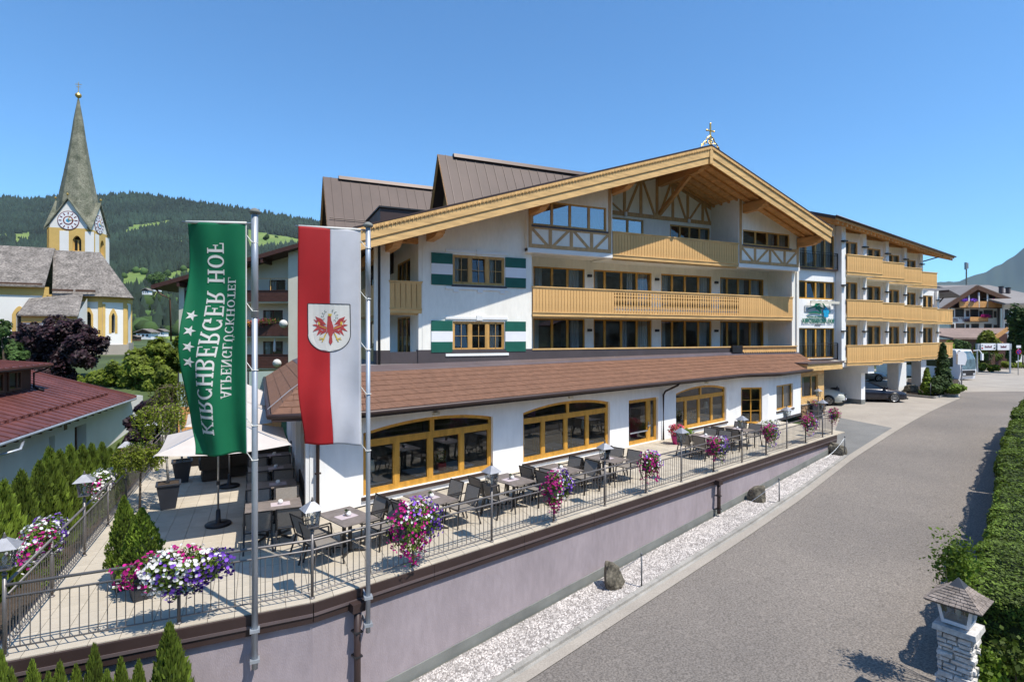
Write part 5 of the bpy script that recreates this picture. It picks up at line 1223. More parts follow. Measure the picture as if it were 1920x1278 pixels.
def flag(name, lab, pole, ang, gap, w, zt, zb, surf, bands, ropes, barend=.06):
    dx, dy = math.cos(ang), math.sin(ang); nx, ny = -dy, dx
    if ny > 0: nx, ny = -nx, -ny
    def S(u, v, off=0.0):
        du, dn, dz = surf(u, v); a = gap+w*u+du
        return (pole[0]+dx*a+nx*(dn+off), pole[1]+dy*a+ny*(dn+off), zt-(zt-zb)*v+dz)
    t = thing(name, lab, 'flag', (pole[0]+dx*gap, pole[1]+dy*gap, zt))
    NU, NV = 40, 110
    for u0_, u1_, mt, nm in bands:
        V = []; F = []; n = max(2, int(NU*(u1_-u0_)))
        for j in range(NV+1):
            for i in range(n+1): V.append(S(u0_+(u1_-u0_)*i/n, j/NV))
        for j in range(NV):
            for i in range(n): a = j*(n+1)+i; F.append((a, a+1, a+n+2, a+n+1))
        me = fastmesh(nm, V, F, [M[mt]], smooth=True); o = link(nm, me, t); md = o.modifiers.new('thickness', 'SOLIDIFY'); md.thickness = .0015
    MB().tube([(pole[0]+dx*.05,pole[1]+dy*.05,zt+.01),(pole[0]+dx*(gap+w+barend),pole[1]+dy*(gap+w+barend),zt+.01)], .014, 8).build('cross_bar', M['alu'], t, True)
    q = MB()      # sleeve of cloth over the bar
    q.tube([(pole[0]+dx*gap,pole[1]+dy*gap,zt+.01),(pole[0]+dx*(gap+w),pole[1]+dy*(gap+w),zt+.01)], .024, 8); q.build('top_hem', M[bands[-1][2] if name == 'hotel_flag' else 'print_white'], t, True)
    for v in ropes:
        p = S(0, v); q = MB(); q.tube([p,(p[0]*.5+pole[0]*.5,p[1]*.5+pole[1]*.5-.03,p[2]-.09),(pole[0]-.03,pole[1]-.065,p[2]-.13)], .007, 5)
        q.tube([(pole[0]+.052*math.cos(k*math.pi/6),pole[1]+.052*math.sin(k*math.pi/6),p[2]-.13) for k in range(13)], .007, 5); q.build('rope', M['rope'], t)
    return t, S
def fprint(t, S, polys, mat, name, off, sub=1):
    q = MB()
    for i, p in enumerate(polys):
        o_ = off+.0004*(i % 6)
        if len(p) == 4:
            nx = max(1, int(max(abs(p[1][0]-p[0][0])*1.0, abs(p[1][1]-p[0][1])*4, abs(p[2][0]-p[3][0]), abs(p[2][1]-p[3][1])*4)/.035)); ny = max(1, int(max(abs(p[3][0]-p[0][0]), abs(p[3][1]-p[0][1])*4, abs(p[2][0]-p[1][0]), abs(p[2][1]-p[1][1])*4)/.035))
            B_ = lambda a, b: tuple((p[0][c]*(1-a)+p[1][c]*a)*(1-b)+(p[3][c]*(1-a)+p[2][c]*a)*b for c in (0, 1))
            for a in range(nx):
                for b in range(ny): q.face([S(*B_(u/nx, v/ny), o_) for u, v in ((a,b),(a+1,b),(a+1,b+1),(a,b+1))])
        else: q.face([S(u, v, o_) for u, v in p])
    return q.build(name, mat, t)
def surf1(u, v):
    s = math.sin
    dn = .08*u*s(3.0*v*3.1+u*3)+.05*s(11*u+2*v)*(.25+v)+.14*u*u*s(2.2*v-.4)-(.22*max(0,u-.72)*smooth(.45,.95,v)*3)
    du = -.035*u*smooth(.5,1,v)+.075*u*smooth(.15,.62,v)*s(3.14*min(1,v*1.05))-.03*v-.06*u*smooth(.86,1,v)
    return du-.0, dn, .03*s(5*u+1)*smooth(.8,1,v)-.04*(1-u)*0+.02*u*v
A1 = math.atan2(.334, -.943)
ft, S1_ = flag('hotel_flag', 'green vertical flag with white hotel lettering and four stars', (-.07,10.1), A1, .13, .96, 6.56, 2.72, surf1, [(.02,1,'cl_green','cloth'),(0,.02,'print_white','hem')], (.05,.345,.60,.84,.995))
# pixel placement of the print on the cloth: u from the pole side, v downwards
u1 = lambda x: (465-x)/107.0
v1 = lambda y: (y-413)/442.0
def print_text(t, S, s, xa, ya, xb, yb, hpx, u_, v_, mat, off, name, track=.03):
    """runs upwards from pixel (xa,ya) to (xb,yb); letter tops point to the right (the flag shows its reverse)"""
    w_, ps = text_polys(s, track); polys = []
    for p in ps:
        if poly_area(p) > 0: p = p[::-1]
        # subdivide long quads along the line so that they follow the folds
        polys.append([(u_(xa+(xb-xa)*a/w_+b*hpx), v_(ya+(yb-ya)*a/w_)) for a, b in p])
    return fprint(t, S, polys, mat, name, off)
def curve_text(t, S, s, line, hpx, u_, v_, mat, off, name, track=.03):
    w_, ps = text_polys(s, track); polys = []; Ls = [0]
    for a, b in zip(line, line[1:]): Ls.append(Ls[-1]+abs(a[1]-b[1]))
    def at(l):
        l = l*Ls[-1]; i = 0
        while i < len(Ls)-2 and Ls[i+1] < l: i += 1
        f = (l-Ls[i])/(Ls[i+1]-Ls[i]); return line[i][0]+(line[i+1][0]-line[i][0])*f, line[i][1]+(line[i+1][1]-line[i][1])*f
    for p in ps:
        if poly_area(p) > 0: p = p[::-1]
        r = []
        for a, b in p: x, y = at(a/w_); r.append((u_(x+b*hpx), v_(y)))
        polys.append(r)
    return fprint(t, S, polys, mat, name, off)
curve_text(ft, S1_, 'KIRCHBERGER HOF', [(377,816),(380,740),(384,680),(391,620),(395,560),(395.5,450)], 29, u1, v1, M['print_white'], .006, 'lettering')
curve_text(ft, S1_, 'ALPENGLÜCKHOTEL', [(420,748),(421,700),(423,640),(427,590),(431,515)], 15.5, u1, v1, M['print_white'], .004, 'lettering')
for cy in (590, 619, 649, 678):
    cx = 372; st = []
    for k in range(5):
        a = k*2*math.pi/5; r, b = 10.5, 4.2
        P_ = lambda aa, rr: (u1(cx+rr*math.cos(aa)), v1(cy+rr*math.sin(aa)))
        st.append([P_(a, r), P_(a+math.pi/5, b), (u1(cx), v1(cy)), P_(a-math.pi/5, b)])
    fprint(ft, S1_, st, M['print_white'], 'printed_star', .004)
def surf2(u, v):
    s = math.sin
    dn = .06*u*s(7*v+2*u)+.045*s(9*u-5*v)*(.3+v)+.06*u*u*s(3*v)+.03*s(4*u+14*v)*smooth(.5,1,v)*(1-u)
    du = .02*u*s(3.14*v)-.09*u*smooth(.72,1,v)-.03*v*.3
    return du, dn, -.05*(1-u)*smooth(.9,1,v)+.03*u*smooth(.85,1,v)
A2 = math.atan2(.113, -.993)
ft2, S2_ = flag('state_flag', 'vertical red and white flag with an eagle shield', (1.81,10.25), A2, .13, 1.06, 6.62, 2.76, surf2, [(.015,.50,'cl_white','cloth'),(.50,1,'cl_red','cloth'),(0,.015,'print_white','hem')], (.05,.29,.53,.74,.995))
for o in bpy.data.objects:
    if o.parent is ft2 and o.name.startswith('cloth'): o['label'] = 'white half of the flag' if o.data.materials[0] == M['cl_white'] else 'red half of the flag'
uc = lambda cx: (672-(560+cx/10.65))/107.0
vc = lambda cy: ((560+cy/10.65)-431)/397.0
def U(pts): return [(uc(x), vc(y)) for x, y in pts]
def strip(pts, w):
    out = []
    for a, b in zip(pts, pts[1:]):
        d = Vector((b[0]-a[0], b[1]-a[1])); d.normalize(); n = Vector((-d.y, d.x))*w/2
        out.append(U([(a[0]-n.x,a[1]-n.y),(b[0]-n.x,b[1]-n.y),(b[0]+n.x,b[1]+n.y),(a[0]+n.x,a[1]+n.y)]))
    return out
shield = [(230,105),(990,110),(1000,400),(1000,700)]+[(615+385*math.cos(rad(a)), 700+345*math.sin(rad(a))) for a in range(10,180,12)]+[(238,690),(230,400)]
rows = []      # white field of the shield as horizontal strips so that it bends with the cloth
def edge_x(y):
    if y <= 700: return 232, 995
    k = math.sqrt(max(0, 1-((y-700)/345)**2)); return 615-380*k, 615+385*k
ys = [105+k*(1045-105)/24 for k in range(25)]
for a, b in zip(ys, ys[1:]):
    l0, r0 = edge_x(a); l1, r1 = edge_x(b)
    for k in range(8): rows.append(U([(l0+(r0-l0)*k/8,a),(l0+(r0-l0)*(k+1)/8,a),(l1+(r1-l1)*(k+1)/8,b),(l1+(r1-l1)*k/8,b)]))
q = MB()
for p in rows: q.face([S2_(u, v, .0035) for u, v in p])
q.build('shield_field', M['print_white'], ft2)
sh2 = [(230,105),(400,106),(600,107),(800,109),(990,110),(993,250),(996,400),(998,550),(1000,700)]+[(615+385*math.cos(rad(a)), 700+345*math.sin(rad(a))) for a in range(8,181,8)]+[(235,690),(233,550),(231,400),(230,250),(230,105)]
fprint(ft2, S2_, strip(sh2, 15), M['print_black'], 'shield_outline', .006)
def mir(pts, c=632): return [(2*c-x, y) for x, y in pts][::-1]
red = []
body = [[(585,345),(640,345),(650,440),(580,440)],[(580,440),(655,440),(690,560),(570,560)],[(570,560),(690,560),(700,660),(575,660)],[(585,650),(690,650),(665,740),(615,740)],[(618,730),(660,730),(672,860),(604,860)],[(604,850),(672,850),(636,915)]]
wing_ = [[(700,560),(830,480),(880,560),(700,650)],[(700,520),(790,400),(830,380),(860,420),(840,500)],[(830,385),(860,470),(900,350)],[(870,440),(870,500),(935,405)],[(870,500),(850,560),(958,520)],[(860,550),(820,600),(950,650)],[(830,590),(770,640),(880,735)],[(770,630),(700,650),(820,715)],[(700,650),(680,660),(735,740)]]
for p in body: red.append(U(p))
for p in wing_: red.append(U(p)); red.append(U(mir(p)))
fprint(ft2, S2_, red, M['print_red'], 'eagle', .0075)
gold = []
for p in ([(815,455),(850,455),(850,515),(815,515)],[(700,690),(725,690),(790,850),(770,850)],[(735,790),(830,760),(825,775),(740,805)],[(740,770),(840,805),(830,815),(735,785)],[(695,585),(830,530),(830,542),(695,597)]): gold.append(U(p)); gold.append(U(mir(p)))
gold.append(U([(590,300),(660,300),(650,345),(600,345)]))
fprint(ft2, S2_, gold, M['print_gold'], 'gold_details', .0095)
lf_ = []
for k in range(9):
    a = rad(-60-k*27); cx, cy = 625+125*math.cos(a+rad(-0)), 345+118*math.sin(a); 
for k in range(12):
    a = rad(105+k*27.3-180); 
    if 60 < (math.degrees(a) % 360) < 120: continue
    cx, cy = 622+128*math.cos(a), 350+118*math.sin(a)
    for s in (-1, 1): t_ = a+math.pi/2+s*.7; lf_.append(U([(cx,cy),(cx+24*math.cos(t_-.25),cy+24*math.sin(t_-.25)),(cx+44*math.cos(t_),cy+44*math.sin(t_)),(cx+24*math.cos(t_+.25),cy+24*math.sin(t_+.25))]))
fprint(ft2, S2_, lf_, M['print_leaf'], 'wreath', .0095)
# ================================================================ terrace furniture
def chair_proto():
    t = thing('terrace_chair', 'grey mesh armchair', 'chair')
    w, dp = .27, .26
    MB().box(-w+.02,-dp+.02,.425,w-.02,dp,.44).build('seat', M['textil'], t)
    q = MB(); q.hexa([(-w+.025,-dp+.01,.47),(w-.025,-dp+.01,.47),(w-.025,-dp+.025,.47),(-w+.025,-dp+.025,.47),(-w+.025,-dp-.12,.88),(w-.025,-dp-.12,.88),(w-.025,-dp-.105,.88),(-w+.025,-dp-.105,.88)]); q.build('backrest', M['textil'], t)
    q = MB()
    for s in (-1, 1): q.beam((s*w,dp+.01,.432),(s*w,-dp,.432),.03,.02); q.beam((s*w,-dp+.0,.43),(s*w,-dp-.12,.90),.03,.022,up=(0,1,0))
    q.beam((-w,dp+.01,.432),(w,dp+.01,.432),.03,.02); q.beam((-w-.015,-dp-.12,.895),(w+.015,-dp-.12,.895),.022,.024); q.beam((-w,-dp,.432),(w,-dp,.432),.025,.02); q.build('frame', M['chairframe'], t)
    for s in (-1, 1):
        MB().beam((s*w,dp,.65),(s*w*1.08,dp+.06,0),.034,.024,up=(0,1,0)).build('leg', M['chairframe'], t)
        MB().beam((s*w,-dp+.02,.43),(s*w*1.08,-dp-.12,0),.034,.024,up=(0,1,0)).build('leg', M['chairframe'], t)
        q = MB(); q.beam((s*w,dp+.0,.655),(s*w,-dp-.05,.665),.042,.018); q.build('armrest', M['chairframe'], t)
    return t
C0 = chair_proto(); usedc = [False]
def chair(x, y, rot, lab, grp='grey mesh terrace chairs'):
    o = C0 if not usedc[0] else dup(C0); usedc[0] = True
    o.location = (x, y, 0); o.rotation_euler = (0, 0, rot+random.uniform(-.09, .09)); o['label'] = lab; o['group'] = grp; return o
def table_proto():
    t = thing('terrace_table', 'grey laminate terrace table', 'table')
    MB().box(-.40,-.60,.725,.40,.60,.745).build('table_top', M['tabletop'], t)
    for y in (-.13, .13): MB().box(-.03,y-.035,.03,.03,y+.035,.724).build('leg', M['chairframe'], t)
    q = MB()
    for sx in (-1, 1):
        for sy in (-1, 1): q.beam((0,sy*.13,.05),(sx*.30,sy*.36,.015),.05,.028)
    q.build('foot', M['chairframe'], t); return t
T0 = table_proto(); usedt = [False]
def runner(x, y, rot, lab):
    t = thing('place_mat', lab+' mat', 'place mat', (x, y, .746), rot, group='pink place mats on the terrace tables'); t['label'] = 'pale pink paper mat on the '+lab
    MB().box(-.21,-.16,0,.21,.16,.003).build('mat', M['runner'], t, local=True)
def potplant(x, y, lab, plant=True, twin=True):
    t = thing('table_pot', 'small white pot on the '+lab, 'pot', (x, y, .749), group='small white pots on the terrace tables')
    MB().lathe((0,0,0), [(.03,0),(.055,.03),(.058,.06),(.04,.095),(.034,.095),(.03,.08)], 12).build('pot', M['pot'], t, True, local=True)
    if plant:
        V = []; 
        for k in range(60):
            a = random.uniform(0, 6.28); e = random.uniform(.2, 1.5); r = .055*random.uniform(.6, 1); p = Vector((math.cos(a)*math.cos(e)*r-.04, math.sin(a)*math.cos(e)*r+.02, math.sin(e)*r+.095)); d = Vector((random.gauss(0,1), random.gauss(0,1), random.gauss(0,1))).normalized()*.018; n_ = Vector((random.gauss(0,1), random.gauss(0,1), random.gauss(0,1))).normalized()*.012
            V += [tuple(p-d), tuple(p+n_), tuple(p+d), tuple(p-n_)]
        me = fastmesh('plant', V, np.arange(len(V)).reshape(-1, 4), [M['leafdark']]); o = link('plant', me, t, local=True); o['kind'] = 'stuff'
        MB().lathe((-.045,.02,0), [(.03,0),(.042,.04),(.038,.08),(.03,.08)], 10).build('plant_cup', M['textil'], t, True, local=True)
TT = [((1.75,12.48), 21, 'first table at the corner beside the second flagpole'), ((3.80,13.06), 19, 'second table, below the first arched window'), ((6.30,13.78), 17, 'third table, at the right end of the first arched window'), ((8.12,14.27), 17, 'fourth table, below the left half of the middle arched window'), ((10.2,14.85), 17, 'fifth table, just left of the glass terrace door'), ((15.95,16.5), 16, 'sixth table, right of the pink potted flower'), ((18.4,17.2), 16, 'seventh table, farthest along the facade')]
for k, ((x, y), a, lab) in enumerate(TT):
    t = T0 if not usedt[0] else dup(T0); usedt[0] = True; t.location = (x, y, 0); t.rotation_euler = (0, 0, rad(a)); t['label'] = lab+', grey with mat and pot'; t['group'] = 'terrace tables'
    lab2 = ['first','second','third','fourth','fifth','sixth','seventh'][k]+' table along the facade'
    runner(x-.02, y-.02, rad(a)+.05, lab2); potplant(x+.03, y-.03, lab2, plant=k < 5)
    c, s = math.cos(rad(a)), math.sin(rad(a))
    for sx in (-1, 1):
        for j, dy in enumerate((.33, -.33)):
            px_ = sx*(.64+random.uniform(-.03,.1)); X = x+px_*c-dy*s; Y = y+px_*s+dy*c
            chair(X, Y, rad(a)+(-math.pi/2 if sx < 0 else math.pi/2), 'mesh chair %s of the %s, on the %s side' % (['left','right'][sx > 0], lab2, ['wall','railing'][j]))
LT = [(.30,14.02),(.30,15.97),(.30,17.90),(.30,19.85)]
for k, (x, y) in enumerate(LT):
    t = dup(T0); t.location = (x, y, 0); t.rotation_euler = (0, 0, math.pi/2); nm = ['nearest','second','third','farthest'][k]+' table in the shaded row'; t['label'] = nm+' beside the side wall, with mat and pot'; t['group'] = 'terrace tables'
    runner(x+.15, y, 0, nm); potplant(x+.15, y, nm, plant=False)
    for sy in (-1, 1):
        for j, dx in enumerate((-.33, .33)): chair(x+dx, y+sy*.60, 0 if sy < 0 else math.pi, 'mesh chair %s the %s, on its %s' % (['in front of','behind'][sy > 0], nm, ['left','right'][j]))
# parasols
def parasol(base, ctr, half, ztop, zedge, rot, lab):
    t = thing('parasol', lab, 'parasol', (*base, 0), group='beige parasols on the terrace')
    MB().lathe((*base,0), [(.30,0),(.30,.045),(.27,.065),(.06,.07),(.05,.36),(.035,.40)], 24).build('base', M['darkplastic'], t, True)
    MB().tube([(*base,.3),(base[0],base[1],ztop-.05)], .024, 10).build('pole', M['alu'], t, True)
    MB().box(base[0]-.04,base[1]-.04,1.0,base[0]+.04,base[1]+.05,1.09).build('crank', M['darkplastic'], t)
    c, s = math.cos(rot), math.sin(rot); cor = []
    for k in range(4):
        a, b = [(-1,-1),(1,-1),(1,1),(-1,1)][k]; cor.append(Vector((ctr[0]+(a*c-b*s)*half, ctr[1]+(a*s+b*c)*half, zedge)))
    top = Vector((ctr[0], ctr[1], ztop)); n = 8; q = MB()
    for k in range(4):
        a, b = cor[k], cor[(k+1)%4]
        g_ = [[None]*(n+1) for _ in range(n+1)]
        for i in range(n+1):
            for j in range(n+1):
                e = a+(b-a)*(j/n); f = i/n; p = top+(e-top)*f; sag = .10*f*f*math.sin(math.pi*j/n)+.05*math.sin(math.pi*f); g_[i][j] = (p.x, p.y, p.z-sag*1.0+.08*f*math.sin(math.pi*j/n)*0)
        for i in range(n):
            for j in range(n): q.face([g_[i][j], g_[i+1][j], g_[i+1][j+1], g_[i][j+1]] if i else [g_[0][0], g_[1][j], g_[1][j+1]])
        # valance
        for j in range(n): p, r = g_[n][j], g_[n][j+1]; q.face([p, (p[0],p[1],p[2]-.0), (r[0],r[1],r[2]-.0), r]) if False else None
    cn = q.build('canopy', M['parasol'], t, True)
    for p in cor: MB().tube([top-Vector((0,0,.06)), p+Vector((0,0,-.03))], .011, 6).build('rib', M['alu'], t)
    MB().lathe((top.x,top.y,top.z-.02), [(.03,0),(.03,.06),(.01,.09)], 8).build('finial', M['alu'], t)
parasol((-.93,15.45), (-.72,15.0), 1.35, 2.75, 2.18, rad(2), 'beige parasol with its pole behind the green flag, nearest the railing')
parasol((-.85,19.22), (-.62,18.9), 1.35, 2.8, 2.2, rad(4), 'beige parasol further back beside the wicker seats')
parasol((-.6,23.4), (-.5,23.2), 1.4, 2.9, 2.25, rad(8), 'farthest beige parasol, mostly behind the other two')
# wicker lounge seats
def wicker(loc, rot, w, lab, n=1):
    t = thing('wicker_seat', lab, 'armchair' if n == 1 else 'sofa', (*loc, 0), rot)
    d = .40; q = MB()
    q.hexa([(-w,-d,.02),(w,-d,.02),(w,d,.02),(-w,d,.02),(-w+.04,-d+.02,.40),(w-.04,-d+.02,.40),(w-.04,d-.02,.40),(-w+.04,d-.02,.40)]); q.build('base', M['wicker'], t, local=True)
    q = MB(); q.hexa([(-w,-d-.08,.38),(w,-d-.08,.38),(w,-d+.06,.38),(-w,-d+.06,.38),(-w-.05,-d-.18,.86),(w+.05,-d-.18,.86),(w+.05,-d-.08,.86),(-w-.05,-d-.08,.86)]); q.tube([(-w-.05,-d-.13,.86),(w+.05,-d-.13,.86)], .06, 8); q.build('backrest', M['wicker'], t, local=True)
    for s in (-1, 1): q = MB(); q.box(s*w-.07,-d,.38,s*w+.07,d-.02,.60); q.tube([(s*w,-d-.1,.72),(s*w,-d+.2,.64),(s*w,d,.60)], .065, 8); q.build('armrest', M['wicker'], t, local=True)
    for k in range(n): a = -w+.1+(2*w-.2)*k/n; MB().box(a,-d+.08,.40,a+(2*w-.2)/n-.02,d-.03,.52).build('cushion', M['cushion'], t, local=True)
wicker((-1.35,20.6), rad(8), .38, 'wicker armchair left of the umbrella poles, its back to the camera')
wicker((-.1,20.9), rad(2), .95, 'long wicker sofa with mauve cushions seen from behind', 3)
wicker((.2,24.2), rad(185), .38, 'stacked wicker armchairs by the far wooden fence'); wicker((-1.9,23.2), rad(-80), .38, 'wicker armchair at the back of the terrace near the fence')
# wooden fence and glass screen closing the terrace
fz = thing('board_fence', 'warm brown vertical board fence closing the back of the terrace', 'fence', (-1, 28.6, 0))
x = -3.3
while x < .95: MB().box(x, 28.55, 0, x+.135, 28.6, 1.5+random.uniform(-.005,.005)).build('fence_board', M['woodbeam'], fz); x += .142
gs = thing('glass_screen', 'tall milky glass wind screen above the board fence', 'screen', (-1, 28.8, 0))
for k in range(3): MB().box(-3.3+k*1.42, 28.8, 1.4, -3.3+k*1.42+1.38, 28.82, 3.0).build('glass_panel', M['screen'] if 'screen' in M else M.setdefault('screen', pmat('milky_green_glass', (.33,.42,.38), .25, .03, 1)), gs)
for k in range(4): MB().box(-3.34+k*1.42, 28.76, 0, -3.29+k*1.42, 28.86, 3.05).build('post', M['chairframe'], gs)
# pink flower in a pink pot and a leafy basket by the glass door
p = FA(15.35, 1.0, 0)
t = thing('potted_hydrangea', 'round pink flowering plant in a bright pink pot left of the downpipe', 'potted plant', (p[0], p[1], 0))
M['pinkpot'] = pmat('pink_glazed_pot', (.45,.03,.18), .3, .05, 4)
MB().lathe((0,0,0), [(.16,0),(.24,.3),(.26,.36),(.22,.36),(.2,.3)], 16).build('pot', M['pinkpot'], t, True, local=True)
sv = M['petpur'], M['petdark'], M['petwhite'], M['petmag']; M['petpur'] = M['petdark'] = M['petwhite'] = M['petmag'] = M['petpink']
fl, lf = petunia(77, .34,.34,.24,0,(9,9,9,0,0,0),230,500); M['petpur'], M['petdark'], M['petwhite'], M['petmag'] = sv
for nm, me in (('blossoms', fl), ('foliage', lf)): o = link(nm, me, t, local=True); o.location = (0,0,.60); o['kind'] = 'stuff'
p = FA(16.15, 1.0, 0); t = thing('plant_basket', 'dark basket of yellow-green leaves beside the pink potted flower', 'potted plant', (p[0], p[1], 0))
MB().lathe((0,0,0), [(.2,0),(.24,.25),(.2,.25)], 14).build('basket', M['wicker'], t, True, local=True)
_, lf = petunia(78, .32,.3,.2,0,(9,9,9,0,0,0),1,600); o = link('plant', lf, t, local=True); o.location = (0,0,.42)
p = FT(TL-1.9, -2.3, 0); t = thing('flower_tub', 'tub of small white flowers under the slate wall', 'potted plant', (p[0], p[1], 0)); MB().lathe((0,0,0), [(.3,0),(.36,.28),(.3,.28)], 14).build('tub', M['planter'], t, True, local=True)
fl, lf = petunia(79, .6,.4,.22,0,(-9,9,9,0,0,0),240,500)
for nm, me in (('blossoms', fl), ('foliage', lf)): o = link(nm, me, t, local=True); o.location = (0,0,.42); o['kind'] = 'stuff'
# single lantern on a post by the car park corner, red and blue flowers
p = at_g(1556,790); L = dup(L0, (p.x-.2, p.y+.6, .95), 0, 'zinc lantern on its own post by the car park corner', 'lanterns on the terrace railing')
t = thing('lantern_post', 'short grey post carrying the lantern by the car park corner', 'post', (p.x-.2, p.y+.6, -.6)); MB().tube([(0,0,0),(0,0,1.56)], .035, 8).build('post', M['railsteel'], t, local=True)
fl, lf = petunia(80, .5,.3,.2,.1,(.1,.2,.6,0,1.2,0),130,300); t = thing('flower_tub', 'tub of magenta and violet flowers behind the lantern by the car park', 'potted plant', (p.x+.1, p.y+1.1, -.4))
for nm, me in (('blossoms', fl), ('foliage', lf)): o = link(nm, me, t, local=True); o.location = (0,0,1.0); o['kind'] = 'stuff'
MB().box(-.45,-.25,0,.45,.25,.9).build('tub', M['planter'], t, local=True)
# planters on the left
def square_pot(t, b, tp, h):
    q = MB(); q.hexa([(-b,-b,0),(b,-b,0),(b,b,0),(-b,b,0),(-tp,-tp,h),(tp,-tp,h),(tp,tp,h),(-tp,tp,h)]); q.build('pot', M['planter'], t, local=True)
    MB().box(-tp+.03,-tp+.03,h-.01,tp-.03,tp-.03,h+.004).build('soil', M['soil'], t, local=True)
    q = MB(); 
    for a in range(4): c_ = [(-tp,-tp),(tp,-tp),(tp,tp),(-tp,tp)]; q.beam((*c_[a],h+.01),(*c_[(a+1)%4],h+.01),.05,.04)
    q.build('rim', M['planter'], t, local=True)
def leafcards(P, size, N=None, aspect=.55, jit=1.0, rng=None, up=0.0, flat=True):
    n = len(P); rng = rng or np.random.default_rng(1)
    if flat and N is not None:
        Z = N+np.array([.15,-.25,.75])+rng.normal(0, .55, (n, 3)); Z /= np.linalg.norm(Z, axis=1)[:, None]
        A = np.cross(Z, rng.normal(0, 1, (n, 3))); A /= np.linalg.norm(A, axis=1)[:, None]; B = np.cross(Z, A); s = (size*rng.uniform(.6, 1.3, n))[:, None]
        return np.concatenate([P-A*s, P+B*s*aspect, P+A*s, P-B*s*aspect], 1).reshape(-1, 3), np.arange(n*4).reshape(-1, 4)
    A = rng.normal(0, 1, (n, 3))*jit
    if N is not None: A = A+N*1.2
    A[:, 2] += up; A /= np.linalg.norm(A, axis=1)[:, None]; B = np.cross(A, rng.normal(0, 1, (n, 3))); B /= np.linalg.norm(B, axis=1)[:, None]
    s = (size*rng.uniform(.6, 1.3, n))[:, None]
    V = np.concatenate([P-A*s, P+B*s*aspect, P+A*s, P-B*s*aspect], 1).reshape(-1, 3); return V, np.arange(n*4).reshape(-1, 4)
def thuja_mesh(seed, h, r, n, size=.045, tips=1):
    rng = np.random.default_rng(seed); z = rng.power(1.0, n); z = rng.uniform(0, 1, n)**1.15; th = rng.uniform(0, 2*np.pi, n)
    prof = np.sin(np.pi*np.clip(.18+.82*(1-z)*.5*1.05, 0, 1))*(1-z)**.42*1.12
    prof = np.clip((1-z)**.85*(.92+.6*z), 0, 1)
    lump = 1+.12*np.sin(3*th+7*z+seed)+.13*np.sin(5*th-19*z+seed)+.10*np.sin(9*th+37*z+seed)
    rr = r*prof*lump*(1-.25*rng.power(2.5, n)*0-rng.uniform(0,1,n)**3*.3)
    P = np.stack([rr*np.cos(th), rr*np.sin(th), h*z], 1); N = np.stack([np.cos(th), np.sin(th), np.full(n, .9)], 1)
    V, F = leafcards(P, size, N, .42, .55, rng, .6, False)
    fol = fastmesh('foliage', V, F, [M['thuja']])
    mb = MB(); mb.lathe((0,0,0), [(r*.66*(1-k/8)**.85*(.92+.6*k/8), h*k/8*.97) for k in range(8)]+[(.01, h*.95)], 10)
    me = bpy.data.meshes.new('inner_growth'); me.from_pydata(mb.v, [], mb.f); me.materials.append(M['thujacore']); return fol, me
def put_thuja(ms, loc, rot, sc_, lab, grp, name='thuja', extra=None):
    t = thing(name, lab, 'conifer', loc, rot, group=grp); t.scale = sc_
    for nm, me in (('foliage', ms[0]), ('inner_growth', ms[1])): o = link(nm, me, t, local=True); o['kind'] = 'stuff' if nm == 'foliage' else 'stuff'
    q = link('trunk', trunk_me, t, local=True)
    return t
mb = MB(); mb.tube([(0,0,-.15),(0,0,.4)], .035, 6); trunk_me = bpy.data.meshes.new('trunk'); trunk_me.from_pydata(mb.v, [], mb.f); trunk_me.materials.append(M['bark'])
TH = [thuja_mesh(s, 1.0, .42, 5200, .036) for s in (3, 8, 21)]
# potted thujas at the corner
for k, ((x, y), hh, rr, lab) in enumerate((((-2.30,12.35), 1.16, .66, 'taller slim thuja in a dark planter behind the other potted thuja'), ((-1.92,11.75), 1.05, .86, 'bushier thuja in a dark planter by the front railing'))):
    t = thing('thuja_planter', lab.replace('thuja', 'planter', 1) if False else ('dark square planter of the '+['slim','bushy'][k]+' thuja'), 'planter', (x, y, 0), rad(20)); square_pot(t, .15, .21, .44)
    put_thuja(TH[k], (x, y, .44), k*1.3, (rr, rr, hh+.1), lab, 'potted thujas')
# thuja hedge behind the side railing
tips = [(7,919),(40,900),(74,881),(93,856),(112,860),(131.6,849),(154,847.5),(172,844),(191,840.5),(207,849),(223,840),(238,846),(-20,935)]
for k, (x, y) in enumerate(tips):
    X = -5.25+.6*(min(max(x, 0), 230)/230.0); p = at_x(x, y, X); zb = gz(X, p.y)-.05; h = p.z-zb
    put_thuja(TH[k%3], (X, p.y, zb), k*1.1, (h*.44+.10, h*.44+.10, h*1.04), ('%s thuja from the front in the row beside the white house' % words[(k+1)%13]) if k < 12 else 'foremost thuja of the row, cut by the left picture edge', 'thujas in a row beside the white house')
for k, (x, y, yy) in enumerate(((2,1228,9.85),(60,1244,9.8),(112,1247,9.75),(142,1252,9.9),(177,1213,9.8),(226,1238,9.8),(260,1243,9.85),(317.5,1173,9.6),(20,1262,9.4),(90,1268,9.3),(200,1262,9.3),(345,1262,9.6))):
    p = at_y(x, y, yy); zb = gz(p.x, yy)-.05; h = p.z-zb; r = .36 if k != 7 else .55
    put_thuja(TH[(k+1)%3], (p.x, yy, zb), k*.9, (r*2.1, r*2.1, h), '%s thuja tip from the left picture edge at the foot of the terrace wall' % words[k], 'thujas at the foot of the terrace wall')
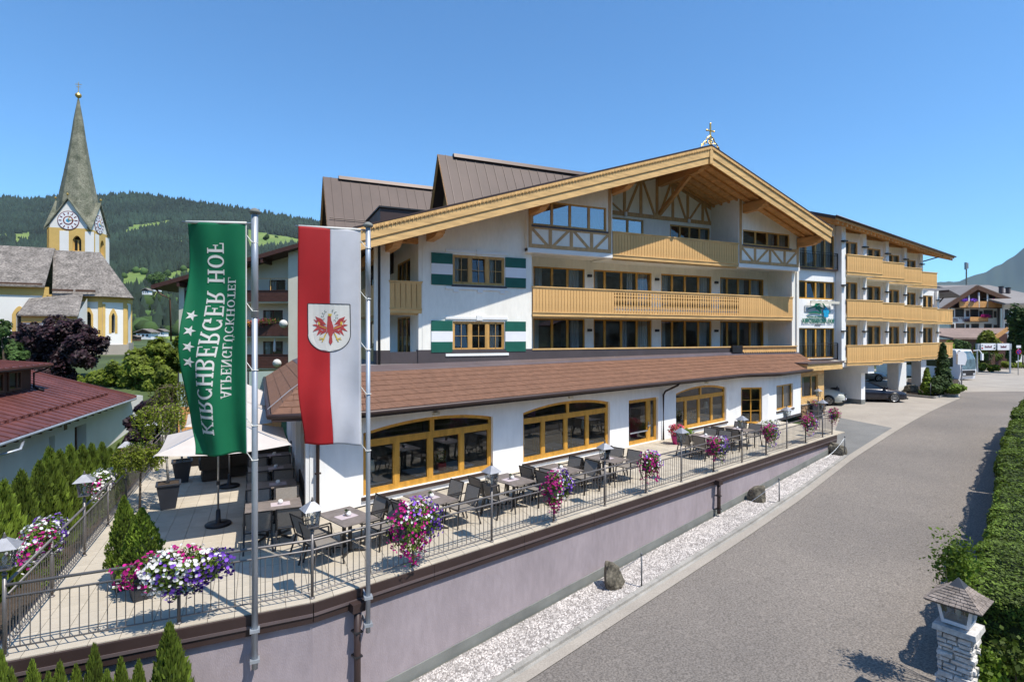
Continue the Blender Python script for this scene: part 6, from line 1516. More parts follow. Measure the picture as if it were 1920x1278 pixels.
# weeping birches
def weeping(seed, crown, top, r, drop, n=2600, size=.035):
    rng = np.random.default_rng(seed); P = []; ns = 70; mb = MB()
    for k in range(ns):
        a = rng.uniform(0, 2*np.pi); rr = r*rng.uniform(.35, 1.0); c, s = math.cos(a), math.sin(a); pts = []
        L = drop*rng.uniform(.5, 1.0); hump = rng.uniform(.05, .22)
        for j in range(8):
            f = j/7; q = min(1, f*2.2); x = rr*(1-(1-q)**2); z = hump*math.sin(min(q, 1)*math.pi*.8)-L*max(0, f-.18)**1.3
            pts.append((c*x+rng.normal(0,.012), s*x+rng.normal(0,.012), top+z))
        if k % 2 == 0: mb.tube(pts, [.010-.001*i for i in range(8)], 4, cap=False)
        m = n//ns
        for i in range(m):
            f = rng.uniform(.22, 1)*7; j = min(int(f), 6); u = f-j; p = np.array(pts[j])*(1-u)+np.array(pts[j+1])*u; P.append(p+rng.normal(0, .028, 3))
    V, F = leafcards(np.array(P), size, None, .6, 1, rng, -.6); return fastmesh('foliage', V, F, [M['birchleaf']]), mb
def birch(loc, base_z, top, r, drop, lean, seed, lab, n=2600, bark='birchbark'):
    t = thing('weeping_birch', lab, 'tree', (loc[0], loc[1], base_z), group='small weeping trees on the terrace'); fo, mb = weeping(seed, None, 0, r, drop, n)
    o = link('crown', fo, t, local=True); o.location = (lean[0], lean[1], top-base_z); o['kind'] = 'stuff'
    b = mb.build('branches', M['bark'], t, local=True); b.location = (lean[0], lean[1], top-base_z); b['kind'] = 'stuff'
    MB().tube([(0,0,0),(lean[0]*.3,lean[1]*.3,(top-base_z)*.45),(lean[0],lean[1],top-base_z+.05)], [.032,.026,.015], 8).build('trunk', M[bark], t, True, local=True)
for k, (px_, py_) in enumerate(((314,955),(340,905))):
    p = at_z(px_, py_, 0); t = thing('birch_planter', 'tall tapered dark planter, %s of the two under the weeping birches' % ['nearer','farther'][k], 'planter', (p.x, p.y+.18, 0), rad(6)); square_pot(t, .17, .27, .66)
p = at_z(314,955,0); birch((p.x,p.y+.18), .66, 2.62, .66, 1.2, (-.22,.15), 5, 'weeping birch with white trunk in the nearer tall planter', 2300)
p = at_z(340,905,0); birch((p.x,p.y+.18), .66, 3.0, .8, 1.5, (-.15,.1), 6, 'weeping birch in the farther tall planter beside the parasols', 2300)
p = at_z(262,962,0); birch((p.x,p.y), 0, 1.62, .62, .75, (.03,.05), 7, 'short round weeping tree on a bare stem near the side railing', 3800, 'bark')
# ================================================================ roadside: gravel, boulders, chain posts
def seg_pts(pl, n, jit=0):
    L = [0]
    for a, b in zip(pl, pl[1:]): L.append(L[-1]+math.dist(a, b))
    return L
wallfoot = [tuple(Vector(FT(TL*k/40, .03, 0)).xy) for k in range(41)]; wallfoot = [(-6,10.30),(-3,10.30),(.86,10.30)]+wallfoot[1:]
def interp(pl, L, t):
    t *= L[-1]; i = 0
    while i < len(L)-2 and L[i+1] < t: i += 1
    f = (t-L[i])/(L[i+1]-L[i]); return (pl[i][0]+(pl[i+1][0]-pl[i][0])*f, pl[i][1]+(pl[i+1][1]-pl[i][1])*f)
kk = [(kerbL[0][0]-3, kerbL[0][1]-1.2)]+[tuple(p) for p in kerbL]
ladder('gravel_bed', [tuple(p) for p in wallfoot], kk, M['gravel_base'], .004)
Lw, Lk = seg_pts(wallfoot, 0), seg_pts(kk, 0); rng = np.random.default_rng(9); V = []; F = []; NP = 42000
oc = np.array([(1,0,0),(0,1,0),(-1,0,0),(0,-1,0),(0,0,1)]); of = [(0,1,4),(1,2,4),(2,3,4),(3,0,4)]
T_ = rng.uniform(.12, 1, NP)**1.35; U_ = rng.uniform(.02, .97, NP)
tab_w = [interp(wallfoot, Lw, i/400) for i in range(401)]; tab_k = [interp(kk, Lk, i/400) for i in range(401)]
for t_, u_ in zip(T_, U_):
    i = int(t_*400); a, b = tab_w[i], tab_k[i]; j = rng.uniform(-.12,.12); x = a[0]+(b[0]-a[0])*u_+j; y = a[1]+(b[1]-a[1])*u_+j*.3
    if y > FT(FT.inv((x,y,0))[0],.03,0)[1] and x > .86: continue
    s = rng.uniform(.018,.036); r = rng.uniform(0,6.28); c, sn = math.cos(r)*s, math.sin(r)*s; z = gz(x,y)+.002; k0 = len(V); e = rng.uniform(.5,1)
    V += [(x+c,y+sn,z),(x-sn*e,y+c*e,z),(x-c,y-sn,z),(x+sn*e,y-c*e,z),(x+rng.normal(0,.004),y+rng.normal(0,.004),z+s*.75)]
    F += [(k0,k0+1,k0+4),(k0+1,k0+2,k0+4),(k0+2,k0+3,k0+4),(k0+3,k0,k0+4)]
link('gravel', fastmesh('gravel', V, F, [M['pebble']]), label='pale beige gravel between the retaining wall and the kerb', cat='gravel', kind='stuff')
def boulder(loc, s, seed, lab, mat='rock', grp='boulders along the road edge', name='boulder', sub=3):
    import bmesh
    bm = bmesh.new(); bmesh.ops.create_icosphere(bm, subdivisions=sub, radius=1)
    for v in bm.verts:
        p = v.co; n = mnoise.noise(p*1.1+Vector((seed, 0, 0)))*.55+abs(mnoise.noise(p*2.3+Vector((0, seed, 0))))*.35
        q = p*(1+n); 
        for ax in (Vector((.8,.3,.2)), Vector((-.5,.8,.1)), Vector((.2,-.9,.3)), Vector((-.3,-.2,.9))):
            ax = ax.normalized(); d = q.dot(ax)
            if d > .72: q -= ax*(d-.72)*.85
        v.co = Vector((q.x*s[0], q.y*s[1], q.z*s[2]))
    me = bpy.data.meshes.new(name); bm.to_mesh(me); bm.free(); me.materials.append(M[mat])
    return link(name, me, None, label=lab, cat='boulder', group=grp) , loc
def put_b(px_, py_, s, seed, lab, **k):
    p = at_g(px_, py_); o, _ = boulder(p, s, seed, lab, **k); o.location = (p.x, p.y, gz(p.x,p.y)+s[2]*.55); o.rotation_euler = (0,.15,seed); return o
put_b(1150,1100,(.27,.26,.47),2.3,'tall pointed brown boulder on the gravel, nearest the camera')
put_b(1422,938,(.30,.28,.38),5.1,'middle boulder on the gravel behind the second chain post')
put_b(1566,850,(.45,.35,.36),7.7,'grey boulder at the far tip of the gravel bed')
def chainpost(px_, py_, lab, h=.86):
    p = at_g(px_, py_); t = thing('chain_post', lab, 'post', (p.x, p.y, gz(p.x,p.y)-.02), group='steel chain posts along the kerb')
    q = MB(); q.tube([(0,0,0),(0,0,h)], .021, 10); q.build('post', M['galv2'], t, True, local=True); MB().lathe((0,0,h), [(.03,0),(.035,.02),(.02,.05),(.008,.07)], 8).build('hook', M['galv2'], t, True, local=True)
    return Vector((p.x, p.y, gz(p.x,p.y)+h-.03))
M['galv2'] = pmat('grey_post_steel', (.16,.165,.17), .45, .1, 4, metal=.3)
def chain(a, b, sag, lab):
    a, b = Vector(a), Vector(b); t = thing('chain', lab, 'chain', a, group='chains between posts and boulders'); n = max(8, int((b-a).length/.032)); me = None
    q = MB()
    for k in range(n):
        f = (k+.5)/n; p = a+(b-a)*f; p.z -= sag*4*f*(1-f); d = (b-a).normalized()*.02; s = Vector((-d.y, d.x, 0)) if k % 2 else Vector((0,0,.012)); s = s.normalized()*.010
        q.tube([p-d+s*.6, p-d*.3+s, p+d*.3+s, p+d+s*.6, p+d-s*.6, p-d-s*.6, p-d+s*.6], .0045, 4, cap=False)
    o = q.build('links', M['galv'], t); o['kind'] = 'stuff'
cp1 = chainpost(1203,1101,'steel chain post beside the tall nearest boulder'); cp2 = chainpost(1461,943,'steel chain post beside the middle boulder'); cp3 = chainpost(1584,854,'steel chain post at the far tip of the gravel bed')
b1 = at_g(1126,1092); chain(cp1, (b1.x, b1.y, b1.z+.08), .05, 'chain from the nearest post down across the tall boulder'); b2 = at_g(1404,945); chain(cp2, (b2.x,b2.y,b2.z+.05), .03, 'chain from the second post across the middle boulder'); b3 = at_g(1548,862); chain(cp3, (b3.x, b3.y, b3.z+.1), .1, 'chain sagging at the far tip of the gravel bed')
# ================================================================ right side: hedge, pillar lantern
def hedge(P0, P1, depth, h, seed, lab, n, dens=1.0, leaf='hedge', size=.032):
    a, b = Vector(P0), Vector(P1); L = (b-a).length; d = (b-a)/L; nn = Vector((d.y, -d.x)); rng = np.random.default_rng(seed)
    z0 = gz(*a); t = thing('hedge', lab, 'hedge', (a.x, a.y, z0), math.atan2(d.y, d.x), group='clipped hedges along the right of the road')
    # local: x along, y to the left of travel -> road side is +y ; hedge body spans y in [-depth,0]
    N_ = []; P = []
    w = rng.uniform(0, 1, n); areas = [L*h, L*depth, depth*h, depth*h]; tot = sum(areas); face = rng.choice(4, n, p=[x/tot for x in areas])
    X = rng.uniform(0, L, n); Y = -rng.uniform(0, depth, n); Z = rng.uniform(0, h, n)
    X = np.where(face == 2, 0, X); X = np.where(face == 3, L, X); Y = np.where(face == 0, 0, Y); Z = np.where(face == 1, h, Z)
    q = .16
    # rounded edges
    cy = np.clip(-Y, 0, depth); cz = Z
    pts = np.stack([X, Y, Z], 1)
    c = np.stack([np.clip(X, .25, L-.25), np.clip(Y, -depth+.25, -.25), np.clip(Z, -1, h-.25)], 1); v = pts-c; ln = np.linalg.norm(v, axis=1)[:, None]; nv = v/np.maximum(ln, 1e-3)
    bump = np.array([mnoise.noise(Vector((p[0]*1.3+seed, p[1]*1.3, p[2]*1.3)))*.16+mnoise.noise(Vector((p[0]*4+seed, p[1]*4, p[2]*4)))*.07 for p in pts])
    pts = c+nv*(.25+bump[:, None]-rng.exponential(.03, n)[:, None])
    slope = (gz(*b)-gz(*a))/L; pts[:, 2] += pts[:, 0]*slope
    Vv, Ff = leafcards(pts, size, nv, .55, .9, rng); o = link('foliage', fastmesh('foliage', Vv, Ff, [M[leaf]]), t, local=True); o['kind'] = 'stuff'
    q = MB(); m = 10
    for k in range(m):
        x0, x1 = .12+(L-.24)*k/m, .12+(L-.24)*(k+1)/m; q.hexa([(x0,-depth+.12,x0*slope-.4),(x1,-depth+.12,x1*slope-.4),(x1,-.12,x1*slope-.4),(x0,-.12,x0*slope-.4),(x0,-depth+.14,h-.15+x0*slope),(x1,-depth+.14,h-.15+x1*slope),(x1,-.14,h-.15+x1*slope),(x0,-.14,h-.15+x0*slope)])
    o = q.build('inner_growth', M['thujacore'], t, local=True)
hp = [at_g(*p, 1.7) for p in ((1808,1085),(1846,990),(1866,905),(1872,835),(1893,775),(1925,742))]
hs = [1.75,1.7,1.65,1.6,1.8]
labs = ['nearest clipped hedge behind the stone lantern pillar','second clipped hedge along the right of the road','third clipped hedge along the right of the road','fourth clipped hedge, lower and lighter green','farthest looser hedge at the right picture edge']
for k in range(5):
    a, b = Vector(P2(hp[k])), Vector(P2(hp[k+1])); dd = (b-a).normalized()
    hedge(a-dd*(.1 if k else .5), b-dd*.15, [2.6,2.6,2.8,3,3][k], hs[k]-[0,.0,.06,.1,0][k], 40+k, labs[k], [30000,22000,20000,16000,14000][k], size=[.034,.036,.042,.05,.06][k])
# loose shoots at the near corner
P = np.random.default_rng(3).normal(0, 1, (1700, 3))*np.array([.15,.16,.26]); c0 = at_d(1795, 1062, 10.0)
V, F = leafcards(P, .04); t = thing('wild_shrub', 'loose yellow-green shrub shoots above the lantern roof', 'shrub', (c0.x, c0.y, gz(c0.x, c0.y))); o = link('foliage', fastmesh('foliage', V, F, [M['leaf']]), t, local=True); o.location = (0,0,c0.z-gz(c0.x,c0.y)); o['kind'] = 'stuff'
q = MB()
for k in range(9): a = k*.8; q.tube([(0,0,0),(.15*math.cos(a),.12*math.sin(a),1.0),(.4*math.cos(a),.3*math.sin(a),2.1+.2*math.sin(k*2))], [.012,.01,.004], 5)
o = q.build('stems', M['bark'], t, local=True); o['kind'] = 'stuff'
# low plants at the pillar foot, verge paving behind
vp = thing('gate_pillar', 'whitewashed rough stone pillar with a mossy cap at the lower right', 'pillar', (0,0,0))
PC = at_d(1797, 1240, 9.25); PZ = gz(PC.x, PC.y); PROT = CAM_A-rad(90)+rad(38); FPc = None
vp.location = (PC.x, PC.y, PZ-.1); vp.rotation_euler = (0,0,PROT)
capz = HC-(1175-629)*9.15/1030-PZ+.1
rng_ = random.Random(6); hb = .235; z = 0
pk = MB(); pk.box(-hb+.05,-hb+.05,0,hb-.05,hb-.05,capz-.09); pk.build('core', M['whitestone'], vp, local=True)
while z < capz-.11:
    h = rng_.uniform(.06,.11); h = min(h, capz-.10-z)
    for side in range(4):
        s = -hb
        while s < hb-.02:
            w_ = rng_.uniform(.12,.30); b_ = min(s+w_, hb); o_ = rng_.uniform(-.02,.035)
            if b_-s > .03:
                q = MB(); j = lambda: rng_.uniform(-.012,.012)
                y0, y1 = hb-.06, hb+o_; pts = [(s+.004,y0,z),(b_-.004,y0,z),(b_-.012+j(),y1+j(),z+.012),(s+.012+j(),y1+j(),z+.012),(s+.004,y0,z+h-.006),(b_-.004,y0,z+h-.006),(b_-.015+j(),y1+j(),z+h-.018),(s+.015+j(),y1+j(),z+h-.018)]
                ca, sa = math.cos(side*math.pi/2), math.sin(side*math.pi/2); q.hexa([(x*ca-y*sa, x*sa+y*ca, zz) for x, y, zz in pts]); q.build('stone', M['whitestone'], vp, local=True)
            s = b_
    z += h
q = MB(); q.hexa([(-hb-.06,-hb-.06,capz-.09),(hb+.06,-hb-.06,capz-.09),(hb+.06,hb+.06,capz-.09),(-hb-.06,hb+.06,capz-.09),(-hb-.05,-hb-.05,capz),(hb+.05,-hb-.05,capz),(hb+.05,hb+.05,capz),(-hb-.05,hb+.05,capz)]); q.build('cap_stone', M['whitestone'], vp, local=True)
pl_ = thing('pillar_lantern', 'white framed lantern with shingled pyramid roof on the stone pillar', 'lantern', (PC.x, PC.y, PZ-.1+capz), PROT)
q = MB(); q.box(-.1,-.1,0,.1,.1,.05); b0, b1, zl, zh = .165, .225, .05, .40
q.box(-b0-.02,-b0-.02,zl-.02,b0+.02,b0+.02,zl+.03)
cc0 = [(-b0,-b0),(b0,-b0),(b0,b0),(-b0,b0)]; cc1 = [(-b1,-b1),(b1,-b1),(b1,b1),(-b1,b1)]
for k in range(4): q.beam((*cc0[k],zl),(*cc1[k],zh),.045,.045,up=(0,1,0)); q.beam((*cc1[k],zh-.01),(*cc1[(k+1)%4],zh-.01),.04,.04); q.beam((*cc0[k],zl+.02),(*cc0[(k+1)%4],zl+.02),.045,.04)
q.build('frame', M['white'], pl_, local=True)
for k in range(4): a, b, c_, d_ = cc0[k], cc0[(k+1)%4], cc1[(k+1)%4], cc1[k]; u=.985; MB().face([(a[0]*u,a[1]*u,zl+.03),(b[0]*u,b[1]*u,zl+.03),(c_[0]*u,c_[1]*u,zh-.02),(d_[0]*u,d_[1]*u,zh-.02)]).build('pane', M['glass'], pl_, local=True)
MB().lathe((0,0,.06), [(.02,0),(.02,.08),(.04,.12),(.035,.19),(.01,.22)], 8).build('bulb', M['pot'], pl_, True, local=True)
rows_ = 7; R0 = .385; rz = zh; rh = .33
def prof(f): return R0*(1-f)**1.0*(1-.10*math.sin(math.pi*f)), rz+rh*(f**.92)
for r in range(rows_):
    f0, f1 = r/rows_*.72, (r+1.25)/rows_*.72; ra, za = prof(f0); rb, zb_ = prof(f1); n = max(2, int(2*ra/.085))
    for k in range(4):
        for j in range(n):
            u0_, u1_ = -1+2*j/n, -1+2*(j+1)/n; g_ = .012; o_ = rng_.uniform(0,.006)
            ca, sa = math.cos(k*math.pi/2), math.sin(k*math.pi/2)
            pts = [(u0_*ra+g_*.3,-ra,za),(u1_*ra-g_*.3,-ra,za),(u1_*rb-g_*.3,-rb,zb_),(u0_*rb+g_*.3,-rb,zb_)]
            pts = pts+[(x,y-.004,zz+.016+o_) for x,y,zz in pts[:2]]+[(x,y,zz+.006) for x,y,zz in pts[2:]]
            MB().hexa([(x*ca-y*sa, x*sa+y*ca, zz) for x,y,zz in pts]).build('roof_shingle', M['shake'], pl_, local=True)
ra, za = prof(.70); q = MB(); 
cc = [(-ra,-ra,za+.012),(ra,-ra,za+.012),(ra,ra,za+.012),(-ra,ra,za+.012)]
for k in range(4): q.face([cc[k], cc[(k+1)%4], (0,0,rz+rh+.06)])
q.build('roof_cap', M['capgrey'], pl_, local=True)
ra, za = prof(0); MB().hexa([(-ra*.97,-ra*.97,za-.015),(ra*.97,-ra*.97,za-.015),(ra*.97,ra*.97,za-.015),(-ra*.97,ra*.97,za-.015),(-.05,-.05,rz+rh*.85),(.05,-.05,rz+rh*.85),(.05,.05,rz+rh*.85),(-.05,.05,rz+rh*.85)]).build('roof_underside', M['darkwood2'], pl_, local=True)
# small plants by the pillar
for k, (x, y, mt, r, lab) in enumerate(((1848,1262,'leaf',.30,'bright green ground plant right of the pillar foot'),(1905,1235,'hedge',.35,'low leafy plant at the foot of the nearest hedge'),(1838,1228,'leaf',.16,'small plant with a pink bloom beside the pillar'))):
    c = at_d(x, y, 9.2); P = np.random.default_rng(50+k).normal(0, 1, (420, 3))*r*.45; V, F = leafcards(P, .05, None, .7); t = thing('ground_plant', lab, 'plant', (c.x, c.y, gz(c.x,c.y))); o = link('foliage', fastmesh('foliage', V, F, [M[mt]]), t, local=True); o.location = (0,0,max(.15, c.z-gz(c.x,c.y))); o['kind'] = 'stuff'
    MB().tube([(0,0,-.1),(0,0,max(.15, c.z-gz(c.x,c.y)))], .012, 5).build('stem', M['bark'], t, local=True)
    if k == 2: MB().lathe((0,-.0,max(.15, c.z-gz(c.x,c.y))), [(.01,-.03),(.04,0),(.035,.03),(.01,.045)], 9).build('bloom', M['petpink'], t, True, local=True)
# ================================================================ cars
M['carwhite'] = pmat('pearl_car_paint', (.50,.51,.46), .22, .03, 1, spec=.6); M['cardark'] = pmat('anthracite_car_paint', (.028,.028,.038), .18, .05, 1, spec=.7, metal=.3); M['carsilver'] = pmat('silver_car_paint', (.26,.27,.28), .25, .05, 1, metal=.5); M['carblack'] = pmat('black_car_paint', (.008,.008,.010), .2, .05, 1, spec=.6)
M['carglass'] = pmat('car_glass', (.012,.014,.016), .06, .1, 1, spec=.8); M['chrome'] = pmat('chrome', (.6,.6,.6), .15, .05, 3, metal=1); M['tyre'] = pmat('tyre', (.015,.015,.015), .9, .1, 5); M['headlight'] = pmat('headlight_lens', (.5,.52,.55), .08, .15, 12, spec=.8)
def car(loc, rot, paint, lab, L=4.9, W_=1.88, H=1.46, estate=True, badge='star', name='parked_car'):
    t = thing(name, lab, 'car', loc, rot, group='cars parked under the hotel wing')
    # local: front towards +X; stations (x, half width, sill z, belt z, crown z)
    st = [(L/2,.60,.32,.55,.56),(L/2-.10,.78,.24,.66,.69),(L/2-.35,.88,.20,.73,.79),(L/2-.8,.93,.20,.80,.89),(L/2-1.35,.935,.2,.88,.98),(L/2-1.6,.94,.2,.92,.995),(0,.94,.2,.95,.96),(-L/2+1.2,.94,.2,.97,.98),(-L/2+.4,.92,.22,.98,1.0),(-L/2+.1,.86,.28,.92,.94),(-L/2,.78,.34,.80,.82)]
    k = W_/1.88; hk = H/1.46; rings = []; mb = MB()
    for x, w, s, b, c in st:
        w *= k; b *= hk; c *= hk
        pr = [(-w*.96,s),(-w,s+.12),(-w,(s+b)/2+.05),(-w*.975,b-.04),(-w*.90,b+.01),(-w*.5,c-.005),(0,c),(w*.5,c-.005),(w*.90,b+.01),(w*.975,b-.04),(w,(s+b)/2+.05),(w,s+.12),(w*.96,s)]
        rings.append([mb.P((x, y, z)) for y, z in pr])
    for a, b in zip(rings, rings[1:]):
        for i in range(len(a)-1): mb.f.append([a[i], b[i], b[i+1], a[i+1]]); mb.m.append(0)
        mb.f.append([a[-1], b[-1], b[0], a[0]]); mb.m.append(0)
    mb.f.append(rings[0]); mb.m.append(0); mb.f.append(rings[-1][::-1]); mb.m.append(0)
    o = mb.build('body', M[paint], t, True, local=True)
    # cabin
    fr, rr = L/2-1.45, (-L/2+.35 if estate else -L/2+1.0); tf, tr = fr-.95, (rr+.35 if estate else rr+.8); zt = H; zb = .95*hk
    q = MB(); g_ = [(fr,.80),(tf,.62),(tr,.60),(rr,.76)]
    b0 = [(fr,-.80*k,zb),(fr,.80*k,zb),(rr,.80*k,zb),(rr,-.80*k,zb)]; t0 = [(tf,-.60*k,zt-.05),(tf,.60*k,zt-.05),(tr,.60*k,zt-.05),(tr,-.60*k,zt-.05)]
    q.hexa(b0+t0); q.build('windows', M['carglass'], t, local=True)
    q = MB(); e = .02
    q.hexa([(tf+.06,-.63*k,zt-.08),(tf+.06,.63*k,zt-.08),(tr-.06,.63*k,zt-.08),(tr-.06,-.63*k,zt-.08),(tf-.25,-.52*k,zt),(tf-.25,.52*k,zt),(tr+.15,.52*k,zt-.01),(tr+.15,-.52*k,zt-.01)]); q.build('roof', M[paint], t, True, local=True)
    q = MB()
    for s in (-1, 1):
        q.beam((fr,s*.81*k,zb),(tf,s*.615*k,zt-.04),.07,.05,up=(0,1,0)); q.beam((rr,s*.79*k,zb),(tr,s*.61*k,zt-.04),.12,.06,up=(0,1,0))
        m = (fr+rr)/2+.1; q.beam((m,s*.815*k,zb),(m-.05,s*.625*k,zt-.04),.08,.03,up=(1,0,0)); q.beam((m-1.05,s*.815*k,zb),(m-1.1,s*.625*k,zt-.04),.07,.03,up=(1,0,0))
    q.build('pillars', M[paint], t, local=True)
    for sx in (L/2-.92, -L/2+.95):
        for s in (-1, 1):
            y = s*(.94*k-.10)
            w = MB(); w.tube([(sx,y-.115,.33),(sx,y+.115,.33)], .33, 22); wh = w.build('wheel', M['tyre'], t, True, local=True)
            q = MB(); yo = y+s*.118; q.tube([(sx,yo-.01*s,.33),(sx,yo+.004*s,.33)], .235, 20)
            q.build('rim', M['darkplastic'], wh, local=True)
            q = MB(); 
            for i in range(9): a = i*2*math.pi/9; q.beam((sx,yo+.012*s,.33),(sx+.225*math.cos(a),yo+.012*s,.33+.225*math.sin(a)),.035,.02,up=(0,s,0))
            q.tube([(sx+.225*math.cos(a_),yo+.01*s,.33+.225*math.sin(a_)) for a_ in [i*math.pi/10 for i in range(21)]], .016, 5); q.build('spokes', M['alu'], wh, local=True)
            # dark arch
            MB().tube([(sx,y-.10,.34),(sx,s*.935*k,.34)], .385, 20).build('wheel_arch', M['darkplastic'], t, True, local=True)
    x = L/2
    for s in (-1, 1):
        MB().hexa([(x-.12,s*.42*k,.56*hk),(x-.42,s*.84*k,.60*hk),(x-.50,s*.80*k,.60*hk),(x-.2,s*.40*k,.56*hk),(x-.15,s*.44*k,.69*hk),(x-.52,s*.86*k,.745*hk),(x-.6,s*.80*k,.73*hk),(x-.25,s*.40*k,.68*hk)]).build('headlight', M['headlight'], t, local=True)
        MB().box(x-1.55,s*.93*k-.02 if s > 0 else -1.12*k,.96*hk,x-1.38,1.12*k if s > 0 else -.91*k,1.10*hk).build('mirror', M[paint], t, local=True)
    q = MB(); q.box(x-.10,-.36*k,.44*hk,x+.012,.36*k,.66*hk); q.build('grille', M['blacksteel'], t, local=True)
    q = MB()
    for i in range(4): q.box(x-.09,-.35*k,(.465+.05*i)*hk,x+.022,.35*k,(.478+.05*i)*hk)
    if badge == 'star': q.tube([(x+.026,.085*math.cos(a*.3927),.56*hk+.085*math.sin(a*.3927)) for a in range(17)], .010, 5); [q.beam((x+.024,0,.56*hk),(x+.024,.08*math.sin(b_),.56*hk+.08*math.cos(b_)),.014,.012) for b_ in (0,2.094,4.189)]
    else:
        for i in range(4): q.tube([(x+.026,-.12+.08*i+.05*math.cos(a*.524),.58*hk+.05*math.sin(a*.524)) for a in range(13)], .007, 4)
    q.build('badge', M['chrome'], t, local=True)
    q = MB(); q.box(x-.02,-.26,.33*hk,x+.03,.26,.43*hk); pl = q.build('number_plate', M['white'], t, local=True); MB().box(x-.02,-.262,.331*hk,x+.034,-.21,.429*hk).build('plate_band', M['bluepaint'], pl, local=True)
    q = MB(); q.box(x-.12,-.80*k,.25*hk,x-.0,-.45*k,.34*hk); q.box(x-.12,.45*k,.25*hk,x-.0,.80*k,.34*hk); q.box(x-.05,-.42*k,.22*hk,x+.02,.42*k,.30*hk); q.build('air_intake', M['darkplastic'], t, local=True)
    return t
def car_at(px_, py_, rot, *a, front=2.0, **k):
    p = at_g(px_, py_); c = Vector((p.x, p.y))-Vector((math.cos(rot), math.sin(rot)))*front; return car((c.x, c.y, gz(p.x, p.y)), rot, *a, **k)
car_at(1571,758,rad(-62),'carwhite','pearl white car with a chrome grille parked under the wing, left of the pillar', L=4.95, W_=1.92, H=1.62)
car_at(1680,752,rad(-38),'cardark','dark anthracite estate car under the wing, right of the pillar', badge='rings')
car_at(1650,714,rad(-38),'carsilver','silver car half hidden behind the anthracite estate car', badge='rings')
car_at(1600,738,rad(-60),'carblack','black car in shadow between the white car and the pillar')
# ================================================================ planting island at the corner of the car park
isl = [at_g(*p) for p in ((1697,742),(1752,747),(1793,738),(1803,722),(1790,700),(1700,712))]
t = thing('planting_bed', 'small planted island with kerb at the far corner of the car park', None, isl[0], kind='structure')
MB().prism([(p.x,p.y,gz(p.x,p.y)-.1) for p in isl], (0,0,.22)).build('soil', M['soil'], t)
q = MB(); 
for a, b in zip(isl, isl[1:]+isl[:1]): q.beam((a.x,a.y,gz(a.x,a.y)+.05),(b.x,b.y,gz(b.x,b.y)+.05),.14,.2)
q.build('edging', M['kerb'], t)
for k, (x, y, w_, h_) in enumerate(((1708,738,.75,.55),(1776,742,.9,.6),(1746,740,.45,.3))): put_b(x, y, (w_,w_*.7,h_), 10+k, ['dark boulder','pale rounded boulder','small boulder'][k]+' in the planted island of the car park', mat='rock' if k == 0 else 'whitestone', grp='boulders in the planted island')
def bush(px_, py_, ph, pw, mat, lab, seed, n=1500, size=.12, name='shrub', cat='shrub', col=False, D=None, trunk=True, squash=1.0):
    """leafy shrub or tree whose foot stands at pixel x,y; ph, pw its pixel height and half width"""
    p = at_g(px_, py_) if D is None else at_d(px_, py_, D); dep = CF[0]*p.x+CF[1]*p.y; H = ph*dep/1030; R = pw*dep/1030; rng = np.random.default_rng(seed)
    z0 = gz(p.x, p.y) if D is None else p.z
    nb = 9 if not col else 6; cs = []
    for i in range(nb):
        a = rng.uniform(0, 6.28); f = rng.uniform(0, .62); cs.append((R*f*math.cos(a), R*f*math.sin(a), H*rng.uniform(.35,.78), R*rng.uniform(.38,.58), H*rng.uniform(.16,.26)))
    if col: cs = [(0,0,H*f,R*(1.15-f)*.95,H*.16) for f in (.2,.35,.5,.65,.8,.9)]
    P = []; N = []
    for i in range(n):
        c = cs[rng.integers(len(cs))]; v = rng.normal(0,1,3); v /= np.linalg.norm(v); r = rng.uniform(.70,1.08); q = np.array([c[0]+v[0]*c[3]*r, c[1]+v[1]*c[3]*r, c[2]+v[2]*c[4]*r*squash])
        P.append(q); N.append(v)
    V, F = leafcards(np.array(P), size, np.array(N), .6, 1, rng); t = thing(name, lab, cat, (p.x, p.y, z0-.05)); o = link('crown' if cat == 'tree' else 'foliage', fastmesh('crown', V, F, [M[mat]]), t, local=True); o['kind'] = 'stuff'
    if trunk:
        q = MB(); q.tube([(0,0,-.2),(0,0,H*.45)], [max(.04,R*.07), max(.02,R*.04)], 6)
        for c in cs[:5]: q.tube([(0,0,H*.35),(c[0]*.8,c[1]*.8,c[2])], [max(.02,R*.03),.015], 5)
        q.build('trunk', M['bark'], t, local=True)
    return t
bush(1768,742,95,19,'leafdark','tall conical dark evergreen in the island beneath the wing corner',60,2600,.13,'conifer_shrub',col=True)
bush(1738,743,52,14,'thuja','smaller round conifer left in the car park island',61,1500,.10,'conifer_shrub',col=True)
bush(1790,744,28,20,'leaf','light green low shrub at the right tip of the island',62,1200,.11); bush(1760,744,42,22,'leafdark','spreading dark shrub in the middle of the island',63,1600,.11)
for x, y, lab in ((1745,745,'chain post in front of the planted island'),(1797,742,'chain post at the right tip of the island'),(1696,733,'chain post beside the car park column')): chainpost(x, y, 'steel '+lab, 1.1)
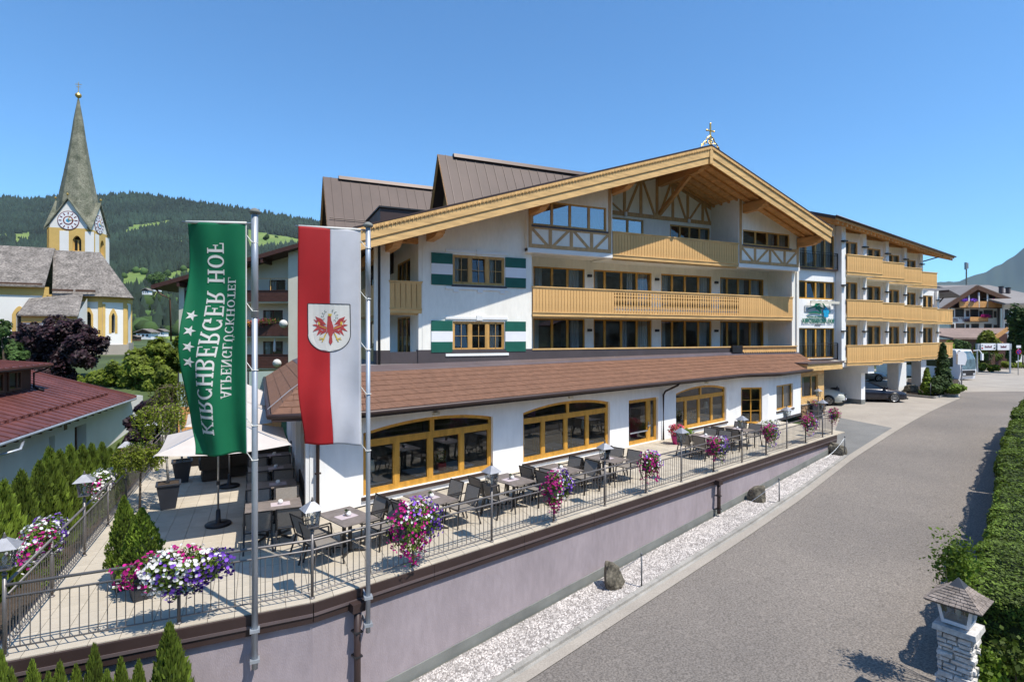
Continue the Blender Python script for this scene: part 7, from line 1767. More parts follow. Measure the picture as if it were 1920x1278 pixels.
# ================================================================ coach and far street furniture
pc = at_d(1813, 716, 58); t = thing('coach', 'white touring coach with a large blue-tinted windscreen behind the wing', 'bus', (pc.x, pc.y, pc.z), CAM_A-rad(90)+rad(20))
q = MB(); q.prism([(-1.25,0,.35),(-1.25,-.15,1.2),(-1.25,-.05,2.4),(-1.25,.35,3.4),(-1.25,9,3.5),(-1.25,9,.35)], (2.5,0,0)); q.build('body', M['white'], t, local=True)
q = MB(); q.prism([(-1.15,-.17,1.35),(-1.15,-.10,2.4),(-1.15,.28,3.25),(-1.15,.4,3.25),(-1.15,.1,1.35)], (2.3,0,0)); q.build('windscreen', pmat('coach_windscreen', (.13,.20,.24), .08, .3, 2, spec=.8), t, local=True)
q = MB(); q.box(-1.27,.6,1.6,-1.24,8.6,2.9); q.build('side_window', M['carglass'], t, local=True)
q = MB(); q.box(-1.0,-.2,.7,1.0,-.1,1.25); q.build('front_panel', M['darkplastic'], t, local=True)
for s in (-1, 1): q = MB(); q.tube([(s*1.2,.1,3.3),(s*1.5,-.3,3.35),(s*1.62,-.45,3.0)], .06, 6); q.box(s*1.62-.13,-.55,2.3,s*1.62+.13,-.4,3.0); q.build('mirror', M['white'], t, local=True); MB().tube([(s*1.1-.15,1.4,.45),(s*1.1+.15,1.4,.45)], .48, 16).build('wheel', M['tyre'], t, local=True); MB().box(s*.8-.2,-.24,.75,s*.8+.2,-.19,.95).build('headlight', M['headlight'], t, local=True)
def pole_thing(name, lab, cat, px_, py_, ph, r=.04, D=None, mat='galv'):
    p = at_g(px_, py_) if D is None else at_d(px_, py_, D); dep = CF[0]*p.x+CF[1]*p.y; H = ph*dep/1030; t = thing(name, lab, cat, (p.x, p.y, p.z-.05), CAM_A-rad(90)); MB().tube([(0,0,0),(0,0,H)], r, 8).build('pole', M[mat], t, True, local=True); return t, H, dep/1030
t, H, k = pole_thing('traffic_sign', 'round blue and red no-stopping sign on a pole at the far right', 'sign', 1909, 703, 50, .04)
q = MB(); q.tube([(0,-.05,H-.35),(0,-.08,H-.35)], 9*k*.55, 20); q.build('sign_rim', M['redpaint'], t, local=True); MB().tube([(0,-.085,H-.35),(0,-.10,H-.35)], 9*k*.42, 20).build('sign_disc', M['bluepaint'], t, local=True); MB().beam((-.22,-.11,H-.12),(.22,-.11,H-.58),.02,.07).build('slash', M['redpaint'], t, local=True); MB().box(-.26,-.08,H+.12,.26,-.05,H+.42).build('plate', M['white'], t, local=True)
t, H, k = pole_thing('traffic_mirror', 'large round-backed traffic mirror seen from behind on a grey pole', 'mirror', 1803, 735, 78, .05)
q = MB(); q.prism([(-9*k,-.1,H-1.1),(5*k,-.1,H-1.15),(8*k,-.1,H-.7),(7*k,-.1,H-.25),(2*k,-.1,H),(-5*k,-.1,H),(-9*k,-.1,H-.25)], (0,.18,0)); q.build('mirror_back', M['white'], t, local=True)
t, H, k = pole_thing('leaning_pole', 'slanting grey pole behind the traffic mirror', 'pole', 1812, 716, 1, .05, D=60)
MB().tube([(0,0,0),(11*k,0,50*k)], .05, 8).build('arm', M['galv'], t, local=True)
pg = at_d(1873, 660, 66); t = thing('road_sign_gantry', 'two white direction boards hanging from a grey overhead beam', 'sign', (pg.x, pg.y, pg.z), CAM_A-rad(90)); k = 66/1030
MB().box(-40*k,0,5*k,24*k,.3,16*k).build('beam', M['galv'], t, local=True)
for x0, x1, lab in ((-35*k,-8*k,'left'),(-4*k,18*k,'right')):
    b_ = MB().box(x0,-.12,4*k,x1,-.06,16.5*k).build('sign_board', M['white'], t, local=True)
    q = MB(); n = 7
    for j in range(n): xx = x0+(x1-x0)*(.26+.50*j/n); q.box(xx,-.14,8.2*k,xx+(x1-x0)*.04,-.125,(12.6 if j % 3 == 0 else 11.2)*k)
    q.build('lettering', M['maroon'], b_, local=True)
    for xx in ((x0+2.2*k, x1-2.2*k) if lab == 'left' else ()):
        MB().prism([(xx-.09,-.14,12*k),(xx+.09,-.14,12*k),(xx,-.14,14*k)], (0,.01,0)).build('arrow', M['blacksteel'], b_, local=True); MB().tube([(xx,-.14,7.5*k),(xx,-.125,7.5*k)], .1, 10).build('dot', M['redpaint'] if xx < 0 and xx < -30*k else M['blacksteel'], b_, local=True)
for xx in (-39*k, 23*k): MB().tube([(xx,.15,-40*k),(xx,.15,10*k)], .09, 8).build('post', M['galv'], t, local=True)
# planted strip, low concrete walls and railing on the far side of the street
for k, (x, y, h, w, mt) in enumerate(((1820,694,38,17,'leaf'),(1843,692,40,18,'leafdark'),(1866,690,38,18,'leaf'),(1888,688,36,17,'leafdark'),(1840,697,17,10,'birchleaf'),(1862,697,15,10,'birchleaf'),(1893,692,16,16,'birchleaf'),(1915,690,13,14,'leaf'))):
    bush(x, y, h, w, mt, ['bushy shrub, first behind the traffic mirror','darker bushy shrub behind the leaning pole','bushy shrub in the middle of the far planted strip','bushy shrub left of the dark picket fence','low yellow-green bush at the low wall, left one','low yellow-green bush at the low wall, right one','low yellow-green planting below the picket fence','low green planting right of the traffic sign'][k], 70+k, 1400, .16)
for k, (a, b) in enumerate((((1806,706),(1830,702)),((1812,700),(1868,692)))):
    p, q_ = at_g(*a), at_g(*b); t = thing('low_wall', ['short low concrete wall beside the traffic mirror','longer low concrete wall in front of the far shrubs'][k], 'wall', p); MB().beam((p.x,p.y,p.z+.2),(q_.x,q_.y,q_.z+.2),.35,.5).build('wall', M['concrete'], t)
p, q_ = at_g(1882,680), at_g(1990,672); t = thing('picket_fence', 'dark picket fence behind the traffic sign', 'fence', p); n = 60
for k in range(n): u = p.lerp(q_, k/n); MB().box(u.x-.06,u.y-.06,u.z,u.x+.06,u.y+.06,u.z+1.7).build('picket', M['blacksteel'], t)
for z in (.4, 1.4): MB().beam((p.x,p.y,p.z+z),(q_.x,q_.y,q_.z+z),.05,.08).build('rail', M['blacksteel'], t)
bush(1855,672,62,20,'birchleaf','light leafy tree in front of the brown roofed building',90,3000,.22,'deciduous_tree','tree',D=72); bush(1900,680,85,12,'leafdark','dark conical tree before the right wing of the far hotel',91,2600,.25,'conifer_tree','tree',col=True,D=70); bush(1918,680,110,20,'leafdark','tall green tree cut by the right picture edge',92,3600,.28,'deciduous_tree','tree',D=68)
bush(1772,690,62,17,'leaf','green tree directly behind the end of the hotel wing',93,2600,.2,'deciduous_tree','tree',D=66); bush(1800,675,40,16,'leafdark','rounded tree with pale blossoms behind the coach',94,2000,.2,'deciduous_tree','tree',D=70)
# wedding of small white flowers etc. on the terrace hedge side: ground cover bed
P = []; rng = np.random.default_rng(12)
for k in range(9000):
    y = rng.uniform(9.6, 24); x = rng.uniform(-4.75, -3.6); P.append((x, y, gz(x, y)+1.55+.25*math.sin(x*3+y*1.3)+rng.normal(0,.08)))
V, F = leafcards(np.array(P), .05); link('ground_cover', fastmesh('ground_cover', V, F, [M['hedge']]), label='dense green and yellow shrubs filling the strip between railing and thuja row', cat='shrubs', kind='stuff')
q = MB(); q.box(-4.8, 9.8, -3.2, -3.62, 25, -.95+.2); q.build('soil_bank', M['soil'], None, kind='structure')
# ================================================================ red roofed house on the left
house = thing('red_roof_house', 'white house with a dark red standing seam metal roof and dormer', 'house', (-10, 28, -2.2))
ez = .95; HA = at_z(20,822,ez); HB = at_z(256,744,ez); FR_ = Fr(HA.x, HA.y, math.atan2(HB.y-HA.y, HB.x-HA.x)); HL = (HB-HA).length; SLH = .34
def hz(d): return ez-d*SLH
def on_slope(x, y):
    """(along, inward depth) of the roof plane under a pixel"""
    o = FR_(0,0,ez); n = Vector((FR_.s*SLH, -FR_.c*SLH, 1)); r = Vector(ray(x, y)); t = n.dot(Vector(o)-Vector((0,0,HC)))/n.dot(r); return FR_.inv(Vector((0,0,HC))+r*t)
f1 = on_slope(60,697); s2, d2 = HL+(f1[0]-HL)*1.35, f1[1]*1.35; q = MB(FR_)
q.face([(-14,0,ez),(HL,0,ez),(s2,d2,hz(d2)),(-14,d2,hz(d2))]); q.face([(-14,0,ez-.12),(-14,d2,hz(d2)-.12),(s2,d2,hz(d2)-.12),(HL,0,ez-.12)]); q.face([(-14,0,ez-.12),(HL,0,ez-.12),(HL,0,ez),(-14,0,ez)]); rr = q.build('roof', M['redroof'], house)
s_ = -13.6
while s_ < HL-.15:
    dd = d2
    if s_ > s2: dd = d2*(HL-s_)/(HL-s2)
    MB(FR_).hexa([(s_,0,ez),(s_+.035,0,ez),(s_+.035,dd,hz(dd)),(s_,dd,hz(dd)),(s_,0,ez+.04),(s_+.035,0,ez+.04),(s_+.035,dd,hz(dd)+.04),(s_,dd,hz(dd)+.04)]).build('standing_seam', M['redroof'], rr); s_ += .62
q = MB(FR_); q.tube([(-13,-.95,hz(-.95)+.12),(HL-1.6,-.95,hz(-.95)+.12)], .022, 6); s_ = -13.6
while s_ < HL-1.8: q.box(s_-.01,-1.05,hz(-.95)+.03,s_+.04,-.88,hz(-.95)+.14); s_ += .62
o = q.build('snow_guard', M['redroof'], rr)
MB(FR_).beam((HL,0,ez+.03),(s2,d2,hz(d2)+.03),.10,.14).build('verge_flashing', M['redroof'], rr)
WD = -.75; wp = lambda x: FR_.px(x, 850, WD)[0]; WE = FR_.px(181, 850, WD)[0]
M['brownframe'] = wood('brown_frame', (.13,.06,.035), (2,2,.6))
hw_ = [(wp(140), wp(162), FR_.px(150,864,WD)[1], FR_.px(150,797,WD)[1]), (wp(92), wp(103), FR_.px(96,900,WD)[1], FR_.px(96,818,WD)[1])]
wall_open('wall', FR_, -12, WE, -2.8, .92, hw_, M['plaster_house'], house, rev=.5, back=False, d=WD)
for a, b, lo, hi in hw_: window(house, FR_, a+.02, b-.02, lo+.01, hi-.01, WD-.40, fw=.10, frame='brownframe', room=1.0)
a = wp(120); MB(FR_).box(a, WD, .25, a+.3, WD+.02, .62).build('vent', M['brownframe'], house)
w1_ = (WE, WD); q = MB(FR_); e1 = FR_.inv(at_x(246,845,FR_(WE+5.5,0,0)[0])); e1 = (WE+6, -.2)
q.face([(WE,WD,-2.8),(e1[0],e1[1],-2.8),(e1[0],e1[1],.85),(WE,WD,.9)]); q.face([(e1[0],e1[1],-2.8),(e1[0]+.5,-9,-2.8),(e1[0]+.5,-9,2),(e1[0],e1[1],.85)]); q.build('wall', M['plaster_house'], house)
q = MB(FR_); q.tube([(-13,.07,ez-.07),(HL-.4,.07,ez-.07)], .06, 8); q.build('gutter', M['galv'], house)
gp = [FR_.inv(at_z(x, y, z)) for x, y, z in ((44,827,.7),(38,842,.55),(0,853,.42),(-40,862,.3))]; q = MB(FR_); q.tube([(g_[0], g_[1]*1, g_[2]) for g_ in gp], .05, 8); q.build('downpipe', M['galv'], house, True)
s_ = -12
while s_ < HL-3: MB(FR_).box(s_,WD,ez-.24,s_+.09,-.04,ez-.13).build('rafter_end', M['darkwood2'], house); s_ += .9
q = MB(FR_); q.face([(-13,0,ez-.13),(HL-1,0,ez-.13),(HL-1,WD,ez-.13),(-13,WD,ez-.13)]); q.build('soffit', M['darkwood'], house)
ds, dd, _ = on_slope(58,729); zz = hz(dd)
MB(FR_).box(ds-9, dd-4, zz-1.2, ds, dd, zz+1.15).build('dormer', M['darkwood'], house); FD = Fr(*FR_(ds-9, dd, 0)[:2], math.atan2(FR_.s, FR_.c))
for a, b in ((9-2.2,9-1.05),(9-3.8,9-2.6),(9-5.4,9-4.2)): window(house, FD, a, b, zz+.10, zz+.98, .06, fw=.07, frame='brownframe', mull=((a+b)/2+.2,), room=None)
z = zz+1.15; q = MB(FR_); q.hexa([(ds-10,dd+.65,z),(ds+.75,dd+.65,z),(ds+.75,dd-5,z+.5),(ds-10,dd-5,z+.5),(ds-10,dd+.65,z+.1),(ds+.75,dd+.65,z+.1),(ds+.75,dd-5,z+.6),(ds-10,dd-5,z+.6)]); dr = q.build('dormer_roof', M['redroof'], house)
s_ = ds-9.5
while s_ < ds+.7: MB(FR_).hexa([(s_,dd+.65,z+.1),(s_+.035,dd+.65,z+.1),(s_+.035,dd-5,z+.6),(s_,dd-5,z+.6),(s_,dd+.65,z+.14),(s_+.035,dd+.65,z+.14),(s_+.035,dd-5,z+.64),(s_,dd-5,z+.64)]).build('standing_seam', M['redroof'], dr); s_ += .62
q = MB(FR_); q.tube([(ds-8,dd+.6,z-.03),(ds+.5,dd+.6,z-.03),(ds+.4,dd+.4,z-.2),(ds+.1,dd+.08,z-.35),(ds+.1,dd+.08,zz+.08),(ds+.1,dd+.5,zz-.1)], .05, 8); q.build('downpipe', M['blacksteel'], house, True)
# ================================================================ trees on the left
def tree(px_, D, ybase_z, clumps, mat, lab, seed, n, size, trunkmat='bark', sticks=12, name='deciduous_tree'):
    """clumps: (px, py, pixel radius) outline of the crown in the photograph at distance D"""
    k = D/1030; c0 = at_d(px_, 629, D); rng = np.random.default_rng(seed); zb = ybase_z; t = thing(name, lab, 'tree', (c0.x, c0.y, zb)); P = []; N = []; cs = []
    for x, y, r in clumps:
        dd = D+rng.uniform(-.5,.5)*r*k*1.2; p = at_d(x, y, dd); cs.append((np.array(p), r*k))
    wts = np.array([c[1]**2 for c in cs]); wts /= wts.sum(); idx = rng.choice(len(cs), n, p=wts)
    sub = [[(rng.normal(0,1,3)) for _ in range(14)] for _ in cs]
    for i in idx:
        c, r = cs[i]; s = sub[i][rng.integers(14)]; s = s/np.linalg.norm(s); v = rng.normal(0,1,3); v /= np.linalg.norm(v)
        q = c+s*r*.72+v*r*.36*rng.uniform(.5,1.05); P.append(q); N.append(v*.6+s)
    P = np.array(P)-np.array([c0.x, c0.y, zb]); V, F = leafcards(P, size, np.array(N), .6, .9, rng)
    o = link('crown', fastmesh('crown', V, F, [M[mat]]), t, local=True); o['kind'] = 'stuff'
    q = MB(); hub = Vector((0,0,0)); top = sum((Vector(c[0]) for c in cs), Vector())/len(cs)-Vector((c0.x,c0.y,zb)); q.tube([(0,0,-.5), tuple(top*.5), tuple(top)], [.22*k*26,.13*k*26,.06*k*26], 8) 
    for c, r in cs[:sticks]: e = Vector(c)-Vector((c0.x,c0.y,zb)); q.tube([tuple(top*.55), tuple(top*.4+e*.5), tuple(e)], [.09*k*26,.05*k*26,.02], 5)
    q.build('trunk', M[trunkmat], t, local=True); return t
tree(120, 46, -1, [(120,640,42),(70,650,36),(160,655,34),(180,648,20),(195,640,12),(110,615,26),(150,618,24),(60,625,24),(90,685,34),(140,688,34),(40,660,26),(170,628,16),(28,640,18)], 'purple', 'dark purple-leaved beech in front of the church', 1, 17000, .17)
tree(290, 27, -2, [(300,775,36),(330,760,32),(280,800,36),(260,810,26),(340,800,30),(310,750,22),(245,790,12),(350,770,26),(270,770,16),(240,825,12),(300,815,30)], 'purple', 'second dark purple-leaved tree behind the terrace birches', 2, 15000, .12)
tree(270, 44, -1, [(230,700,30),(260,690,34),(300,670,34),(330,650,22),(280,710,34),(200,712,24),(180,705,14),(320,690,34),(345,700,30),(250,670,18),(300,650,20),(335,720,30),(345,660,18),(160,710,12),(280,735,24),(200,735,24),(230,745,24),(300,745,26),(330,765,24),(215,765,20),(255,762,20)], 'leafbright', 'bright green broad tree between the church and the green flag', 3, 30000, .15)
tree(455, 36, -1, [(470,740,14),(490,745,12),(500,735,9),(485,730,8)], 'leaf', 'sunlit green shrub showing right of the green flagpole', 4, 2400, .10)
tree(10, 40, -2, [(8,655,26),(0,685,22),(-20,650,30),(30,670,14),(0,615,18),(45,665,10)], 'leafdark', 'dark blue-green tree cut by the left picture edge', 5, 7000, .14)
# ================================================================ apartment building behind the flags
FAp = Fr(*at_d(335, 629, 47).xy, CAM_A-rad(90)-rad(1)); G = lambda x, y, d=0: FAp.px(x, y, d)
apt = thing('apartment_building', 'cream apartment block with dark brown balconies and a wide low gable roof', 'building', at_d(450, 629, 47).xy.to_tuple()+(0,))
s0, _ = G(336,600); s1, _ = G(541,600); s2, _ = G(566,600); z0, z1 = -1, G(450,505)[1]
def azr(s): a = G(300,536); b = G(566,460); return a[1]+(s-a[0])*(b[1]-a[1])/(b[0]-a[0])-.25
q_ = [G(493,522), G(524,548)], [G(481,580), G(519,606)], [G(481,640), G(519,665)], [G(481,699), G(508,725)]
lv = [(y0, y1) for y0, y1 in ((545,565),(604,630),(665,690),(728,745))]
opn = [(a[0], b[0]-.01, b[1]-.3, a[1]) for a, b in q_]
wall_open('wall', FAp, s0, s1, z0, 12, opn, M['cream'], apt, d=-1.2, ztop=azr, back=False, rev=.1)
for i, (a, b, lo, hi) in enumerate(opn): window(apt, FAp, a, b, lo, hi, -1.22, fw=.06, frame='brownframe', mull=((a+b)/2,), mw=.08, curt=((a+.1,a+.5),), room=1.5)
for a, b in ((336,346),(541,567)):
    p, r = G(a,600)[0], G(b,600)[0]; wall_open('wall', FAp, p, r, z0, 12, [], M['cream'], apt, d=.05, ztop=azr); q = MB(FAp); q.face([(p,-1.2,z0),(p,.05,z0),(p,.05,azr(p)),(p,-1.2,azr(p))]); q.face([(r,-1.2,z0),(r,.05,z0),(r,.05,azr(r)),(r,-1.2,azr(r))]); q.build('side_wall', M['cream'], apt)
for y0, y1 in lv:
    zt, zb = G(480,y0)[1], G(480,y1)[1]; hh = (zt-zb)/4; bal_ = MB(FAp).box(s0+.2, -.08, zb, s1, -.04, zt-.01).build('balcony', M['darkwood2'], apt)
    for k in range(4): MB(FAp).box(s0+.2, -.04, zb+k*hh+.008, s1, -.005, zb+(k+1)*hh-.008).build('board', M['darkwood'], bal_)
    MB(FAp).box(s0+.2, -.12, zt, s1, .04, zt+.05).build('handrail', M['darkwood'], bal_); MB(FAp).box(s0, -1.2, zb-.12, s1, -.1, zb+.02).build('floor_slab', M['cream'], bal_)
a = G(481,522); b = G(541,545); q = MB(FAp); q.tube([(G(465,523)[0],-.03,a[1]),(b[0],-.03,a[1])], .03, 6); [q.tube([(G(x,530)[0],-.03,a[1]),(G(x,530)[0],-.03,b[1])], .03, 6) for x in (482,507,540)]; q.build('screen_frame', M['wood'], apt)
q = MB(FAp); e0, e1 = G(296,536), G(620,444); 
for d0, d1, o in ((.9,-8,.0),): q.hexa([(e0[0],d0,e0[1]-.35),(e1[0],d0,e1[1]-.35),(e1[0],d1,e1[1]-.35),(e0[0],d1,e0[1]-.35),(e0[0],d0,e0[1]),(e1[0],d0,e1[1]),(e1[0],d1,e1[1]),(e0[0],d1,e0[1])])
q.build('roof', M['darkwood'], apt)
q = MB(FAp); q.tube([(G(300,541)[0],.7,G(300,541)[1]),(G(312,553)[0],.7,G(312,553)[1]),(G(324,560)[0],.4,G(324,560)[1]),(G(325,640)[0],.3,G(325,640)[1])], .07, 6); q.build('downpipe', M['darkwood2'], apt, True)
q = MB(FAp); [q.box(G(x,490)[0]-.1, -.9, azr(G(x,490)[0])-.45, G(x,490)[0]+.1, .85, azr(G(x,490)[0])-.05) for x in (345,499)]; q.build('roof_bracket', M['darkwood'], apt)
for (x, y), lab in (((535,607),'satellite dish on the middle brown balcony of the apartment block'),((523,680),'satellite dish on the lower brown balcony of the apartment block')):
    s_, z_ = G(x, y); x_, y_, _ = FAp(s_, .35, z_); t = thing('satellite_dish', lab, 'dish', (x_, y_, z_), CAM_A-rad(90)+rad(15))
    MB().lathe((0,0,0), [(.01,0),(.2,.02),(.33,.06),(.35,.07),(.01,.03)], 18).build('dish', M['plaster_house'], t, True, local=True).rotation_euler = (rad(100),0,0); MB().tube([(0,.35,-.2),(0,0,0)], .03, 6).build('arm', M['galv'], t, local=True)
s_, z_ = G(510,660); x_, y_, _ = FAp(s_, -.5, z_-.2); t = thing('closed_parasol', 'closed white parasol on a brown balcony of the apartment block', 'parasol', (x_, y_, z_)); MB().lathe((0,0,0), [(.02,0),(.12,.1),(.1,.6),(.06,1.1),(.01,1.3)], 8).build('cloth', M['white'], t, True, local=True)
for k, (x, y) in enumerate(((465,606),(497,604),(505,603))):
    s_, z_ = G(x, y); x_, y_, _ = FAp(s_, .1, z_); P = rng.normal(0,1,(260,3))*np.array([.45,.1,.12]); V, F = leafcards(P, .07); t = thing('balcony_flowers', ['orange flowers on the brown balcony beside the flagpole','red flowers on the middle brown balcony','green plants in the middle of the brown balcony'][k], 'flowers', (x_, y_, z_+.05)); o = link('blossoms', fastmesh('blossoms', V, F, [[pmat('orange_petals', (.6,.25,.02), .7, .2, 5, island=.4), M['petpink'], M['leaf']][k]]), t, local=True); o['kind'] = 'stuff'; MB().box(-.5,-.1,-.2,.5,.1,-.02).build('trough', M['darkwood'], t, local=True)
# ================================================================ parish church
church = thing('parish_church', 'white and yellow parish church with grey shingled roof, round apse and tall spire', 'church', (-30, 100, 1.5))
FC = Fr(0, 98, 0); K = lambda x, y, d=0: FC.px(x, y, d)
gnd = 1.2
# nave (left) wall
nl, nr_ = K(-160,560)[0], K(87,560)[0]; eave = K(0,541)[1]; en = K(0,537)[1]
zt0 = K(20,552)[1]
archn = archp(K(22,600)[0], K(43,600)[0], K(30,588)[1]-.2, K(33,580)[1]-.1)
aw = (K(30,600)[0], K(43,600)[0], K(30,606)[1]-1.6, K(33,583)[1])
wall_open('wall', FC, nl, nr_, gnd-1, en, [(aw[0], aw[1], aw[2], aw[3], archp(aw[0], aw[1], aw[3]-.5, aw[3]))], M['churchwhite'], church, rev=.5)
window(church, FC, aw[0], aw[1], aw[2], aw[3]-.5, -.45, fw=.06, muntin=(3, 5), frame='blacksteel', glass='glass', arch=archp(aw[0], aw[1], aw[3]-.5, aw[3]), trans=(aw[3]-.6,), mw=.05, room=1) 
def surround(T, a, b, lo, hi, d, wd=.42):
    q = MB(T); q.box(a-wd, d, lo-.05, a, d+.05, hi-.5); q.box(b, d, lo-.05, b+wd, d+.05, hi-.5); f = archp(a, b, hi-.5, hi); n = 12
    for k in range(n):
        u, v = a-wd+(b-a+2*wd)*k/n, a-wd+(b-a+2*wd)*(k+1)/n; g0 = lambda s: f(min(max(s,a),b)) if a < s < b else hi-.5
        top = lambda s: hi+.45+.25*(1-abs(s-(a+b)/2)/((b-a)/2+wd)) - .9*(abs(s-(a+b)/2)/((b-a)/2+wd))**2
        q.prism([(u,d,g0(u)),(v,d,g0(v)),(v,d,max(top(v),g0(v)+.02)),(u,d,max(top(u),g0(u)+.02))], T_vec(T,0,.05,0))
    return q.build('window_surround', M['churchyellow'], church)
surround(FC, aw[0], aw[1], aw[2], aw[3], 0)
MB(FC).box(nl, 0, zt0, nr_+.3, .12, en+.1).build('cornice', M['churchyellow'], church)
q = MB(FC); q.box(K(80,560)[0], 0, gnd, K(88,560)[0], .10, zt0); q.build('pilaster', M['churchyellow'], church)
# nave roof
rdg = K(0,463,-7)[1]; RDG = -7.5; rz0 = K(0,463,RDG)[1]
xr_ = K(105,500)[0]
q = MB(FC); a, b = nl-4, K(87,540)[0]; q.hexa([(a,.7,en),(b,.7,en),(K(103,470,RDG)[0],RDG,rz0),(a,RDG,rz0),(a,.7,en+.25),(b,.7,en+.25),(K(103,470,RDG)[0],RDG,rz0+.25),(a,RDG,rz0+.25)]); q.hexa([(a,RDG,rz0),(K(103,470,RDG)[0],RDG,rz0),(b,-15,en),(a,-15,en),(a,RDG,rz0+.25),(K(103,470,RDG)[0],RDG,rz0+.25),(b,-15,en+.25),(a,-15,en+.25)]); q.build('roof', M['churchroof'], church)
q = MB(FC); q.box(a, .42, K(0,537.2)[1]+.35, b-.3, .60, K(0,537.2)[1]+.6); q.build('snow_board', M['darkwood2'], church)
# choir: drawn in by .9 m with lower eave and a three sided apse
ce = K(200,555,-.9)[1]; c1_, c2_ = K(157,600,-.9)[0], K(192,600,-.9)[0]
ap = [(K(92,600,-.9)[0],-.9),(c2_,-.9),(K(238,600,-2.6)[0],-2.6),(K(246.5,600,-6)[0],-6),(K(246,600,-10)[0]-1.0,-11),(K(92,600,-.9)[0],-14)]
apw = [FC(s, d, 0)[:2] for s, d in ap]
segs = list(zip(apw, apw[1:]))
wl_ = [(157,184,'a'),(195,232,'b')]
for i, (a, b) in enumerate(segs[:4]):
    ang = math.atan2(b[1]-a[1], b[0]-a[0]); T = Fr(a[0], a[1], ang); L = math.dist(a, b); ops = []
    if i == 0: cs_ = (T.px(160.5,600)[0], T.px(171,600)[0], T.px(165,625)[1], T.px(165,584)[1])
    if i == 1: cs_ = (T.px(209,600)[0], T.px(215.5,600)[0], T.px(210,624)[1], T.px(212,587)[1])
    if i < 2: ops = [(cs_[0], cs_[1], cs_[2], cs_[3], archp(cs_[0], cs_[1], cs_[3]-.5, cs_[3]))]
    wall_open('wall', T, 0, L, gnd, ce, ops, M['churchwhite'], church, rev=.45)
    if i < 2:
        window(church, T, cs_[0], cs_[1], cs_[2], cs_[3]-.5, -.4, fw=.06, muntin=(2, 7), frame='blacksteel', glass='glass', arch=archp(cs_[0], cs_[1], cs_[3]-.5, cs_[3]), trans=(cs_[3]-.65,), mw=.05, room=1)
        surround(T, cs_[0], cs_[1], cs_[2], cs_[3], 0, wd=.25 if i == 0 else .32)
    MB(T).box(-.05, 0, ce-.85, L+.05, .15, ce-.02).build('cornice', M['churchyellow'], church)
    MB(T).box(L-.5, 0, gnd+2, L-.02, .10, ce-.85).build('pilaster', M['churchyellow'], church)
    if i < 3: MB(T).box(.0, 0, gnd+2, .35 if i else .01, .09, ce-1.15).build('pilaster', M['churchyellow'], church)
    MB(T).box(-.1, 0, gnd-1, L+.1, .25, T.px(200,646)[1] if i < 2 else 3.6).build('plinth', M['plinth'] if False else M['concrete'], church)
ctop = FC(K(188,473,RDG)[0], RDG, 0); czt = K(188,473,RDG)[1]; cl = FC(K(100,470,RDG)[0], RDG, 0)
out = [FC(s, d, 0)[:2] for s, d in [(K(98,600,0)[0],0),(c2_+.3,.0),(K(241,600,-2)[0]+.6,-1.9),(K(253,600,-6)[0],-5.8),(K(250,600,-11)[0]-.6,-12),(K(92,600,-1)[0],-15)]]
q = MB(); zz = ce-.1
q.face([(*out[0],zz),(*out[1],zz),(ctop[0],ctop[1],czt),(cl[0],cl[1],czt)])
for a, b in zip(out[1:], out[2:]): q.face([(*a,zz),(*b,zz),(ctop[0],ctop[1],czt)] if b != out[-1] else [(*a,zz),(*b,zz),(cl[0],cl[1],czt),(ctop[0],ctop[1],czt)])
q.face([(*p,zz-.02) for p in out][::-1]); q.build('roof', M['churchroof'], church)
q = MB(FC); zl_ = K(120,546,.1)[1]
q.box(K(98,546,.1)[0],.02,zl_,K(137,546,.1)[0],.25,zl_+.3); q.box(K(142,547,.1)[0],.02,zl_,K(179,547,.1)[0],.25,zl_+.3); q.build('snow_board', M['darkwood2'], church)
# sacristy with lean-to roof
sd = 5.0; a0_, b0_ = K(42,600,sd)[0], K(144,600,sd)[0]; sz = K(100,592,sd)[1]
wall_open('wall', FC, a0_, b0_, gnd-1, sz, [], M['churchwhite'], church, d=sd)
MB(FC).box(a0_-.1, sd, sz-.9, b0_+.1, sd+.1, sz-.02).build('cornice', M['churchyellow'], church)
q = MB(FC); q.face([(b0_,sd,gnd),(b0_,0,gnd),(b0_,0,ce-.4),(b0_,sd,sz)]); q.build('wall', M['churchwhite'], church)
p1, p2 = K(54,561,.2), K(87,561,.2); p3 = K(156,548,-.0)
q = MB(FC); q.hexa([(a0_-.4,sd+.5,sz-.05),(b0_+.3,sd+.5,sz-.05),(K(156,552,0)[0],0,K(156,552,0)[1]),(p1[0],.1,p1[1]),(a0_-.4,sd+.5,sz+.15),(b0_+.3,sd+.5,sz+.15),(K(156,552,0)[0],0,K(156,552,0)[1]+.15),(p1[0],.1,p1[1]+.15)]); q.build('roof', M['churchroof'], church)
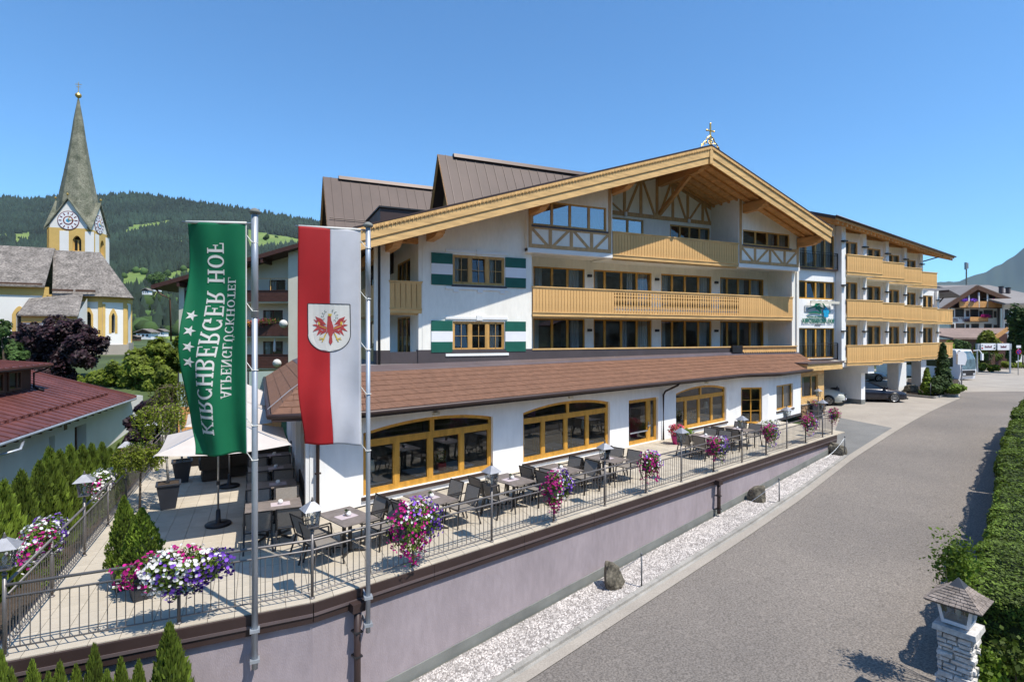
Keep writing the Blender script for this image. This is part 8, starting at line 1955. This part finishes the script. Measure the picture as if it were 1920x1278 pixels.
# tower
TD = 97.0; kt = TD/1030
M['maroonred'] = pmat('dark_red_paint', (.22,.03,.02), .5, .1, 3)
tw = thing('church_tower', 'yellow and white church tower with clock and a tall grey shingled spire', 'tower', at_d(147,629,TD).xy.to_tuple()+(1.2,), 0)
tp = at_d(147,629,TD); ta = CAM_A-rad(90)+rad(13.5); FTw = Fr(tp.x, tp.y, ta); hw = 33.5*kt*1.0
QX = lambda x, y: FTw.px(x, y, hw)
zb_ = 10; zc = QX(143,428)[1]; ztop = QX(143,380)[1]
op1 = (QX(136,450)[0], QX(152.5,450)[0], QX(145,466)[1]-.4, QX(143,438)[1])
for k in range(4):
    T = Fr(*FTw(0,0,0)[:2], ta+k*math.pi/2); 
    am = (op1[0]+op1[1])/2
    wall_open('wall', T, -hw, hw, zb_, zc, [(op1[0]-am*0, op1[1]-am*0, op1[2], op1[3]-.3, archp(op1[0], op1[1], op1[3]-1.1, op1[3]-.35))] if k in (0, 1) else [], M['churchyellow'], tw, d=hw, rev=.5)
    if k in (0, 1):
        q = MB(T); q.box(op1[0]-1.9, hw, zb_, op1[0]-.55, hw+.03, zc-.5); q.box(op1[1]+.55, hw, zb_, op1[1]+1.9, hw+.03, zc-.5); q.build('white_panel', M['churchwhite'], tw)
        window(tw, T, op1[0], op1[1], op1[2], op1[3]-1.0, hw-.45, fw=.08, mull=(am,), mw=.2, frame='churchyellow', room=2.5, glass='glass')
    # gable with clock
    gz0, gzp = zc, QX(143,375)[1]
    MB(T).prism([(-hw,hw-.06,gz0),(hw,hw-.06,gz0),(0,hw-.06,gzp)], T_vec(T,0,.06,0)).build('gable', M['churchwhite'], tw)
    cz = QX(143,414)[1]; cr_ = 17.2*kt
    def disc(r, n=28, d=0.0, th=.05, cx=0, czz=None): czz = cz if czz is None else czz; q = MB(T); q.prism([(cx+r*math.cos(i*2*math.pi/n), d, czz+r*math.sin(i*2*math.pi/n)) for i in range(n)], T_vec(T,0,th,0)); return q
    cf = disc(cr_, d=hw+.02).build('clock_rim', M['maroon'], tw); disc(cr_*.93, d=hw+.075, th=.02).build('clock_face', M['white'], cf); disc(cr_*.47, d=hw+.10, th=.02).build('clock_ring', M['maroonred'], cf); disc(cr_*.36, d=hw+.125, th=.02).build('clock_centre', M['white'], cf); disc(cr_*.18, d=hw+.15, th=.02).build('clock_hub', M['signblue'], cf)
    q = MB(T)
    for i in range(12): a = i*math.pi/6; c_, s_ = math.cos(a), math.sin(a); q.prism([(c_*cr_*.62-s_*.07,hw+.10,cz+s_*cr_*.62+c_*.07),(c_*cr_*.86-s_*.07,hw+.10,cz+s_*cr_*.86+c_*.07),(c_*cr_*.86+s_*.07,hw+.10,cz+s_*cr_*.86-c_*.07),(c_*cr_*.62+s_*.07,hw+.10,cz+s_*cr_*.62-c_*.07)], T_vec(T,0,.03,0))
    q.build('numerals', M['maroon'], cf)
    q = MB(T)
    for a, L in ((1.2,.75),(.15,.8)): q.prism([(-.08*math.sin(a),hw+.16,cz+.08*math.cos(a)),(L*cr_*math.cos(a),hw+.16,cz+L*cr_*math.sin(a)),(.08*math.sin(a),hw+.16,cz-.08*math.cos(a))], T_vec(T,0,.03,0))
    q.build('clock_hands', M['gold'], cf)
    # steep little roof over the gable
    q = MB(T); o = .35; ez_ = gz0-.35; gp_ = gzp+.35
    for s in (-1, 1): q.hexa([(0,hw+o,gp_-.25),(0,hw+o,gp_),(0,0,gp_),(0,0,gp_-.25),(s*(hw+o),hw+o,ez_-.1),(s*(hw+o),hw+o,ez_+.15),(s*(hw+o)*.55,0,gp_*.5+ez_*.5),(s*(hw+o)*.55,0,gp_*.5+ez_*.5-.2)])
    q.build('gable_roof', M['churchroof2'], tw)
    MB(T).lathe((0,hw+.3,gp_), [(.03,0),(.03,.3),(.2,.45),(.2,.6),(.03,.75)], 8).build('finial', M['gold'], tw)
# octagonal spire
sp0 = FTw(0,0,0); zt_ = HC+(629-186)*kt; ztb = gz0-.2
q = MB(); n = 8; rr = [(zc-.2, 35*kt), (HC+(629-385)*kt, 31.5*kt), (HC+(629-363)*kt, 28*kt), (HC+(629-330)*kt, 22.3*kt), (HC+(629-297)*kt, 17*kt), (HC+(629-260)*kt, 11.6*kt), (HC+(629-224)*kt, 7.2*kt), (zt_, .12)]
rings = [[q.P((sp0[0]+r*math.cos(ta+math.pi/8+k*math.pi/4), sp0[1]+r*math.sin(ta+math.pi/8+k*math.pi/4), z)) for k in range(n)] for z, r in rr]
for a, b in zip(rings, rings[1:]):
    for k in range(n): q.f.append([a[k], a[(k+1)%n], b[(k+1)%n], b[k]]); q.m.append(0)
q.build('spire', M['churchroof2'], tw)
q = MB(); q.lathe((sp0[0],sp0[1],zt_-.1), [(.1,0),(.06,.2),(.42,.5),(.5,.75),(.42,1.0),(.06,1.25),(.05,2.6)], 12); q.box(sp0[0]-.04,sp0[1]-.04,zt_+1,sp0[0]+.04,sp0[1]+.04,zt_+3.0)
c_, s_ = math.cos(ta), math.sin(ta)
for zz, L in ((2.6,.5),(2.15,.35)): q.beam((sp0[0]-c_*L,sp0[1]-s_*L,zt_+zz),(sp0[0]+c_*L,sp0[1]+s_*L,zt_+zz),.08,.08)
q.build('spire_cross', M['gold'], tw)
# brown roof edge and churchyard wall in front of the church
q = MB(); a, b = at_d(-60,616,70), at_d(120,616,70); t = thing('old_roof', 'rusty brown roof edge between the purple beech and the church', 'roof', a); MB().beam((a.x,a.y,a.z-.8),(b.x,b.y,b.z-.8),5,.25).build('roof_sheet', M['redroof'], t); MB().beam((a.x,a.y,a.z-.5),(b.x,b.y,b.z-.5),.3,.3).build('ridge', M['redroof'], t)
a, b = at_d(155,668,80), at_d(330,640,84); t = thing('churchyard_wall', 'grey churchyard wall below the apse', 'wall', a); MB().beam((a.x,a.y,1.0),(b.x,b.y,1.0),.5,1.9).build('wall', M['concrete'], t)
# ================================================================ hills with meadows and spruce forest
def cam_polar(X, Y):
    dep = CF[0]*X+CF[1]*Y; lat = CR[0]*X+CR[1]*Y; return lat, dep
def table(t, x):
    if x <= t[0][0]: return t[0][1]
    for a, b in zip(t, t[1:]):
        if x <= b[0]: u = (x-a[0])/(b[0]-a[0]); return a[1]+(b[1]-a[1])*u
    return t[-1][1]
RIDGE = [(-700,380),(-300,372),(0,370),(60,374),(100,370),(190,367),(260,362),(330,374),(400,384),(450,391),(520,404),(590,415),(700,440),(900,500),(1100,560),(1400,600)]
def mask(px_, py_):
    """True where the slope is meadow (pixel space of the slope is only used to lay out the fields on the hill)"""
    P_ = MEAD
    for pg in P_:
        if inpoly(px_, py_, pg): return True
    return False
MEAD = [[(229,436),(250,422),(300,416),(325,412),(300,425),(262,434),(240,441)],[(275,460),(330,452),(372,448),(372,456),(330,462),(290,464)],[(222,520),(262,503),(282,505),(285,540),(262,560),(240,575),(225,545)],[(285,520),(312,512),(372,500),(372,520),(340,540),(300,575),(262,590),(285,545)],[(255,585),(300,570),(340,600),(260,600)],[(462,430),(500,438),(560,448),(575,456),(520,462),(470,470),(462,450)],[(25,440),(58,434),(60,448),(30,462)],[(0,440),(14,438),(16,444),(0,448)],[(225,655),(320,630),(372,640),(372,700),(225,700)],[(470,480),(500,478),(480,490)],[(185,430),(205,428),(205,436),(186,440)],[(190,500),(214,496),(212,505),(192,510)],[(-80,470),(-20,460),(-20,480),(-80,490)]]
hv = []; hf = []; hm = []; ncol, nrow = 220, 110; R0_, R1_ = 190.0, 2350.0
def hill_pt(px_, f):
    ry = table(RIDGE, px_); y0 = 640.0
    yy = y0+(ry-y0)*f
    g_ = f**1.0; D = R0_+(R1_-R0_)*(f**1.7)
    yy += 4*mnoise.noise(Vector((px_*.012, f*5, 3)))*min(1, f*4)*(1 if f < .97 else 0)
    return at_d(px_, yy, D), yy
cols_ = [-700+1900*i/ncol for i in range(ncol+1)]
for j in range(nrow+1):
    f = j/nrow
    for x in cols_:
        p, yy = hill_pt(x, f); hv.append(tuple(p))
for j in range(nrow):
    for i in range(ncol):
        a = j*(ncol+1)+i; hf.append((a, a+1, a+ncol+2, a+ncol+1)); x = cols_[i]+4; _, yy = hill_pt(x, (j+.5)/nrow); hm.append(1 if mask(x, yy) else 0)
M['forestfloor'] = pmat('forest_floor', (.022,.04,.018), 1, .3, .01); M['meadow'] = pmat('alpine_meadow', (.15,.185,.045), .95, .25, .006, col2=(.10,.17,.03), fine=.15, fscale=.08)
# back side of the ridge so that the hill is closed
base_n = len(hv)
for i in range(ncol+1): p = at_d(cols_[i], 700, 3000); hv.append((p.x, p.y, -20))
for i in range(ncol): a = nrow*(ncol+1)+i; hf.append((a, a+1, base_n+i+1, base_n+i)); hm.append(0)
link('hills', fastmesh('hills', hv, hf, [M['forestfloor'], M['meadow']], hm, smooth=True), kind='structure')
rng = np.random.default_rng(5); V = []; F = []; mi = []
def cone(V, F, p, h, r, rng, kind):
    k0 = len(V); n = 6 if kind == 0 else 6; a0 = rng.uniform(0, 6.28)
    if kind == 0:
        for z, rr in ((.0, .8), (.34, 1.0), (.36, .62), (.64, .70), (.66, .38)):
            for k in range(n): V.append((p[0]+rr*r*math.cos(a0+k*2*math.pi/n), p[1]+rr*r*math.sin(a0+k*2*math.pi/n), p[2]+z*h-(.06*h*(k%2))))
        V.append((p[0], p[1], p[2]+h))
        for j in range(4):
            for k in range(n): F.append((k0+j*n+k, k0+j*n+(k+1)%n, k0+(j+1)*n+(k+1)%n)); F.append((k0+j*n+k, k0+(j+1)*n+(k+1)%n, k0+(j+1)*n+k))
        for k in range(n): F.append((k0+4*n+k, k0+4*n+(k+1)%n, k0+5*n))
    else:
        for z, rr in ((.05,.5),(.3,1.0),(.65,.95),(.9,.5)):
            for k in range(n): q = rng.uniform(.8,1.15); V.append((p[0]+rr*r*q*math.cos(a0+k*2*math.pi/n), p[1]+rr*r*q*math.sin(a0+k*2*math.pi/n), p[2]+z*h*rng.uniform(.9,1.08)))
        V.append((p[0], p[1], p[2]+h))
        for j in range(3):
            for k in range(n): F.append((k0+j*n+k, k0+j*n+(k+1)%n, k0+(j+1)*n+(k+1)%n)); F.append((k0+j*n+k, k0+(j+1)*n+(k+1)%n, k0+(j+1)*n+k))
        for k in range(n): F.append((k0+3*n+k, k0+3*n+(k+1)%n, k0+4*n))
nt = 0; tries = 0
while nt < 21000 and tries < 80000:
    tries += 1
    x = rng.uniform(-120, 640); u = rng.uniform(0, 1)
    f = .04+.96*u**.95
    p, yy = hill_pt(x, f); D = R0_+(R1_-R0_)*(f**1.7)
    if f < .12 and rng.uniform() < .75: continue
    if mask(x, yy):
        if rng.uniform() > .012: continue
        kd = 1
    else: kd = 0 if (yy < 555 or rng.uniform() < .25) else 1
    h = (18 if kd == 0 else 9)*rng.uniform(.65, 1.25)*(1 if f > .2 else .7)
    f0 = len(F); cone(V, F, (p.x, p.y, p.z-1.0), h, h*(.24 if kd == 0 else .5), rng, kd); mi += [kd]*(len(F)-f0); nt += 1
link('forest', fastmesh('forest', V, F, [M['conifer'], M['conifer2']], mi), label='dark spruce forest and broadleaf groves covering the hill behind the church', cat='forest', kind='stuff')
# individual groves and farms low on the slope
for k, (x, y, D, ph, w, lab) in enumerate(((296,545,420,42,20,'round dark broadleaf tree group on the green meadow'),(285,570,380,16,10,'small trees left of the farmhouse on the meadow'),(500,452,900,14,6,'small tree on the meadow right of the flagpole'),(274,572,380,12,8,'bushy tree beside the small white farm'))):
    bush(x, y, ph, w, 'leafdark', lab, 120+k, 1600, 1.1 if D > 500 else .8, 'tree_group', 'tree', D=D)
def farm(px_, py_, D, w, h, lab, wallm='white', rot=0):
    p = at_d(px_, py_, D); k = D/1030; t = thing('farmhouse', lab, 'house', p, CAM_A-rad(90)+rot); W2, H2 = w*k/2, h*k
    MB().box(-W2*.8,-W2*.6,-.5,W2*.8,W2*.6,H2*.6).build('wall', M[wallm], t, local=True); MB().prism([(-W2*.8,-W2*.61,H2*.45),(W2*.8,-W2*.61,H2*.45),(W2*.8,-W2*.61,H2*.62),(0,-W2*.61,H2*.95),(-W2*.8,-W2*.61,H2*.62)], (0,.05,0)).build('gable_boards', M['darkwood2'], t, local=True)
    for s in (-1, 1): MB().hexa([(0,-W2*.8,H2*.9),(0,W2*.8,H2*.9),(s*W2,W2*.8,H2*.55),(s*W2,-W2*.8,H2*.55),(0,-W2*.8,H2),(0,W2*.8,H2),(s*W2,W2*.8,H2*.62),(s*W2,-W2*.8,H2*.62)]).build('roof', M['churchroof'], t, local=True)
    for i in range(3): MB().box(-W2*.6+i*W2*.45,-W2*.63,H2*.15,-W2*.6+i*W2*.45+W2*.2,-W2*.6,H2*.38).build('window', M['darkwindow'], t, local=True)
for a in ((276,551,330,16,11,'small white farmhouse low on the meadow'),(320,530,520,24,9,'dark timber farm on the meadow behind the flag','darkwood2'),(295,545,350,14,8,'white barn beside the small farmhouse'),(276,633,170,34,17,'brown and white chalet in the valley right of the church','white'),(254,636,165,18,8,'low dark shed beside the valley chalet','darkwood2'),(303,628,190,22,12,'white house partly behind the green tree')): farm(*a)
# far blue mountain at the right and wooded ridge behind the viewer (seen in the window panes)
def ridge(name, prof, D, y0, seed, mat, amp, depth):
    V = []; F = []; n = len(prof)*24; rows = 14; xs = [prof[0][0]+(prof[-1][0]-prof[0][0])*i/n for i in range(n+1)]
    for j in range(rows+1):
        f = j/rows
        for x in xs:
            top = table(prof, x)+amp*mnoise.fractal(Vector((x*.03, seed, 0)), 1, 2, 4); y = y0+(top-y0)*f; dd = D*(1-.35*(1-f))+amp*D*.004*mnoise.noise(Vector((x*.02, f*3, seed))); V.append(tuple(at_d(x, y, dd)))
    for j in range(rows):
        for i in range(n): a = j*(n+1)+i; F.append((a, a+1, a+n+2, a+n+1))
    link(name, fastmesh(name, V, F, [M[mat]], smooth=True), kind='structure')
M['farforest'] = pmat('far_mountain_forest', (.025,.04,.03), 1, .3, .0015, col2=(.045,.06,.045))
ridge('far_mountain', [(1500,560),(1650,540),(1740,535),(1768,528),(1800,527),(1822,518),(1850,508),(1880,492),(1905,478),(1925,462),(2050,400),(2300,360),(2700,400),(3200,430)], 7000, 660, 4, 'farforest', 4, 0)
V = []; F = []; n = 180; rows = 10
for j in range(rows+1):
    f = j/rows
    for i in range(n+1):
        a = math.atan2(CF[1], CF[0])+rad(60)+rad(245)*i/n; R_ = 350+1100*f; H_ = f*(290+70*math.sin(i*.13)+45*mnoise.noise(Vector((i*.09, 0, 1)))); V.append((R_*math.cos(a), R_*math.sin(a), H_-4))
for j in range(rows):
    for i in range(n): a = j*(n+1)+i; F.append((a+1, a, a+n+1, a+n+2))
link('valley_slope', fastmesh('valley_slope', V, F, [M['farforest']], smooth=True), kind='structure')
# row of village houses across the road behind the camera (reflected in the glass)
for k in range(5):
    x = -6+k*15; y = -17+k*3.2; t = thing('village_house', ['white','cream','timbered','tall white','low cream'][k]+' village house across the road behind the viewer', 'house', (x, y, gz(x, y)), rad(16), group='village houses behind the viewer')
    MB().box(-5.5,-4,-1,5.5,4,6.5).build('wall', M['cream'], t, local=True); MB().prism([(-5.5,4,6.5),(5.5,4,6.5),(0,4,9)], (0,-8,0)).build('gable', M['darkwood2'], t, local=True)
    for s in (-1, 1): MB().hexa([(0,-5,9),(0,5,9),(s*7,5,6.1),(s*7,-5,6.1),(0,-5,9.2),(0,5,9.2),(s*7,5,6.3),(s*7,-5,6.3)]).build('roof', M['redroof'], t, local=True)
    for i in range(4):
        for zz in (1.2, 4.0): MB().box(-4.6+i*2.5,4.0,zz,-3.4+i*2.5,4.04,zz+1.4).build('window', M['darkwindow'], t, local=True)
    MB().box(-5,4,3.0,5,5.1,3.9).build('balcony', M['darkwood2'], t, local=True)
# ================================================================ Hotel Sonne and neighbours at the far right
SD = 92.0; ks = SD/1030
FSn = Fr(*at_d(1785,629,SD).xy, CAM_A-rad(90)+rad(8)); Q = lambda x, y, d=0: FSn.px(x, y, d)
son = thing('guest_house', 'white far hotel with dark timber gable and flowered balconies, HOTEL SONNE painted on its wall', 'building', at_d(1820,629,SD).xy.to_tuple()+(0,))
sl0, sr0 = Q(1783,620)[0], Q(1876,620)[0]; ztp = Q(1830,578)[1]
wins_ = []
for x0, x1, y0, y1 in ((1784,1787,582,593),(1792,1806,580,593),(1812,1816,583,592),(1820,1833,581,594),(1837,1841,584,593),(1845,1860,582,595),(1864,1867,584,594),(1784,1788,608,618),(1793,1807,607,618),(1812,1816,609,618),(1822,1834,608,618),(1846,1858,608,618),(1864,1868,610,618)):
    a, b = Q(x0, y1), Q(x1, y0); wins_.append((a[0], b[0], min(a[1], Q(x1,y1)[1]), b[1]))
wall_open('wall', FSn, sl0, sr0, 0, ztp, [], M['churchwhite'], son)
for a, b, lo, hi in wins_: q = MB(FSn); q.box(a-.1,.0,lo-.1,b+.1,.06,hi+.1); w0_ = q.build('window', M['darkwood2'], son); MB(FSn).box(a,.06,lo,b,.07,hi).build('pane', M['darkwindow'], w0_)
wall_open('timber_gable', FSn, sl0, sr0, ztp, ztp+8, [], M['darkwood2'], son, ztop=lambda s: max(ztp+.05, min(Q(1832,537)[1]-(Q(1832,537)[0]-s)*.42, Q(1832,537)[1]-(s-Q(1832,537)[0])*.45)))
RO = 1.2; pk2 = Q(1832,533,RO); l2 = Q(1763,577,RO); r2 = Q(1909,563,RO)
q = MB(FSn)
for a in (l2, r2): q.hexa([(pk2[0],RO,pk2[1]-.3),(a[0],RO,a[1]-.3),(a[0],-16,a[1]-.3),(pk2[0],-16,pk2[1]-.3),(pk2[0],RO,pk2[1]),(a[0],RO,a[1]),(a[0],-16,a[1]),(pk2[0],-16,pk2[1])])
q.build('roof', M['asphalt_roof'], son)
q = MB(FSn)
for a in (l2, r2): q.beam((pk2[0],RO+.05,pk2[1]-.5),(a[0],RO+.05,a[1]-.5),.1,.7)
q.build('barge_board', M['darkwood2'], son)
for y0, y1, x0, x1, d in ((565,577,1799,1884,1.0),(594,603,1819,1853,1.0)):
    a, b = Q(x0, y1, d), Q(x1, y0, d); bb = MB(FSn).box(a[0], 0, a[1], b[0], d, a[1]+.12).build('balcony', M['darkwood2'], son); MB(FSn).box(a[0], d-.08, a[1], b[0], d, b[1]).build('balcony_front', M['woodbeam'], bb)
    for f in (.1,.3,.75,.92) if y0 < 580 else (.75,.9):
        P = rng.normal(0,1,(220,3))*np.array([.35,.12,.12])+np.array(FSn(a[0]+(b[0]-a[0])*f, d+.1, b[1]+.15)); V2, F2_ = leafcards(P, .13); o = link('balcony_flowers', fastmesh('balcony_flowers', V2, F2_, [M['petpur'] if f < .5 else M['petmag']]), son); o['kind'] = 'stuff'
for x in (1817,1836,1852,1869): a, b = Q(x,577,1), Q(x,548,1); MB(FSn).box(a[0]-.1, .85, a[1], a[0]+.1, 1.0, b[1]).build('post', M['trim'] if x != 1869 else M['woodbeam'], son)
MB(FSn).box(Q(1870,600)[0], 0, 2, Q(1870,600)[0]+.25, .2, ztp).build('downpipe', M['darkplinth'], son)
def blocktext(T, parent, s, x0, z0, h, wd, d, mat):
    w2, ps = text_polys(s); q = MB(T)
    for i, p in enumerate(ps): q.prism([(x0+a*wd/w2, d+.002*(i%5), z0+b*h) for a, b in p], T_vec(T,0,.02,0))
    return q.build('painted_lettering', mat, parent)
a, b = Q(1785,602.5), Q(1795.5,597); blocktext(FSn, son, 'HOTEL', Q(1783,602)[0], a[1], b[1]-a[1]+.0, Q(1796.5,602)[0]-Q(1783,602)[0], .02, M['maroon']); blocktext(FSn, son, '***', Q(1797.5,598)[0], Q(1797,598)[1], .25, 1.0, .02, M['maroon'])
blocktext(FSn, son, 'SONNE', Q(1804,602.5)[0], a[1], b[1]-a[1], Q(1817.5,602)[0]-Q(1804,602)[0], .02, M['maroon'])
# right part with the arched window and ON lettering
FS2 = Fr(*at_d(1880,629,SD-2).xy, CAM_A-rad(90)-rad(2)); Q2 = lambda x, y, d=0: FS2.px(x, y, d)
s2n = thing('guest_house_annex', 'right wing of the far hotel with an arched window and large red letters', 'building', at_d(1905,629,SD).xy.to_tuple()+(0,))
wall_open('wall', FS2, Q2(1882,600)[0], Q2(1990,600)[0], 0, Q2(1890,571)[1], [], M['churchwhite'], s2n)
a = Q2(1905,590); q = MB(FS2); r_ = 17*ks; q.prism([(Q2(1921,590)[0]+r_*math.cos(i*math.pi/14), .03, a[1]+r_*.62*math.sin(i*math.pi/14)) for i in range(15)], T_vec(FS2,0,.05,0)); q.build('arched_window', M['darkwindow'], s2n)
blocktext(FS2, s2n, 'ON', Q2(1906,599)[0], Q2(1906,599)[1], Q2(1906,594)[1]-Q2(1906,599)[1]+.15, Q2(1923,599)[0]-Q2(1906,599)[0], .03, M['maroon']); blocktext(FS2, s2n, '***', Q2(1907,592)[0], Q2(1907,592)[1], .3, 1.3, .03, M['maroon'])
for x in (1884,): 
    for y0, y1 in ((580,598),(606,618)): MB(FS2).box(Q2(x,y1)[0], .0, Q2(x,y1)[1], Q2(x+6,y0)[0], .05, Q2(x,y0)[1]).build('window', M['darkwindow'], s2n)
MB(FS2).box(Q2(1883,600)[0], 0, Q2(1883,599)[1], Q2(1904,600)[0], 1.0, Q2(1883,595.5)[1]).build('balcony', M['blacksteel'], s2n)
a, b = Q2(1880,572,1), Q2(2000,572,1); q = MB(FS2); q.hexa([(a[0],1.5,a[1]),(b[0],1.5,a[1]),(b[0],-14,a[1]+4.3),(a[0],-14,a[1]+4.3),(a[0],1.5,a[1]+.3),(b[0],1.5,a[1]+.3),(b[0],-14,a[1]+4.6),(a[0],-14,a[1]+4.6)]); q.build('roof', M['asphalt_roof'], s2n)
# low brown roofed building in front
FLb = Fr(*at_d(1785,629,78).xy, CAM_A-rad(90)+rad(2)); Q3 = lambda x, y, d=0: FLb.px(x, y, d)
lb = thing('low_building', 'long low building with a smooth brown roof and timber front', 'building', at_d(1830,629,78).xy.to_tuple()+(0,))
a, b = Q3(1782,634), Q3(1868,634); t_ = Q3(1790,616,-7); q = MB(FLb); q.hexa([(a[0],.5,a[1]-.15),(Q3(1862,634)[0],.5,a[1]-.15),(Q3(1888,617,-7)[0],-7,t_[1]-.15),(a[0]-3,-7,t_[1]-.15),(a[0],.5,a[1]+.1),(Q3(1862,634)[0],.5,a[1]+.1),(Q3(1888,617,-7)[0],-7,t_[1]+.1),(a[0]-3,-7,t_[1]+.1)]); q.build('roof', M['browntile'], lb)
MB(FLb).box(a[0]-2, -6.5, 0, Q3(1866,634)[0], 0, a[1]-.15).build('wall', M['darkwood2'], lb)
q = MB(FLb); p, r_ = Q3(1861,636,.6), Q3(1890,616,.6); q.beam((p[0],.62,p[1]),(r_[0],.62,r_[1]),.12,.55); q.build('barge_board', M['woodbeam'], lb)
MB(FLb).box(Q3(1866,660)[0], -6, 0, Q3(1895,660)[0], -.5, Q3(1866,625)[1]).build('entrance', M['darkwood'], lb); q = MB(FLb); q.box(Q3(1870,655)[0], -.5, Q3(1870,653)[1], Q3(1886,655)[0], -.4, Q3(1870,641)[1]); q.build('window', M['woodbeam'], lb); MB(FLb).box(Q3(1872,655)[0], -.4, Q3(1870,652)[1], Q3(1884,655)[0], -.36, Q3(1870,642)[1]).build('pane', M['darkwindow'], lb)
# radio mast
t = thing('radio_mast', 'slim dark telecom mast standing behind the far hotel roof', 'mast', at_d(1812,629,110).xy.to_tuple()+(0,)); z1 = HC+(629-492)*110/1030; MB().tube([(0,0,0),(0,0,z1)], .13, 8).build('mast', M['plinth'], t, local=True)
q = MB(); q.box(-.35,-.2,z1-1.4,-.05,.2,z1); q.box(.08,-.2,z1-1.2,.38,.2,z1-.1); q.box(.1,-.05,z1-4.2,.9,.05,z1-4.1); q.build('antenna', M['galv'], t, local=True)
for k, (x, y) in enumerate(((1877,541),(1890,543))):
    p = at_d(x, y, 96); t = thing('chimney', ['left','right'][k]+' small dark chimney on the grey roof of the far hotel', 'chimney', (p.x, p.y, p.z)); MB().box(-.25,-.25,-2.5,.25,.25,.3).build('stack', M['darkplinth'], t, local=True); MB().box(-.32,-.32,.3,.32,.32,.4).build('cap', M['blacksteel'], t, local=True)
# valley floor trees that close the gaps beyond the car park
for k in range(10):
    x = 1590+k*20; bush(x, 690, 40, 16, 'leafdark', 'dark tree seen under the wing ceiling, %s from the left' % words[k], 200+k, 700, .4, 'deciduous_tree', 'tree', D=85)
# ================================================================ summer haze: one even body of air round everything
hm_ = bpy.data.materials.new('haze_air'); hm_.use_nodes = True; hn = hm_.node_tree.nodes; hl = hm_.node_tree.links; hn.remove(hn['Principled BSDF'])
pv = hn.new('ShaderNodeVolumePrincipled'); pv.inputs['Color'].default_value = (.62,.80,1,1); pv.inputs['Density'].default_value = .28e-4; hl.new(pv.outputs[0], hn['Material Output'].inputs['Volume'])
zs_ = [v.co.z for n in ('hills','far_mountain','valley_slope','ground') for v in bpy.data.objects[n].data.vertices]
HZ = MB().box(-9500,-9500,min(zs_)-1.5,9500,9500,max(zs_)+60).build('haze', hm_, None, kind='stuff'); HZ['label'] = 'thin blue summer haze over the valley'; HZ['category'] = 'haze'
